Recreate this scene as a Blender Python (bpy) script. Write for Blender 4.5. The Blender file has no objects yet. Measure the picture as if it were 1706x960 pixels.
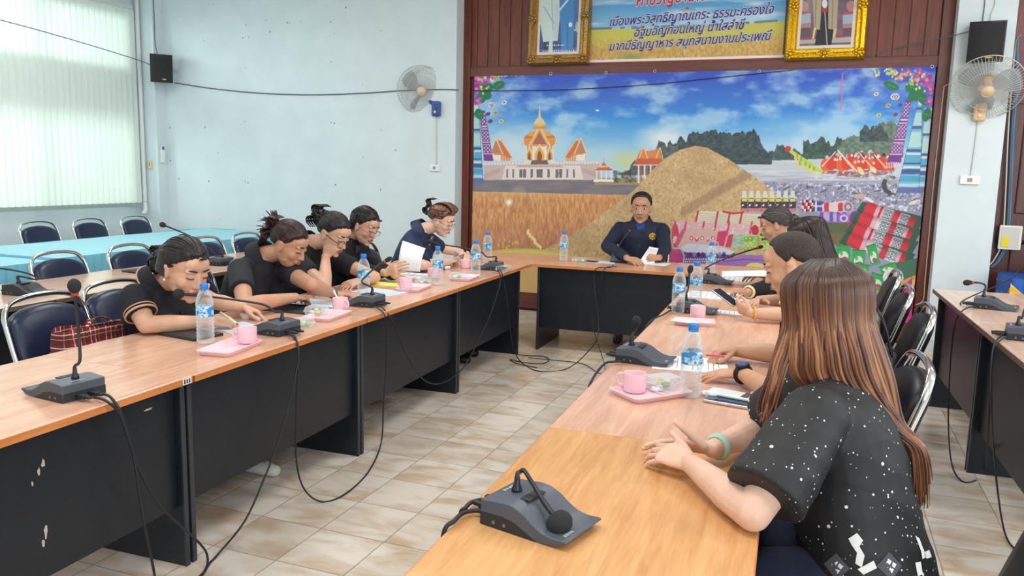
import bpy, bmesh, math, random
import numpy as np
from mathutils import Vector, Matrix, Euler, Quaternion
S=bpy.context.scene
COL=S.collection
R=math.radians
# ---------------------------------------------------------------- camera
CAMH=1.53; FPX=1332.0; PITCH=0.146556; ROLL=0.0234; YAWT=0.333454; DA=0.030
_fw0=Vector((0,math.cos(PITCH),-math.sin(PITCH))); _up0=Vector((0,math.sin(PITCH),math.cos(PITCH))); _rt0=Vector((1,0,0))
_r=math.cos(ROLL)*_rt0+math.sin(ROLL)*_up0; _u=-math.sin(ROLL)*_rt0+math.cos(ROLL)*_up0
_Z=Matrix.Rotation(YAWT,3,'Z')
CR,CU,CF=_Z@_r,_Z@_u,_Z@_fw0
cd=bpy.data.cameras.new('camera'); cam=bpy.data.objects.new('camera',cd); COL.objects.link(cam)
cd.sensor_fit='HORIZONTAL'; cd.sensor_width=36.0; cd.lens=36.0*FPX/1706.0; cd.clip_start=0.05
m=Matrix((CR,CU,-CF)).transposed().to_4x4(); m.translation=(0,0,CAMH); cam.matrix_world=m
S.camera=cam
def ray(px,py): return ((px-853)*CR-(py-480)*CU)/FPX+CF
def at(px,py,z=0.75):
    d=ray(px,py); return Vector((0,0,CAMH))+d*((z-CAMH)/d.z)
def atdepth(px,py,dep): return Vector((0,0,CAMH))+ray(px,py)*dep
RU=Vector((math.cos(DA),-math.sin(DA),0)); RN=Vector((math.sin(DA),math.cos(DA),0))
def rw(u,n,z): return RU*u+RN*n+Vector((0,0,z))
def onwall(px,py,n):
    d=ray(px,py); t=n/(d@RN); P=Vector((0,0,CAMH))+d*t; return P@RU,P.z
# ---------------------------------------------------------------- world, lights, exposure
S.view_settings.view_transform='Standard'; S.view_settings.look='None'
S.view_settings.exposure=0.1; S.view_settings.gamma=1.0; S.view_settings.use_curve_mapping=False
W=bpy.data.worlds.new('sky'); S.world=W; W.use_nodes=True
bg=W.node_tree.nodes['Background']; bg.inputs[0].default_value=(0.90,0.96,1.0,1); bg.inputs[1].default_value=0.82
def area(name,loc,size,size_y,target,power,col=(1,1,1)):
    l=bpy.data.lights.new(name,'AREA'); l.shape='RECTANGLE'; l.size=size; l.size_y=size_y; l.energy=power; l.color=col
    o=bpy.data.objects.new(name,l); COL.objects.link(o); o.location=loc
    o.rotation_euler=(Vector(target)-Vector(loc)).to_track_quat('-Z','Y').to_euler(); return o
for i,(x,y) in enumerate([(-6.0,2.2),(-6.0,5.6),(-3.2,1.6),(-3.2,5.0),(-0.6,1.2),(-0.6,4.8),(2.2,2.6),(2.2,5.8)]):
    area('ceiling_lamp_light',(x,y,3.62),1.2,0.35,(x,y,0),34,(1,0.98,0.95))
area('window_daylight',rw(-12.5,4.8,3.6),6.0,2.2,rw(-8,4.8,2.0),960,(0.93,0.99,1.0))
area('rear_window_daylight',rw(3.4,-3.2,2.3),3.5,2.2,rw(-1.0,5.0,1.0),130,(0.93,0.97,1.0))
area('side_window_daylight',rw(5.6,3.0,2.2),4.0,2.0,rw(-1.0,4.0,0.4),110,(0.93,0.97,1.0))

# ---------------------------------------------------------------- materials
MATS={}
def nt(name):
    m=bpy.data.materials.new(name); m.use_nodes=True; return m,m.node_tree.nodes,m.node_tree.links,m.node_tree.nodes['Principled BSDF']
def mat(name,col,rough=0.5,metal=0.0,spec=0.5,noise=0.0,nscale=20,bump=0.0,bscale=80,alpha=1.0,trans=0.0,emit=None,estr=0,sheen=0,coat=0,stretch=None,col2=None,ior=1.45,sss=0):
    if name in MATS: return MATS[name]
    m,N,L,b=nt(name)
    b.inputs['Base Color'].default_value=(*col,1); b.inputs['Roughness'].default_value=rough; b.inputs['Metallic'].default_value=metal
    b.inputs['Specular IOR Level'].default_value=spec; b.inputs['IOR'].default_value=ior
    if alpha<1: b.inputs['Alpha'].default_value=alpha
    if trans: b.inputs['Transmission Weight'].default_value=trans
    if coat: b.inputs['Coat Weight'].default_value=coat
    if sheen: b.inputs['Sheen Weight'].default_value=sheen
    if sss: b.inputs['Subsurface Weight'].default_value=sss; b.inputs['Subsurface Radius'].default_value=(0.6,0.25,0.15); b.inputs['Subsurface Scale'].default_value=0.02
    if emit: b.inputs['Emission Color'].default_value=(*emit,1); b.inputs['Emission Strength'].default_value=estr
    if noise or bump or col2:
        tc=N.new('ShaderNodeTexCoord'); mp=N.new('ShaderNodeMapping'); L.new(tc.outputs['Object'],mp.inputs[0])
        if stretch: mp.inputs['Scale'].default_value=stretch
        if noise or col2:
            t=N.new('ShaderNodeTexNoise'); t.inputs['Scale'].default_value=nscale; t.inputs['Detail'].default_value=4; L.new(mp.outputs[0],t.inputs[0])
            cr=N.new('ShaderNodeValToRGB'); c2=col2 or tuple(min(1,c*(1+noise)) for c in col); c1=col if col2 else tuple(c*(1-noise) for c in col)
            cr.color_ramp.elements[0].position=0.35; cr.color_ramp.elements[1].position=0.65
            cr.color_ramp.elements[0].color=(*c1,1); cr.color_ramp.elements[1].color=(*c2,1)
            L.new(t.outputs['Fac'],cr.inputs[0]); L.new(cr.outputs[0],b.inputs['Base Color'])
        if bump:
            t2=N.new('ShaderNodeTexNoise'); t2.inputs['Scale'].default_value=bscale; t2.inputs['Detail'].default_value=3; L.new(mp.outputs[0],t2.inputs[0])
            bp=N.new('ShaderNodeBump'); bp.inputs['Strength'].default_value=bump; bp.inputs['Distance'].default_value=0.01
            L.new(t2.outputs['Fac'],bp.inputs['Height']); L.new(bp.outputs[0],b.inputs['Normal'])
    MATS[name]=m; return m
def wood(name,dark,light,axis=1,rough=0.35,scale=3.0,fine=1.0,coat=0.0,lines=0.25,contrast=1.0):
    if name in MATS: return MATS[name]
    m,N,L,b=nt(name); tc=N.new('ShaderNodeTexCoord'); mp=N.new('ShaderNodeMapping'); L.new(tc.outputs['Object'],mp.inputs[0])
    sc=[9,9,9]; sc[axis]=0.9; mp.inputs['Scale'].default_value=sc
    n1=N.new('ShaderNodeTexNoise'); n1.inputs['Scale'].default_value=scale; n1.inputs['Detail'].default_value=6; n1.inputs['Distortion'].default_value=1.2; L.new(mp.outputs[0],n1.inputs[0])
    n2=N.new('ShaderNodeTexNoise'); n2.inputs['Scale'].default_value=scale*7*fine; n2.inputs['Detail'].default_value=3; L.new(mp.outputs[0],n2.inputs[0])
    mx=N.new('ShaderNodeMath'); mx.operation='MULTIPLY_ADD'; mx.inputs[1].default_value=lines; L.new(n2.outputs['Fac'],mx.inputs[0]); L.new(n1.outputs['Fac'],mx.inputs[2])
    cr=N.new('ShaderNodeValToRGB'); h=.26/contrast; c=0.5+lines*.5
    cr.color_ramp.elements[0].position=max(0,c-h); cr.color_ramp.elements[1].position=min(1,c+h)
    cr.color_ramp.elements[0].color=(*dark,1); cr.color_ramp.elements[1].color=(*light,1)
    L.new(mx.outputs[0],cr.inputs[0]); L.new(cr.outputs[0],b.inputs['Base Color']); b.inputs['Roughness'].default_value=rough
    if coat: b.inputs['Coat Weight'].default_value=coat
    MATS[name]=m; return m
def srgb(r,g,b):
    f=lambda c:(c/255/12.92 if c<=10.31 else ((c/255+.055)/1.055)**2.4)
    return (f(r),f(g),f(b))
# ---------------------------------------------------------------- object helpers
def tag(o,label=None,cat=None,group=None,kind=None):
    if label: o['label']=label
    if cat: o['category']=cat
    if group: o['group']=group
    if kind: o['kind']=kind
    return o
def thing(name,label,cat,loc=(0,0,0),rz=0,group=None):
    o=bpy.data.objects.new(name,None); COL.objects.link(o); o.location=loc; o.rotation_euler=(0,0,rz); o.empty_display_size=.05
    return tag(o,label,cat,group)
def mk(name,verts,faces,ms,parent=None,smooth=False,loc=None,rz=None,fm=None):
    me=bpy.data.meshes.new(name); me.from_pydata([tuple(v) for v in verts],[],[tuple(f) for f in faces]); me.update()
    if not isinstance(ms,(list,tuple)): ms=[ms]
    for a in ms: me.materials.append(a)
    if fm is not None: me.polygons.foreach_set('material_index',fm)
    if smooth: me.polygons.foreach_set('use_smooth',[True]*len(me.polygons))
    o=bpy.data.objects.new(name,me); COL.objects.link(o)
    if parent: o.parent=parent
    if loc is not None: o.location=loc
    if rz is not None: o.rotation_euler=(0,0,rz)
    return o
class MB:
    """collects shapes of one part"""
    def __init__(s): s.v=[]; s.f=[]; s.m=[]
    def add(s,v,f,mi=0):
        k=len(s.v); s.v+=[Vector(p) for p in v]; s.f+=[tuple(i+k for i in q) for q in f]; s.m+=[mi]*len(f); return s
    def box(s,x0,x1,y0,y1,z0,z1,mi=0,bev=0,M=None):
        if bev<=0:
            v=[(x,y,z) for z in (z0,z1) for y in (y0,y1) for x in (x0,x1)]
            f=[(0,2,3,1),(4,5,7,6),(0,1,5,4),(2,6,7,3),(0,4,6,2),(1,3,7,5)]
        else:
            bm=bmesh.new(); bmesh.ops.create_cube(bm,size=1)
            for q in bm.verts: q.co=Vector(((x0+x1)/2+q.co.x*(x1-x0),(y0+y1)/2+q.co.y*(y1-y0),(z0+z1)/2+q.co.z*(z1-z0)))
            bmesh.ops.bevel(bm,geom=list(bm.edges),offset=bev,segments=2,profile=.5,affect='EDGES')
            bm.verts.index_update(); v=[q.co.copy() for q in bm.verts]; f=[[q.index for q in p.verts] for p in bm.faces]; bm.free()
        if M: v=[M@Vector(p) for p in v]
        return s.add(v,f,mi)
    def lathe(s,prof,n=20,mi=0,M=None,cap=True):
        v=[];f=[]
        for r,z in prof:
            for i in range(n): a=2*math.pi*i/n; v.append(Vector((r*math.cos(a),r*math.sin(a),z)))
        for k in range(len(prof)-1):
            for i in range(n): j=(i+1)%n; f.append((k*n+i,k*n+j,(k+1)*n+j,(k+1)*n+i))
        if cap: f.append(tuple(range(n))[::-1]); f.append(tuple((len(prof)-1)*n+i for i in range(n)))
        if M: v=[M@p for p in v]
        return s.add(v,f,mi)
    def tube(s,pts,r,n=8,mi=0,cap=True,flat=None,M=None,closed=False):
        P=[Vector(p) for p in pts]; rr=r if isinstance(r,(list,tuple)) else [r]*len(P)
        v=[];f=[];prev=None
        for k,p in enumerate(P):
            t=(P[(k+1)%len(P)]-P[k-1]) if closed else (P[min(k+1,len(P)-1)]-P[max(k-1,0)])
            t=t.normalized() if t.length>1e-9 else Vector((0,0,1))
            if prev is None:
                a=Vector((0,0,1)) if abs(t.z)<.9 else Vector((1,0,0)); prev=(a-t*(a@t)).normalized()
            else:
                q=prev-t*(prev@t); prev=q.normalized() if q.length>1e-6 else prev
            b=t.cross(prev)
            for i in range(n):
                a=2*math.pi*i/n; v.append(p+prev*(math.cos(a)*rr[k]*(flat or 1))+b*(math.sin(a)*rr[k]))
        K=len(P)
        for k in range(K if closed else K-1):
            for i in range(n): j=(i+1)%n; k2=(k+1)%K; f.append((k*n+i,k*n+j,k2*n+j,k2*n+i))
        if cap and not closed: f.append(tuple(range(n))[::-1]); f.append(tuple((K-1)*n+i for i in range(n)))
        if M: v=[M@p for p in v]
        return s.add(v,f,mi)
    def ell(s,c,r,nu=16,nv=10,mi=0,M=None):
        v=[];f=[]; c=Vector(c)
        for j in range(nv+1):
            th=math.pi*j/nv
            for i in range(nu): a=2*math.pi*i/nu; v.append(Vector((r[0]*math.sin(th)*math.cos(a),r[1]*math.sin(th)*math.sin(a),r[2]*math.cos(th))))
        for j in range(nv):
            for i in range(nu): k=(i+1)%nu; f.append((j*nu+i,(j+1)*nu+i,(j+1)*nu+k,j*nu+k))
        v=[(M@p if M else p)+c for p in v]
        return s.add(v,f,mi)
    def prism(s,poly,z0,z1,mi=0,M=None):
        n=len(poly); v=[Vector((x,y,z0)) for x,y in poly]+[Vector((x,y,z1)) for x,y in poly]
        f=[tuple(range(n))[::-1],tuple(range(n,2*n))]+[(i,(i+1)%n,n+(i+1)%n,n+i) for i in range(n)]
        if M: v=[M@p for p in v]
        return s.add(v,f,mi)
    def build(s,name,ms,parent=None,smooth=False,loc=None,rz=None):
        return mk(name,s.v,s.f,ms,parent,smooth,loc,rz,s.m)
def catmull(P,n=6,closed=False):
    P=[Vector(p) for p in P]; out=[]; K=len(P)
    for i in range(K if closed else K-1):
        if closed: a,b,c,d=P[i-1],P[i],P[(i+1)%K],P[(i+2)%K]
        else: a,b,c,d=P[max(i-1,0)],P[i],P[i+1],P[min(i+2,K-1)]
        for k in range(n):
            t=k/n; out.append(.5*((2*b)+(c-a)*t+(2*a-5*b+4*c-d)*t*t+(3*b-a-3*c+d)*t**3))
    if not closed: out.append(P[-1])
    return out
def copy_tree(o,parent=None):
    c=o.copy(); COL.objects.link(c)
    if parent: c.parent=parent
    for ch in [q for q in o.children]: copy_tree(ch,c)
    return c
def autosmooth(o,ang=40):
    me=o.data; me.polygons.foreach_set('use_smooth',[True]*len(me.polygons))
    bm=bmesh.new(); bm.from_mesh(me); ca=R(ang)
    for e in bm.edges:
        if len(e.link_faces)==2 and e.calc_face_angle(0)>ca: e.smooth=False
    bm.to_mesh(me); bm.free(); return o
def axes(f,u=None,pos=(0,0,0)):
    """matrix with local +Y = f, local +Z near u"""
    f=Vector(f).normalized(); u=Vector(u or (0,0,1)); x=f.cross(u).normalized(); z=x.cross(f)
    M=Matrix((x,f,z)).transposed().to_4x4(); M.translation=Vector(pos); return M
# ================================================================ setting
M_white=mat('white_plaster',srgb(214,226,229),.75,noise=.03,nscale=3,bump=.06,bscale=60)
M_wood=wood('brown_wood_planks',srgb(88,42,30),srgb(128,68,52),axis=2,rough=.4,contrast=1.0)
M_frame=wood('red_brown_wood',srgb(78,34,22),srgb(122,60,40),axis=2,rough=.3)
M_beam=wood('brown_beam_wood',srgb(88,46,38),srgb(116,66,54),axis=0,rough=.4)
NW=8.22; NF=7.99; CEIL=3.7
def room(o,u=0,n=0,z=0,extra=0): o.location=rw(u,n,z); o.rotation_euler=(0,0,-DA+extra); return o
# floor with square tiles
def floor_mat():
    m,N,L,b=nt('beige_floor_tiles'); tc=N.new('ShaderNodeTexCoord'); mp=N.new('ShaderNodeMapping'); L.new(tc.outputs['Object'],mp.inputs[0])
    mp.inputs['Location'].default_value=(0.05,0.02,0)
    br=N.new('ShaderNodeTexBrick'); br.offset=0; br.inputs['Scale'].default_value=1; br.inputs['Brick Width'].default_value=.305; br.inputs['Row Height'].default_value=.305
    br.inputs['Mortar Size'].default_value=.0035; br.inputs['Mortar Smooth'].default_value=.3; br.inputs['Bias'].default_value=-.05
    br.inputs['Color1'].default_value=(*srgb(214,205,192),1); br.inputs['Color2'].default_value=(*srgb(230,224,214),1); br.inputs['Mortar'].default_value=(*srgb(172,166,156),1)
    L.new(mp.outputs[0],br.inputs[0])
    # cloudy brown drift, different in every tile
    sn=N.new('ShaderNodeVectorMath'); sn.operation='SNAP'; sn.inputs[1].default_value=(.305,.305,1); L.new(mp.outputs[0],sn.inputs[0])
    wn=N.new('ShaderNodeTexWhiteNoise'); L.new(sn.outputs[0],wn.inputs[0])
    ad=N.new('ShaderNodeVectorMath'); ad.operation='MULTIPLY_ADD'; ad.inputs[1].default_value=(30,30,30); L.new(wn.outputs['Color'],ad.inputs[0]); L.new(mp.outputs[0],ad.inputs[2])
    mp2=N.new('ShaderNodeMapping'); mp2.inputs['Scale'].default_value=(1.4,3.2,1); L.new(ad.outputs[0],mp2.inputs[0])
    no=N.new('ShaderNodeTexNoise'); no.inputs['Scale'].default_value=2.6; no.inputs['Detail'].default_value=4; no.inputs['Distortion'].default_value=.6; L.new(mp2.outputs[0],no.inputs[0])
    cr=N.new('ShaderNodeValToRGB'); cr.color_ramp.elements[0].position=.42; cr.color_ramp.elements[0].color=(1,1,1,1); cr.color_ramp.elements[1].position=.72; cr.color_ramp.elements[1].color=(*srgb(218,196,168),1)
    L.new(no.outputs['Fac'],cr.inputs[0])
    mx=N.new('ShaderNodeMix'); mx.data_type='RGBA'; mx.blend_type='MULTIPLY'; mx.inputs['Factor'].default_value=.95; L.new(br.outputs[0],mx.inputs['A']); L.new(cr.outputs[0],mx.inputs['B'])
    L.new(mx.outputs['Result'],b.inputs['Base Color']); b.inputs['Roughness'].default_value=.28; b.inputs['Specular IOR Level'].default_value=.4
    bp=N.new('ShaderNodeBump'); bp.invert=True; bp.inputs['Strength'].default_value=.25; bp.inputs['Distance'].default_value=.004; L.new(br.outputs['Fac'],bp.inputs['Height']); L.new(bp.outputs[0],b.inputs['Normal'])
    return m
fl=MB().box(-9,5.5,-3.5,9,-.1,0).build('floor',floor_mat()); room(fl); tag(fl,kind='structure')
ce=MB().box(-9,5.5,-3.5,9,CEIL,CEIL+.1).build('ceiling',mat('ceiling_white',srgb(232,234,232),.8)); room(ce); tag(ce,kind='structure')
# back wall (brown plank panel, grooves modelled)
b=MB(); b.box(-3.9,5.5,NW,NW+.15,0,CEIL)
b_=b.build('wall_back',M_wood); room(b_); tag(b_,kind='structure')
pl=MB(); x=-3.72
while x<.98: pl.box(x+.004,x+.124,NW-.012,NW+.01,2.60,CEIL-.01,bev=.004); x+=.128
o=pl.build('wall_back_planks',M_wood); room(o); tag(o,kind='structure')
# white wall left of the panel and the column right of it
def speck_wall(name,x0,x1,y0,y1):
    o=MB().box(x0,x1,y0,y1,0,CEIL).build(name,M_white); room(o); return tag(o,kind='structure')
speck_wall('wall_back_white',-8.2,-3.735,NF,NW+.2)
speck_wall('wall_right_column',.985,1.425,NF,NW+.1)
speck_wall('wall_corner_pilaster',-8.2,-7.74,7.835,NF+.01)
# left wall with an opening for the window
WU=-8.0; wz0,wz1=1.0,3.3; wn0,wn1=1.6,7.60; LZ0,LZ1=2.18,2.62
lw=MB(); lw.box(WU-.2,WU,-3.5,wn0,0,CEIL); lw.box(WU-.2,WU,wn1,8.2,0,CEIL); lw.box(WU-.2,WU,wn0,wn1,0,wz0); lw.box(WU-.2,WU,wn0,wn1,wz1,CEIL); lw.box(WU-.45,WU-.08,wn0,wn1,LZ0,LZ1)
o=lw.build('wall_left',M_white); room(o); tag(o,kind='structure')
wf=MB()
for a,bz in ((wz0,LZ0),(LZ1,wz1)):
    for k in range(6):
        y=wn0+(wn1-wn0)*k/5; wf.box(WU-.14,WU-.10,y-.025,y+.025,a,bz)
    wf.box(WU-.14,WU-.10,wn0,wn1,a,a+.05); wf.box(WU-.14,WU-.10,wn0,wn1,bz-.05,bz)
o=wf.build('window_1',mat('window_aluminium',srgb(200,205,205),.4,.6)); room(o); tag(o,kind='structure')
gl=MB(); gl.box(WU-.125,WU-.118,wn0,wn1,wz0,LZ0); gl.box(WU-.125,WU-.118,wn0,wn1,LZ1,wz1)
mg,N,L,bs=nt('window_glass'); tr=N.new('ShaderNodeBsdfTransparent'); tr.inputs[0].default_value=(.93,.98,.98,1); gs=N.new('ShaderNodeBsdfGlossy'); gs.inputs['Roughness'].default_value=.02; ms_=N.new('ShaderNodeMixShader'); ms_.inputs[0].default_value=.06
L.new(tr.outputs[0],ms_.inputs[1]); L.new(gs.outputs[0],ms_.inputs[2]); L.new(ms_.outputs[0],N['Material Output'].inputs[0])
g=gl.build('window_glass',mg,o)
# wood frame around the backdrop panel
def trim(name,x0,x1,z0,z1,y0=NW-.05,ms=None,bev=.006):
    o=MB().box(x0,x1,y0,NW+.01,z0,z1,bev=bev).build(name,ms or M_frame); room(o); return tag(o,kind='structure')
trim('trim_1',-3.745,-3.655,.0,CEIL)
trim('trim_2',.885,.99,.0,CEIL)
trim('trim_3',-3.655,.885,2.52,2.625,ms=M_beam)
trim('trim_4',-3.655,.885,.03,.2,ms=M_beam)
bbm=mat('baseboard_grey',srgb(196,202,202),.5)
for nm,x0,x1,y in (('baseboard_left',-7.74,-3.735,NF),('baseboard_right',.985,1.425,NF)):
    o=MB().box(x0,x1,y-.012,y,0,.1).build(nm,bbm); room(o); tag(o,kind='structure')
# right-hand wood wall beyond the column: a panelled door
d=MB(); d.box(1.43,1.49,NW-.06,NW+.02,0,2.2); d.box(1.43,2.7,NW-.06,NW+.02,2.2,2.3)
d.box(1.49,2.6,NW-.03,NW+.02,0,2.2); d.box(1.60,2.5,NW-.045,NW,1.25,2.05,bev=.012); d.box(1.60,2.5,NW-.045,NW,.25,1.1,bev=.012)
o=d.build('door_1',wood('door_wood',srgb(62,30,22),srgb(98,52,40),axis=2,rough=.35)); room(o); tag(o,kind='structure')

# wall stains: small marks on the white wall
rnd=random.Random(4); sp=MB()
marks=[(356,7),(410,42),(405,63),(414,62),(340,68),(409,113),(342,212),(408,203),(408,213),(283,213),(363,255),(348,302),(409,303),(450,53),(500,36),(551,37),(557,56),(635,51),(604,141),(551,103),(557,205),(552,204),(636,217),(659,250),(605,262),(559,308),(634,316),(367,365),(413,305),(284,268),(298,298),(483,39),(479,38),(443,34),(576,13)]
for (px,py) in marks:
    u,z=onwall(px,py,NF); s=rnd.uniform(.004,.011); k=rnd.randint(5,7)
    sp.prism([(s*rnd.uniform(.5,1.2)*math.cos(2*math.pi*i/k)*.7,s*rnd.uniform(.6,1.3)*math.sin(2*math.pi*i/k)*1.2) for i in range(k)],0,.0025,M=Matrix.Translation((u,NF,z))@Matrix.Rotation(R(90),4,'X'))
o=sp.build('wall_back_marks',mat('wall_chip',srgb(110,112,112),.9)); room(o); tag(o,kind='structure')

# ---------------------------------------------------------------- vertical blind
def blind():
    t=thing('vertical_blind','white vertical blind glowing with daylight over the tall left window','blind',rw(0,0,0),-DA)
    m,N,L,b=nt('blind_fabric'); tl=N.new('ShaderNodeBsdfTranslucent'); df=N.new('ShaderNodeBsdfDiffuse'); ms=N.new('ShaderNodeMixShader')
    tl.inputs[0].default_value=(*srgb(232,240,226),1); df.inputs[0].default_value=(*srgb(225,232,226),1); ms.inputs[0].default_value=.62
    L.new(tl.outputs[0],ms.inputs[1]); L.new(df.outputs[0],ms.inputs[2]); L.new(ms.outputs[0],N['Material Output'].inputs[0]); ms.inputs[0].default_value=.80
    U=-7.93; z0,z1=.975,3.36; n1=7.70; pitch=.080; w=.104
    vm=MB(); wm=MB(); hm=MB(); n=n1-.03; k=0
    while n>1.6:
        a=R(28+5*math.sin(k*1.7)); c,s=math.cos(a),math.sin(a)
        pts=[]
        for q in range(5):
            tt=(q-2)/4*w; bow=.006*(1-(2*tt/w)**2); pts.append((U+tt*s+bow*c, n+tt*c-bow*s))
        v=[(x,y,z) for z in (z0+.045,z1-.03) for x,y in pts]; f=[(i,i+1,6+i,5+i) for i in range(4)]
        vm.add(v,f)
        M=Matrix.Translation((U,n,0))@Matrix.Rotation(-a,4,'Z'); wm.box(-.003,.003,-w/2,w/2,z0,z0+.05,M=M)
        n-=pitch; k+=1
    hm.box(U-.03,U+.03,1.55,n1,z1-.03,z1+.03,bev=.004)
    hm.build('headrail',mat('rail_white',srgb(205,212,210),.4),t); vm.build('vanes',m,t,True); wm.build('bottom_weights',mat('blind_weight',srgb(150,165,160),.6),t)
blind()
# white conduit pipe beside the blind, with a bent foot
P=catmull([rw(-7.93,7.79,3.6),rw(-7.93,7.79,2.2),rw(-7.93,7.79,1.15),rw(-7.92,7.78,1.0),rw(-7.86,7.72,.92),rw(-7.8,7.64,.90)],5)
tag(MB().tube(P,.026,12).build('conduit_pipe',mat('pvc_white',srgb(226,230,228),.4),smooth=True),'white plastic pipe running down beside the vertical blind','pipe')
# ================================================================ tables
M_top=wood('beech_laminate',srgb(204,154,126),srgb(228,187,160),axis=1,rough=.2,scale=2.2,lines=.3)
M_top2=wood('honey_laminate',srgb(198,142,88),srgb(226,176,120),axis=1,rough=.22,scale=2.0,lines=.35,contrast=1.2)
M_topx=wood('beech_laminate_across',srgb(204,148,114),srgb(228,180,146),axis=0,rough=.22,scale=2.2,lines=.3)
M_topg=wood('pale_laminate',srgb(198,166,146),srgb(222,192,172),axis=1,rough=.2,scale=2.2,lines=.3)
M_edge=wood('orange_edge_band',srgb(188,112,58),srgb(212,138,80),axis=1,rough=.35)
M_edgex=wood('orange_edge_band_across',srgb(188,116,66),srgb(212,142,88),axis=0,rough=.35)
M_edged=wood('dark_edge_band',srgb(90,74,62),srgb(120,100,84),axis=1,rough=.4)
M_blk=mat('black_laminate',srgb(25,31,39),.38,noise=.12,nscale=14,bump=.03,bscale=300)
M_blk2=mat('black_edge_strip',srgb(52,56,62),.35)
M_scuff=mat('bare_chipboard',srgb(190,184,172),.9)
TZ=.75
def top_poly(b,poly,z1,th=.028):
    b.prism(poly,z1-th,z1,0)
def desk(label,x0,x1,y0,y1,side,mt,me,z=TZ,group='black-sided meeting desks',name='meeting_desk',leg=(True,True),scuffs=(),panel=True,zb=.235):
    """side: +1 the panelled side faces +x, -1 faces -x, 'f' faces -y"""
    t=thing(name,label,'desk',((x0+x1)/2,(y0+y1)/2,0),0,group)
    cx,cy=(x0+x1)/2,(y0+y1)/2
    b=MB(); hx,hy=(x1-x0)/2-.0006,(y1-y0)/2-.0006
    b.box(-hx,hx,-hy,hy,z-.0275,z,0,bev=.003)
    o=b.build('desk_top',[mt],t)
    e=MB(); q=.0018
    e.box(-hx-q,hx+q,-hy-q+.001,-hy+.003,z-.026,z-.0025); e.box(-hx-q,hx+q,hy-.003,hy+q-.001,z-.026,z-.0025)
    e.box(-hx-q,-hx+.003,-hy,hy,z-.026,z-.0025); e.box(hx-.003,hx+q,-hy,hy,z-.026,z-.0025)
    e.build('edge_band',[me],t)
    zt=z-.0285
    if side=='f':
        for k,xx in enumerate((-hx+.012,hx-.03)):
            if leg[k]:
                l=MB(); l.box(xx,xx+.018,-hy+.045,hy-.03,0.0,zt,bev=.001); L_=l.build('side_panel',[M_blk],t)
                MB().box(xx-.002,xx+.02,-hy+.038,-hy+.0445,.0,zt).build('edge_strip',[M_blk2],L_)
        p=MB(); p.box(-hx+.031,hx-.031,-hy+.075,-hy+.091,.19,zt); p.build('modesty_panel',[M_blk],t)
    else:
        for k,yy in enumerate((-hy+.008,hy-.026)):
            if leg[k]:
                l=MB(); xa,xb=(-hx+.03,hx-.045) if side>0 else (-hx+.045,hx-.03)
                l.box(xa,xb,yy,yy+.018,0.0,zt,bev=.001); L_=l.build('side_panel',[M_blk],t)
                xf=(hx-.0445,hx-.038) if side>0 else (-hx+.038,-hx+.0445)
                MB().box(*xf,yy-.002,yy+.02,0.0,zt).build('edge_strip',[M_blk2],L_)
        xp=hx-.085 if side>0 else -hx+.069
        p=MB(); p.box(xp,xp+.016,-hy+.0275,hy-.0275,zb,zt)
        pm=p.build('modesty_panel',[M_blk],t)
        if scuffs:
            s=MB(); rr=random.Random(3)
            for (yy,zz,w,h) in scuffs:
                k=9; s.prism([(w*rr.uniform(.3,1)*math.cos(6.283*i/k),h*rr.uniform(.4,1)*math.sin(6.283*i/k)) for i in range(k)],0,.001,M=Matrix.Translation((xp+.0165,yy-cy,zz))@Matrix.Rotation(R(90),4,'Y')@Matrix.Rotation(R(90),4,'Z'))
            s.build('scuff_marks',[M_scuff],pm)
    return t
LX0,LX1=-2.80,-2.05
scf=[(1.752,.605,.009,.020),(1.735,.585,.006,.016),(1.71,.555,.004,.010),(1.745,.385,.008,.028),(1.735,.35,.007,.026),(1.42,.46,.008,.02),(2.18,.655,.03,.006)]
desk('meeting desk at the near left end with scuffed black panel and a lone microphone',LX0,LX1,1.02,2.336,1,M_top,M_edge,scuffs=scf)
desk('meeting desk in front of the woman with the low bun and beige collar edging',LX0,LX1,2.337,3.622,1,M_top,M_edge)
desk('meeting desk in front of the woman with black glasses resting her cheek on her fist',LX0,LX1,3.623,4.934,1,M_top,M_edge)
desk('meeting desk beside the corner, in front of the woman with brown swept-up hair',LX0,LX1,4.935,6.235,1,M_top,M_edge)
# head table and its rounded corner tops
desk('head meeting desk below the backdrop where the man in the navy jacket sits',-2.02,-.62,6.42,7.16,'f',M_topx,M_edgex)
def corner(label,pts,mt,me):
    t=thing('corner_table_top',label,'table top',(0,0,0),0,'corner tops joining the desks')
    MB().prism(pts,TZ-.0275,TZ).build('desk_top',[mt],t)
    c=Vector((sum(p[0] for p in pts)/len(pts),sum(p[1] for p in pts)/len(pts)))
    po=[tuple(Vector(p)+(Vector(p)-c).normalized()*.002) for p in pts]
    MB().prism(po,TZ-.026,TZ-.0025).build('edge_band',[me],t)
    l=MB(); 
    xs=pts[-1][0]
    return t
def arc(cx,cy,r,a0,a1,n): return [(cx+r*math.cos(R(a0+(a1-a0)*i/n)),cy+r*math.sin(R(a0+(a1-a0)*i/n))) for i in range(n+1)]
cl=[(-2.80,6.238),(-2.052,6.238),(-2.051,6.36)]+[(-2.048,6.385),(-2.036,6.41),(-2.023,6.42)]+[(-2.023,7.16)]+arc(-2.4,6.76,.4,90,180,8)
crn=corner('wooden corner top joining the left desks to the head desk',cl,M_topx,M_edgex)
g=MB(); g.box(-2.79,-2.5,6.9,6.918,0,TZ-.0285); g.box(-2.79,-2.775,6.3,6.9,0,TZ-.0285); g.build('support_panel',[M_blk],crn)
RX0,RX1=-.66,-.02
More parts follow.
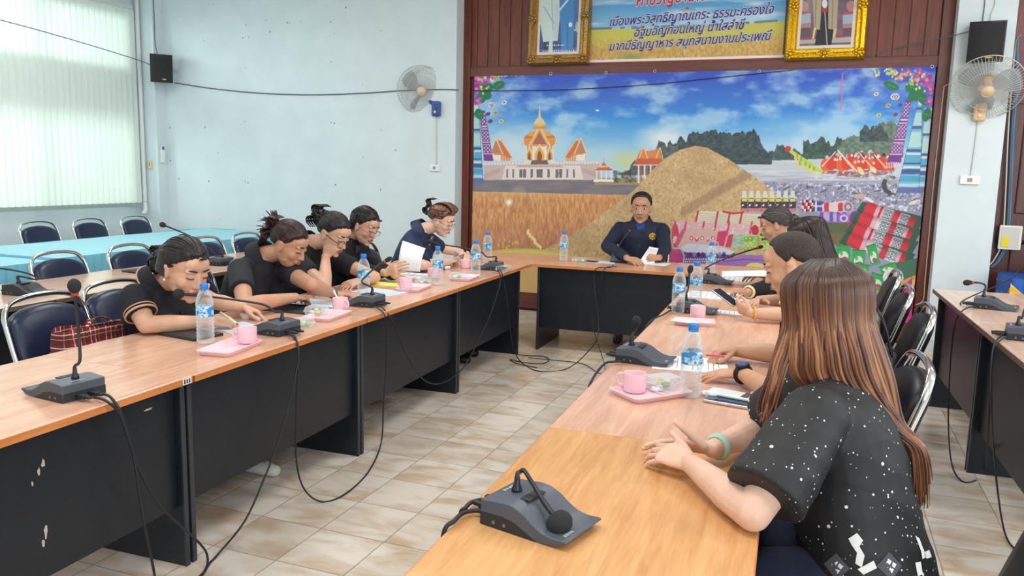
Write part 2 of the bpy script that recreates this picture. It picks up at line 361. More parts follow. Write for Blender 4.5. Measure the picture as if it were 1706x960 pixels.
crn2=corner('wooden corner top joining the head desk to the right desks',[(-.617,7.16),(-.617,6.42),(-.617,6.40),(-.64,6.385),(-.66,6.36),(-.66,6.03),(-.02,6.03),(-.02,6.9)]+arc(-.28,6.9,.26,0,90,6)[1:],M_topx,M_edgex)
g=MB(); g.box(-.5,-.1,6.98,6.998,0,TZ-.0285); g.build('support_panel',[M_blk],crn2)
desk('meeting desk at the near right end with honey yellow top',RX0,RX1,.88,2.285,-1,M_top2,M_edge)
desk('right meeting desk in front of the man with the black watch',RX0,RX1,2.286,3.56,-1,M_top,M_edge)
desk('right meeting desk under the hands holding a dark phone',RX0,RX1,3.561,4.80,-1,M_top,M_edge)
desk('right meeting desk under the open white documents',RX0,RX1,4.801,6.029,-1,M_top,M_edge,leg=(True,False))
# second row left
for k,(a,c,l) in enumerate([(2.0,3.35,'second-row desk at the left picture edge with a microphone'),(3.352,4.95,'second-row desk behind the woman with the low bun'),(4.952,6.32,'second-row desk behind the women, long microphone on its near end')]):
    desk(l,-4.62,-3.88,a,c,1,M_topg,M_edged,group='second row of desks on the left')
# far right row, taller
ZR=.806
desk('far desk at the right wall column with one microphone',.93,1.53,4.66,5.96,-1,M_topg,M_edged,z=ZR,group='desks at the right picture edge',scuffs=())
desk('nearer desk at the right picture edge with cable over its side',.93,1.53,3.30,4.655,-1,M_topg,M_edged,z=ZR,group='desks at the right picture edge')
# small taped number tag on the front edge of the near left desk
# (three black strokes on a white sticker)
s=thing('edge_sticker','small white sticker with black marks on the table edge at a seam','sticker',(-2.0475,2.30,.737))
MB().box(0,.0008,-.022,.022,-.011,.011).build('paper_tag',[mat('sticker_white',srgb(225,226,222),.6)],s)
for i in range(3): MB().box(.0008,.0012,-.016+.012*i,-.009+.012*i,-.008,.008).build('printed_mark',[mat('ink_black',srgb(40,40,44),.6)],s)
# ---------------------------------------------------------------- cloth-skirted tables
def skirt_table(label,x0,x1,y0,y1,z,ccol,scol,edge_y=True,group='blue skirted tables by the window',rz=0,loc=None):
    cx,cy=(x0+x1)/2,(y0+y1)/2
    t=thing('skirted_table',label,'table',loc or (cx,cy,0),rz,group)
    hx,hy=(x1-x0)/2,(y1-y0)/2
    b=MB(); b.box(-hx,hx,-hy,hy,z-.035,z-.006,bev=.004); b.build('table_top',[M_blk],t)
    l=MB()
    for sx in (-1,1):
        for sy in (-1,1): l.box(sx*(hx-.06)-.015,sx*(hx-.06)+.015,sy*(hy-.06)-.015,sy*(hy-.06)+.015,0,z-.035)
    l.build('frame',[M_blk2],t)
    # cloth sheet with soft undulation
    n=24; v=[];f=[]
    for j in range(n+1):
        for i in range(n+1):
            x=-hx-.006+(2*hx+.012)*i/n; y=-hy-.006+(2*hy+.012)*j/n
            v.append((x,y,z-.001+.004*math.sin(x*9+y*3)*math.sin(y*7)))
    for j in range(n):
        for i in range(n): k=j*(n+1)+i; f.append((k,k+1,k+n+2,k+n+1))
    mk('cloth',v,f,[ccol],t,True)
    # pleated skirt all round
    per=[];step=.012
    def seg(a,c):
        L=(Vector(c)-Vector(a)).length; m=int(L/step); nn=Vector((c[1]-a[1],a[0]-c[0])).normalized()
        for i in range(m): per.append((Vector(a).lerp(Vector(c),i/m),nn,i*step))
    seg((-hx,-hy),(hx,-hy)); seg((hx,-hy),(hx,hy)); seg((hx,hy),(-hx,hy)); seg((-hx,hy),(-hx,-hy))
    v=[];f=[]; lv=[(z+.002,.0),(z-.02,.35),(z-.09,.6),(.30,.9),(.03,1.0)]
    for zz,am in lv:
        for p,nn,s in per:
            ph=(s/.085)%1; w=(1-abs(2*ph-1)**3)*.022*am+.006
            q=p+nn*w; v.append((q.x,q.y,zz))
    K=len(per)
    for a in range(len(lv)-1):
        for i in range(K): j=(i+1)%K; f.append((a*K+i,a*K+j,(a+1)*K+j,(a+1)*K+i))
    mk('skirt',v,f,[scol],t,True)
    return t
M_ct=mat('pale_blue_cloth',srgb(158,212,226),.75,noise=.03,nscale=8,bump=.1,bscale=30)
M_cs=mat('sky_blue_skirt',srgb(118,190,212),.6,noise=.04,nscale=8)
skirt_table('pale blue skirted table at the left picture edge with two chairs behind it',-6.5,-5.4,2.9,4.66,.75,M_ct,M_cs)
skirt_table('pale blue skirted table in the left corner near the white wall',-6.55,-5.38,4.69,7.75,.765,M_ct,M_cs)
M_bl=mat('royal_blue_cloth',srgb(24,84,170),.6,noise=.06,nscale=8)
tb=skirt_table('blue cloth table with a yellow swag at the right wall, black recorder on it',0,.9,0,.5,.75,M_bl,M_bl,group='blue and yellow table',loc=rw(1.95,7.72,0),rz=-DA)
yw=MB(); M_yl=mat('yellow_swag',srgb(232,182,50),.6,noise=.06,nscale=8)
for (a,c) in (((-.47,-.29),(.47,-.29)),((-.485,-.27),(-.485,.25))):
    n=40;v=[];f=[]
    for i in range(n+1):
        t_=i/n; p=Vector(a).lerp(Vector(c),t_); sw=abs(math.sin(t_*math.pi*2)); nn=Vector((c[1]-a[1],a[0]-c[0])).normalized()
        for k in range(7):
            kk=k/6; q=p+nn*(.012*math.sin(kk*14+t_*3)+.03)
            v.append((q.x,q.y,.72-.14*sw*1.0-kk*(.06+.09*(1-sw))))
    for i in range(n):
        for k in range(6): j=i*7+k; f.append((j,j+7,j+8,j+1))
    yw.add(v,f)
yw.build('swag',[M_yl],tb,True)

# ================================================================ chairs
M_chr=mat('chrome',srgb(214,216,214),.16,1.0)
M_vin=mat('navy_vinyl',srgb(24,36,62),.32,spec=.5,noise=.08,nscale=30,bump=.08,bscale=200)
M_vinb=mat('black_vinyl',srgb(22,25,32),.4,spec=.5,noise=.08,nscale=30,bump=.08,bscale=200)
def chair_proto(vin,label,loc,rz,group):
    t=thing('banquet_chair',label,'chair',loc,rz,group)
    # local: faces +y, seat .45
    def yb(z): return -.20-.15*max(0,(z-.45))/.45
    w=.215
    side=lambda s:[(s*.20,-.26,0.0),(s*.205,-.235,.25),(s*.21,yb(.45),.45),(s*w,yb(.62),.62),(s*w,yb(.76),.76)]
    top=[(w*.97,yb(.83),.83),(w*.78,yb(.885),.885),(w*.42,yb(.905),.905),(0,yb(.91),.91)]
    path=side(1)+top+[(-x,y,z) for x,y,z in top[-2::-1]]+side(-1)[::-1]
    MB().tube(catmull(path,5),.0155,10,flat=.75).build('back_frame',[M_chr],t,True)
    # back pad with rounded top, below the handle gap
    pf=[];K=14
    outl=[(-w+.018,.50),(-w+.012,.66),(-w+.014,.775)]+[(-(w-.016)*math.cos(R(a)),.785+.082*math.sin(R(a))) for a in range(15,180,15)]+[(w-.014,.775),(w-.012,.66),(w-.018,.50)]
    n=len(outl); v=[];f=[]
    layers=[(-.022,.94),(-.028,.985),(-.012,1.0),(.010,1.0),(.024,.97),(.034,.88),(.040,.6)]
    cz=.66
    for d,sc in layers:
        for x,z in outl:
            X,Z_=x*sc,cz+(z-cz)*sc; v.append((X,yb(Z_)+d,Z_))
    for a in range(len(layers)-1):
        for i in range(n): j=(i+1)%n; f.append((a*n+i,a*n+j,(a+1)*n+j,(a+1)*n+i))
    f.append(tuple(range(n))[::-1]); f.append(tuple((len(layers)-1)*n+i for i in range(n)))
    mk('backrest',v,f,[vin],t,True)
    s=MB(); s.box(-.215,.215,-.215,.225,.415,.485,bev=.03); s.build('seat',[vin],t,True)
    r=MB(); r.box(-.2,.2,-.2,.2,.395,.415); r.tube([(-.2,.18,.2),(.2,.18,.2)],.009,8); r.tube([(-.2,-.235,.24),(.2,-.235,.24)],.009,8); r.build('seat_frame',[M_chr],t)
    for s_ in (-1,1): MB().tube(catmull([(s_*.2,.19,.41),(s_*.205,.205,.3),(s_*.21,.225,0)],4),.0125,10).build('leg',[M_chr],t,True)
    return t
# labels: (x,y,rz,label,group,vinyl); local +y = facing direction
PX=R(-90); MX=R(90)
CH=[(-2.91,2.74,PX,'navy banquet chair with a red plaid bag on its seat','n'),
(-2.97,3.21,PX,'navy banquet chair just behind the woman with the low bun','n'),
(-3.06,3.84,PX,'navy banquet chair seating the woman with the spiky hair clip','n'),
(-3.08,4.46,PX,'navy banquet chair seating the woman resting her cheek on her fist','n'),
(-3.16,5.08,PX,'black banquet chair seating the woman with pink glasses','b'),
(-2.98,5.80,PX,'navy banquet chair seating the woman with brown swept-up hair','n'),
(-4.33,4.06,PX,'navy banquet chair tucked into the second row, nearest the left picture edge','n'),
(-4.33,4.69,PX,'navy banquet chair tucked into the second row, just left of the low-bun woman','n'),
(-4.33,5.51,PX,'navy banquet chair tucked into the second row, mostly hidden by the low-bun woman','n'),
(-4.33,6.06,PX,'navy banquet chair tucked into the second row beside the spiky-haired woman','n'),
(-6.79,6.00,PX,'navy banquet chair by the window, leftmost of three behind the blue tables','n'),
(-6.79,6.62,PX,'navy banquet chair by the window, middle of three behind the blue tables','n'),
(-6.79,7.26,PX,'navy banquet chair by the wall pipe, right of three behind the blue tables','n'),
(-1.335,7.62,R(180),'black banquet chair seating the man in the navy jacket','b'),
(.33,2.02,MX+R(-6),'black banquet chair seating the woman with long brown hair in the foreground','b'),
(.12,3.06,MX+R(4),'black banquet chair with broad chrome frame seating the man with the watch','b'),
(.33,4.40,MX,'black banquet chair with a black handbag on its seat','b'),
(.33,5.16,MX,'black banquet chair with a beige bag on its seat, nearer the backdrop','b'),
(.36,6.00,MX,'black banquet chair seating the grey-haired woman','b'),
(.62,1.18,MX+R(30),'navy banquet chair corner at the bottom right picture edge','n')]
protos={}
for (x,y,rz,lab,k) in CH:
    if k not in protos: c=protos[k]=chair_proto(M_vin if k=='n' else M_vinb,lab,(x,y,0),rz,'chrome-framed banquet chairs')
    else:
        c=copy_tree(protos[k]); c.location=(x,y,0); c.rotation_euler=(0,0,rz); c['label']=lab
# ================================================================ people toolkit
from mathutils import noise as mnoise
from mathutils.bvhtree import BVHTree
def V(*a): return Vector(a if len(a)>1 else a[0])
def loft(b,rings,n=18,cap=True,mi=0):
    """rings: (centre, xdir, ydir, rx, ry); rounded ends"""
    rs=list(rings)
    if cap:
        c,x,y,rx,ry=rs[0]; d=(Vector(c)-Vector(rs[1][0])).normalized(); h=min(rx,ry)*.5
        rs=[(Vector(c)+d*h,x,y,rx*.35,ry*.35),(Vector(c)+d*h*.7,x,y,rx*.75,ry*.75)]+rs
        c,x,y,rx,ry=rings[-1]; d=(Vector(c)-Vector(rings[-2][0])).normalized(); h=min(rx,ry)*.5
        rs+=[(Vector(c)+d*h*.7,x,y,rx*.75,ry*.75),(Vector(c)+d*h,x,y,rx*.35,ry*.35)]
    v=[];f=[]
    for c,x,y,rx,ry in rs:
        for i in range(n): a=2*math.pi*i/n; v.append(Vector(c)+Vector(x)*(rx*math.cos(a))+Vector(y)*(ry*math.sin(a)))
    for k in range(len(rs)-1):
        for i in range(n): j=(i+1)%n; f.append((k*n+i,k*n+j,(k+1)*n+j,(k+1)*n+i))
    f.append(tuple(range(n))[::-1]); f.append(tuple((len(rs)-1)*n+i for i in range(n)))
    b.add(v,f,mi)
def limb(b,pts,rad,n=14,steps=5,flatcap=False):
    """rounded tapered tube with ball ends"""
    P=[Vector(p) for p in pts]; C=[];Rr=[]
    for i in range(len(P)-1):
        for k in range(steps):
            t=k/steps; C.append(P[i].lerp(P[i+1],t)); Rr.append(rad[i]+(rad[i+1]-rad[i])*t)
    C.append(P[-1]); Rr.append(rad[-1])
    b.tube(C,Rr,n)
    for i in range(len(P)):
        if flatcap and i==len(P)-1: continue
        b.ell(P[i],(rad[i]*.999,)*3,14,10)
def remesh(b,name,voxel,smooth,ms,parent=None,origin=(0,0,0),disp=None,iters=4):
    o_=Vector(origin)
    me=bpy.data.meshes.new('tmp'); me.from_pydata([tuple(p-o_) for p in b.v],[],b.f); me.update()
    bm=bmesh.new(); bm.from_mesh(me); bmesh.ops.recalc_face_normals(bm,faces=bm.faces); bm.to_mesh(me); bm.free()
    t=bpy.data.objects.new('tmp',me); COL.objects.link(t)
    r=t.modifiers.new('r','REMESH'); r.mode='VOXEL'; r.voxel_size=voxel
    s=t.modifiers.new('s','SMOOTH'); s.factor=.5; s.iterations=iters
    dg=bpy.context.evaluated_depsgraph_get(); dg.update()
    m2=bpy.data.meshes.new_from_object(t.evaluated_get(dg),depsgraph=dg); m2.name=name
    bpy.data.objects.remove(t); bpy.data.meshes.remove(me)
    m2.materials.clear()
    for q in (ms if isinstance(ms,(list,tuple)) else [ms]): m2.materials.append(q)
    if disp:
        n=len(m2.vertices); co=np.empty(n*3,'f'); no=np.empty(n*3,'f'); m2.vertices.foreach_get('co',co); m2.vertex_normals.foreach_get('vector',no)
        co=co.reshape(-1,3); no=no.reshape(-1,3)
        co+=disp(co,no)
        m2.vertices.foreach_set('co',co.ravel()); m2.update()
    m2.polygons.foreach_set('use_smooth',[True]*len(m2.polygons))
    o=bpy.data.objects.new(name,m2); COL.objects.link(o); o.location=o_
    if parent: o.parent=parent; o.location=(0,0,0)
    return o
def folds(seed,amp=.004,f1=9,f2=17):
    rs=np.random.RandomState(seed)
    K=[(rs.normal(size=3)*f,rs.uniform(0,6.28)) for f in (f1,f1,f1*1.3,f2,f2,f2*1.4)]
    W_=[(rs.normal(size=3)*5,rs.uniform(0,6.28)) for _ in range(4)]
    def d(co,no):
        w=sum(np.sin(co@k+p) for k,p in W_)*.8
        s=sum((1-np.abs(np.sin(co@k*1.0+p+w)))*(1 if i<3 else .5) for i,(k,p) in enumerate(K))
        return no*((s-1.6)*amp)[:,None]
    return d
# ---- hand: +Y fingers, +Z back of the hand, thumb on +X*side
def hand(b,wrist,fd,nd,side,curl=(.35,.4,.35),thumb=(.9,.55,-.35),spread=1.0,s=1.0,tcurl=.3,indiv=None):
    fd=Vector(fd).normalized(); M=axes(fd,nd,wrist)
    def T(x,y,z): return M@Vector((x*side*s,y*s,z*s))
    X=M.to_3x3()@Vector((side,0,0)); Zd=M.to_3x3()@Vector((0,0,1))
    loft(b,[(T(0,-.015,0),X,Zd,.026*s,.020*s),(T(0,.012,0),X,Zd,.029*s,.018*s),(T(.002,.045,0),X,Zd,.037*s,.016*s),(T(.002,.078,.001),X,Zd,.040*s,.0135*s),(T(.001,.093,.001),X,Zd,.038*s,.0105*s)],16)
    L=[(.030,.092,.044,.026,.021,.0088,.06),(.010,.097,.049,.030,.022,.0090,.01),(-.011,.094,.045,.028,.021,.0086,-.05),(-.030,.085,.035,.021,.018,.0075,-.14)]
    for k,(x,y,l1,l2,l3,r,sp) in enumerate(L):
        c=indiv[k] if indiv else curl
        p=Vector((x,y-.008,0)); a=0; pts=[p]; ang=sp*spread
        for l,cc in zip((l1+.008,l2,l3),c):
            a+=cc; p=p+Vector((math.sin(ang)*math.cos(a),math.cos(ang)*math.cos(a),-math.sin(a)))*l; pts.append(p)
        limb(b,[T(*q) for q in pts],[r*s,r*.95*s,r*.88*s,r*.74*s],10,3)
    p=Vector((.022,.018,-.004)); d=Vector(thumb).normalized(); pts=[p]
    for l,tw in ((.042,0),(.032,tcurl),(.026,tcurl)):
        d=(d+Vector((-tw,tw*.6,0))).normalized(); p=p+d*l; pts.append(p)
    limb(b,[T(*q) for q in pts],[.0135*s,.0115*s,.0102*s,.0085*s],10,3)
    return M
HEAD_ELL=[((0,-.012,.030),(.074,.094,.086)),((0,.012,-.02),(.066,.080,.088)),((0,.035,-.075),(.046,.048,.042)),((0,.060,.045),(.052,.030,.035))]
def head_R(d,c0=Vector((0,-.012,.025))):
    best=.05
    for c,r in HEAD_ELL:
        o=c0-Vector(c); A=sum((d[i]/r[i])**2 for i in range(3)); B=sum(o[i]*d[i]/r[i]**2 for i in range(3)); C_=sum((o[i]/r[i])**2 for i in range(3))-1
        D=B*B-A*C_
        if D>0: best=max(best,(-B+math.sqrt(D))/A)
    return best
def head(b,M,s=1.0,female=True):
    R3=M.to_3x3()
    def E(c,r,rot=None):
        Q=R3.to_4x4()@(rot or Matrix()); b.ell(M@(Vector(c)*s),tuple(q*s for q in r),20,14,M=Q)
    for c,r in HEAD_ELL: E(c,r)
    for sx in (-1,1):
        E((sx*.036,.050,-.028),(.026,.028,.028))            # cheeks
        E((sx*.030,.073,.026),(.026,.014,.009))             # brow ridge
        E((sx*.031,.0765,.006),(.015,.011,.010))            # lids over the eyeballs
        E((sx*.036,.028,-.064),(.020,.03,.026))              # jaw
        E((sx*.012,.090,-.034),(.009,.010,.0075))            # nostril wings
        E((sx*.074,-.006,-.008),(.008,.018,.031),Matrix.Rotation(sx*R(-14),4,'Z')@Matrix.Rotation(R(12),4,'X'))  # ears
        E((sx*.078,-.011,.010),(.007,.015,.014),Matrix.Rotation(sx*R(-22),4,'Z'))
    E((0,.060,.045),(.052,.030,.035))
    limb(b,[M@(Vector(p)*s) for p in ((0,.082,.012),(0,.092,-.014),(0,.100,-.031))],[.008*s,.0098*s,.0118*s],10,4)
    E((0,.083,-.060),(.024,.013,.014)); E((0,.072,-.100),(.021,.017,.015))
M_eye=mat('eye_white',srgb(225,220,214),.25); M_iris=mat('dark_iris',srgb(34,22,16),.15); M_lash=mat('lash_black',srgb(28,22,20),.6)
M_lip=mat('lip_rose',srgb(168,88,82),.4); M_lipm=mat('lip_tan',srgb(150,98,80),.45)
def face_parts(o,org,M,s,open_eyes,brow=M_lash,lips=M_lip,browt=.0028):
    inv=Vector(org)
    def Q(p): return M@(Vector(p)*s)-inv
    for sx in (-1,1):
        q=MB()
        if open_eyes:
            q.ell(Q((sx*.031,.0815,.005)),(.0125*s,.0075*s,.0055*s),14,8,0,M=M.to_3x3().to_4x4())
            q.ell(Q((sx*.031,.0865,.0055)),(.0055*s,.0035*s,.0052*s),12,8,1,M=M.to_3x3().to_4x4())
            q.tube([Q((sx*(.019+.004*k),.0868-.0011*(k-2)**2*.5,.0085+.003*math.sin(k/6*3.14))) for k in range(7)],.0014*s,6,1)
        else:
            q.tube([Q((sx*(.018+.0045*k),.0885-.0009*(k-2)**2,.000-.0022*math.sin(k/6*3.14))) for k in range(7)],.0017*s,6,1)
        q.build('eye',[M_eye,M_iris],o,True)
        q=MB(); q.tube([Q((sx*(.013+.0058*k),.0885-.0012*(k-1.5)**2*.55,.0268+.0055*math.sin(k/6*2.6))) for k in range(7)],[browt*s*(.6+.6*math.sin((k+1)/8*3.14)) for k in range(7)],6)
        q.build('eyebrow',[brow],o,True)
    q=MB()
    for dz,r in ((-.0575,.0036),(-.0645,.0046)):
        q.tube([Q((.021*k/4,.0965-.0075*(k/4)**2,dz+(.0022 if dz>-.06 else -.001)*(1-abs(k)/4))) for k in range(-4,5)],[r*s*(1-.75*(abs(k)/4)**2) for k in range(-4,5)],8)
    q.build('lips',[lips],o,True)
# ---- hair
def hair_mat(name,a,bcol,sc,rough=.42,root=None):
    if name in MATS: return MATS[name]
    m,N,L,b=nt(name); tc=N.new('ShaderNodeTexCoord'); mp=N.new('ShaderNodeMapping'); mp.inputs['Scale'].default_value=sc; L.new(tc.outputs['Object'],mp.inputs[0])
    n=N.new('ShaderNodeTexNoise'); n.inputs['Scale'].default_value=1; n.inputs['Detail'].default_value=3; L.new(mp.outputs[0],n.inputs[0])
    cr=N.new('ShaderNodeValToRGB'); cr.color_ramp.elements[0].position=.4; cr.color_ramp.elements[1].position=.66; cr.color_ramp.elements[0].color=(*a,1); cr.color_ramp.elements[1].color=(*bcol,1); L.new(n.outputs['Fac'],cr.inputs[0])
    out=cr.outputs[0]
    if root:
        z0,z1,rc=root; sp=N.new('ShaderNodeSeparateXYZ'); L.new(tc.outputs['Object'],sp.inputs[0]); mr=N.new('ShaderNodeMapRange'); mr.inputs['From Min'].default_value=z0; mr.inputs['From Max'].default_value=z1
        ad=N.new('ShaderNodeMath'); ad.operation='MULTIPLY_ADD'; ad.inputs[1].default_value=.05; L.new(n.outputs['Fac'],ad.inputs[0]); L.new(sp.outputs['Z'],ad.inputs[2]); L.new(ad.outputs[0],mr.inputs[0])
        mx=N.new('ShaderNodeMix'); mx.data_type='RGBA'; L.new(mr.outputs[0],mx.inputs['Factor']); L.new(out,mx.inputs['A']); mx.inputs['B'].default_value=(*rc,1); out=mx.outputs['Result']
    L.new(out,b.inputs['Base Color']); b.inputs['Roughness'].default_value=rough; b.inputs['Specular IOR Level'].default_value=.45
    bp=N.new('ShaderNodeBump'); bp.inputs['Strength'].default_value=.6; bp.inputs['Distance'].default_value=.004; L.new(n.outputs['Fac'],bp.inputs['Height']); L.new(bp.outputs[0],b.inputs['Normal'])
    MATS[name]=m; return m
def interp(tab,x):
    for (a,p),(c,q) in zip(tab,tab[1:]):
        if x<=c: return p+(q-p)*max(0,(x-a))/(c-a)
    return tab[-1][1]
HL_BACK=[(0,28),(22,29),(42,22),(56,9),(66,-4),(73,-6),(80,5),(100,5),(108,-18),(122,-38),(180,-48)]   # pulled back
HL_MAN=[(0,40),(25,42),(42,38),(55,20),(68,4),(80,-16),(88,-20),(97,0),(108,-20),(130,-36),(180,-40)]
def cap(b,M,s,hl,thick,nz=96,nt=26,seed=1,rough=.0025,c0=Vector((0,-.012,.025)),tf=None):
    v=[];f=[]; rs=random.Random(seed)
    off=[rs.uniform(-1,1) for _ in range(nz)]
    for i in range(nz):
        az=360*i/nz; a=az if az<=180 else 360-az; h=interp(hl,a)
        for k in range(nt+1):
            t=k/nt; el=R(h+(90-h)*t); d=Vector((math.sin(R(az))*math.cos(el),math.cos(R(az))*math.cos(el),math.sin(el)))
            ramp=min(1,t/.22); ramp=ramp*ramp*(3-2*ramp)
            th=-.006+(thick*(tf(a,t) if tf else 1)+.006)*ramp+rough*off[i]*ramp*math.sin(t*3.14)
            v.append(M@((c0+d*(head_R(d)+th))*s))
    for i in range(nz):
        j=(i+1)%nz
        for k in range(nt): f.append((i*(nt+1)+k,j*(nt+1)+k,j*(nt+1)+k+1,i*(nt+1)+k+1))
    b.add(v,f)
def lockP(b,pts,w,n=6,flat=.45,mi=0):
    P=catmull(pts,5); K=len(P); b.tube(P,[w*(.35+.65*math.sin(min(1,(k+1)/(K*.35))*1.57))*(1 if k<K*.75 else max(.15,(K-k)/(K*.25))) for k in range(K)],n,flat=flat,mi=mi)
def pulled(b,M,s,knot,n=300,lift=.0078,w=.0034,seed=1,c0=Vector((0,-.012,.025)),hl=None):
    """fine locks combed from the hairline over the skull to the knot"""
    rs=random.Random(seed); kd=(Vector(knot)-c0).normalized()
    for i in range(n):
        az=R(rs.uniform(-125,125)); a=abs(math.degrees(az)); el=R(interp(hl or HL_BACK,a)+rs.uniform(-.5,6)); d0=Vector((math.sin(az)*math.cos(el),math.cos(az)*math.cos(el),math.sin(el)))
        pts=[]
        for t in (0,.12,.3,.5,.7,.86):
            d=d0.slerp(kd,t) if d0.angle(kd)<3.0 else d0; h=-.002 if t==0 else lift*(.55 if t<.2 else 1)+rs.uniform(-.001,.0015)
            pts.append(M@((c0+d*(head_R(d)+h))*s))
        pts.append(M@(Vector(knot)*s)); lockP(b,pts,w*s,6,.6)
# ---- a seated person
def skin(name,c): return mat(name,c,.48,noise=.05,nscale=18,bump=.03,bscale=160,spec=.4,sss=.06)
def person(name,label,pelvis,face,neck,headc,headf,headup,arms,skinm,shirt,pants,girth=1.0,sw=.17,female=True,hs=1.0,sleeve='short',vox=.0042,seed=1,open_eyes=False,lips=None,shirt_gap=.013,legs=True,belly=0,shoulders=None,collar=None,feet_col=None,knee_fwd=.42,sleeve_t=.62,shirt_extra=None,cuffw=1.0):
    F=Vector((face[0],face[1],0)).normalized(); Sd=F.cross(Vector((0,0,1)))   # Sd = person's right
    P=Vector((pelvis[0],pelvis[1],.585)); N_=Vector(neck); org=Vector((pelvis[0],pelvis[1],0))
    H_=Vector(headc); M=axes(headf,headup,H_)
    up=(N_-P).normalized(); fw=(F-up*(F@up)).normalized()
    mid=P.lerp(N_,.5)-fw*.02
    def sp(t): return (1-t)**2*P+2*t*(1-t)*mid+t*t*N_ if t<=1 else N_+up*(t-1)
    prof=[(-.16,.165,.12),(-.02,.175,.125),(.16,.160,.118+belly),(.36,.148,.112+belly),(.56,.158,.112),(.74,.168,.104),(.87,.150,.085),(.95,.095,.068),(1.02,.058,.056)]
    wsc=sw/.17
    def torso(b,gap,t1=9):
        rr=[]
        for t,rx,ry in prof[:t1]:
            c=P+up*(t*(N_-P).length) if t<0 else sp(t)
            rr.append((c,Sd,fw,rx*girth*(wsc if t>.5 else 1)+gap,ry*girth+gap))
        loft(b,rr,26)
        if female:
            for sx in (-1,1): b.ell(sp(.60)+Sd*(sx*.068*girth)+fw*(.078*girth),(.060*girth+gap,)*3,16,12)
    sh={}
    for sx,k in ((1,'R'),(-1,'L')):
        sh[k]=Vector(shoulders[k]) if shoulders else sp(.82)+Sd*(sx*sw*.98)+up*.010
    b=MB(); torso(b,0)
    nb=M@(Vector((0,-.020,-.055))*hs); limb(b,[N_-up*.03,N_+up*.01,nb.lerp(N_,.3),nb],[.060*girth**.5,.055,.050,.050],16,4)
    head(b,M,hs,female)
    for k in 'RL':
        a=arms[k]; sx=1 if k=='R' else -1
        e,w=Vector(a['e']),Vector(a['w']); g=girth**.5
        limb(b,[sp(.84)+Sd*sx*.08,sh[k],sh[k].lerp(e,.5),e],[.06*g,.055*g,.047*g,.039*g],16,4)
        fl=e.lerp(w,.35)
        limb(b,[e,fl,w],[.039*g,.040*g,.0255*g**.5],16,5)
        hd=a['h']; hand(b,w,hd['f'],hd['n'],hd.get('side',-sx),**{q:hd[q] for q in hd if q not in('f','n','side')},s=hd.get('s',.98)) if 's' not in hd else hand(b,w,hd['f'],hd['n'],hd.get('side',-sx),**{q:hd[q] for q in hd if q not in('f','n','side')})
    lg={}
    if legs:
        for sx in (1,-1):
            hip=P+Sd*(sx*.085)-Vector((0,0,.015)); kn=hip+F*(knee_fwd[0 if sx>0 else 1] if isinstance(knee_fwd,tuple) else knee_fwd)+Sd*(sx*.04); kn.z=.50; an=kn+F*.02; an.z=.09; lg[sx]=(hip,kn,an)
            limb(b,[hip,hip.lerp(kn,.5),kn],[.092*girth,.080*girth,.060],16,4); limb(b,[kn,kn.lerp(an,.3),an],[.056,.056,.036],14,4)
            limb(b,[an-Vector((0,0,.03)),an+F*.13-Vector((0,0,.055))],[.036,.026],12,4)
    o=remesh(b,name,vox,4,skinm,origin=org,iters=3)
    tag(o,label,'person')
    face_parts(o,org,M,hs,open_eyes,lips=lips or M_lip)
    # clothing
    if shirt is not None:
        c=MB(); torso(c,shirt_gap,8)
        for k in 'RL':
            a=arms[k]; sx=1 if k=='R' else -1; e,w=Vector(a['e']),Vector(a['w']); g=girth**.5
            c.ell(sh[k],(.062*g+.004,)*3,16,12); limb(c,[N_-up*.035+Sd*sx*.035,sh[k]],[.050*g,.060*g],14,4)
            root=sp(.80)+Sd*sx*.07
            if sleeve=='short':
                q=sh[k].lerp(e,sleeve_t); limb(c,[root,sh[k],sh[k].lerp(e,sleeve_t*.5),q],[.072*g,.066*g,.065*g*cuffw,.064*g*cuffw],18,4,True)
            else:
                q=e.lerp(w,.93); limb(c,[root,sh[k],sh[k].lerp(e,.5),e,e.lerp(w,.45),q],[.076*g,.070*g,.064*g,.056*g,.052*g,.040*g],18,4,True)
        if shirt_extra: shirt_extra(c,P,N_,sp,Sd,fw,up,sh)
        so=remesh(c,'shirt' if sleeve=='short' else 'jacket',.0065,3,shirt,o,org,folds(seed,.0028),iters=4)
    else: so=None
    if legs:
        c=MB(); loft(c,[(P-Vector((0,0,.10)),Sd,F,.165*girth,.13*girth),(P,Sd,F,.182*girth,.137*girth),(P+up*.09,Sd,fw,.172*girth,.128*girth)],22)
        for sx in (1,-1):
            hip,kn,an=lg[sx]; limb(c,[hip,hip.lerp(kn,.5),kn],[.104*girth,.093*girth,.074],16,4); limb(c,[kn,kn.lerp(an,.5),an],[.074,.068,.060],14,4,True)
        remesh(c,'trousers',.011,3,pants,o,org,folds(seed+9,.003),iters=4)
        for sx in (1,-1):
            an=lg[sx][2]; c=MB(); y0=an-F*.06; X_=Sd
            loft(c,[(y0+V(0,0,-.05),X_,V(0,0,1),.032,.036),(an+F*.02+V(0,0,-.045),X_,V(0,0,1),.042,.044),(an+F*.10+V(0,0,-.055),X_,V(0,0,1),.046,.034),(an+F*.17+V(0,0,-.062),X_,V(0,0,1),.034,.026)],16)
            q=MB(); q.v=[p-org for p in c.v]; q.f=c.f; q.m=c.m
            q.build('shoe',[feet_col or M_blk],o,True)
    return dict(o=o,org=org,M=M,s=hs,shirt=so,sp=sp,Sd=Sd,fw=fw,up=up,F=F,P=P,N=N_,sh=sh)
def child(pd,b,name,ms,smooth=True):
    b.v=[p-pd['org'] for p in b.v]; return b.build(name,ms,pd['o'],smooth)
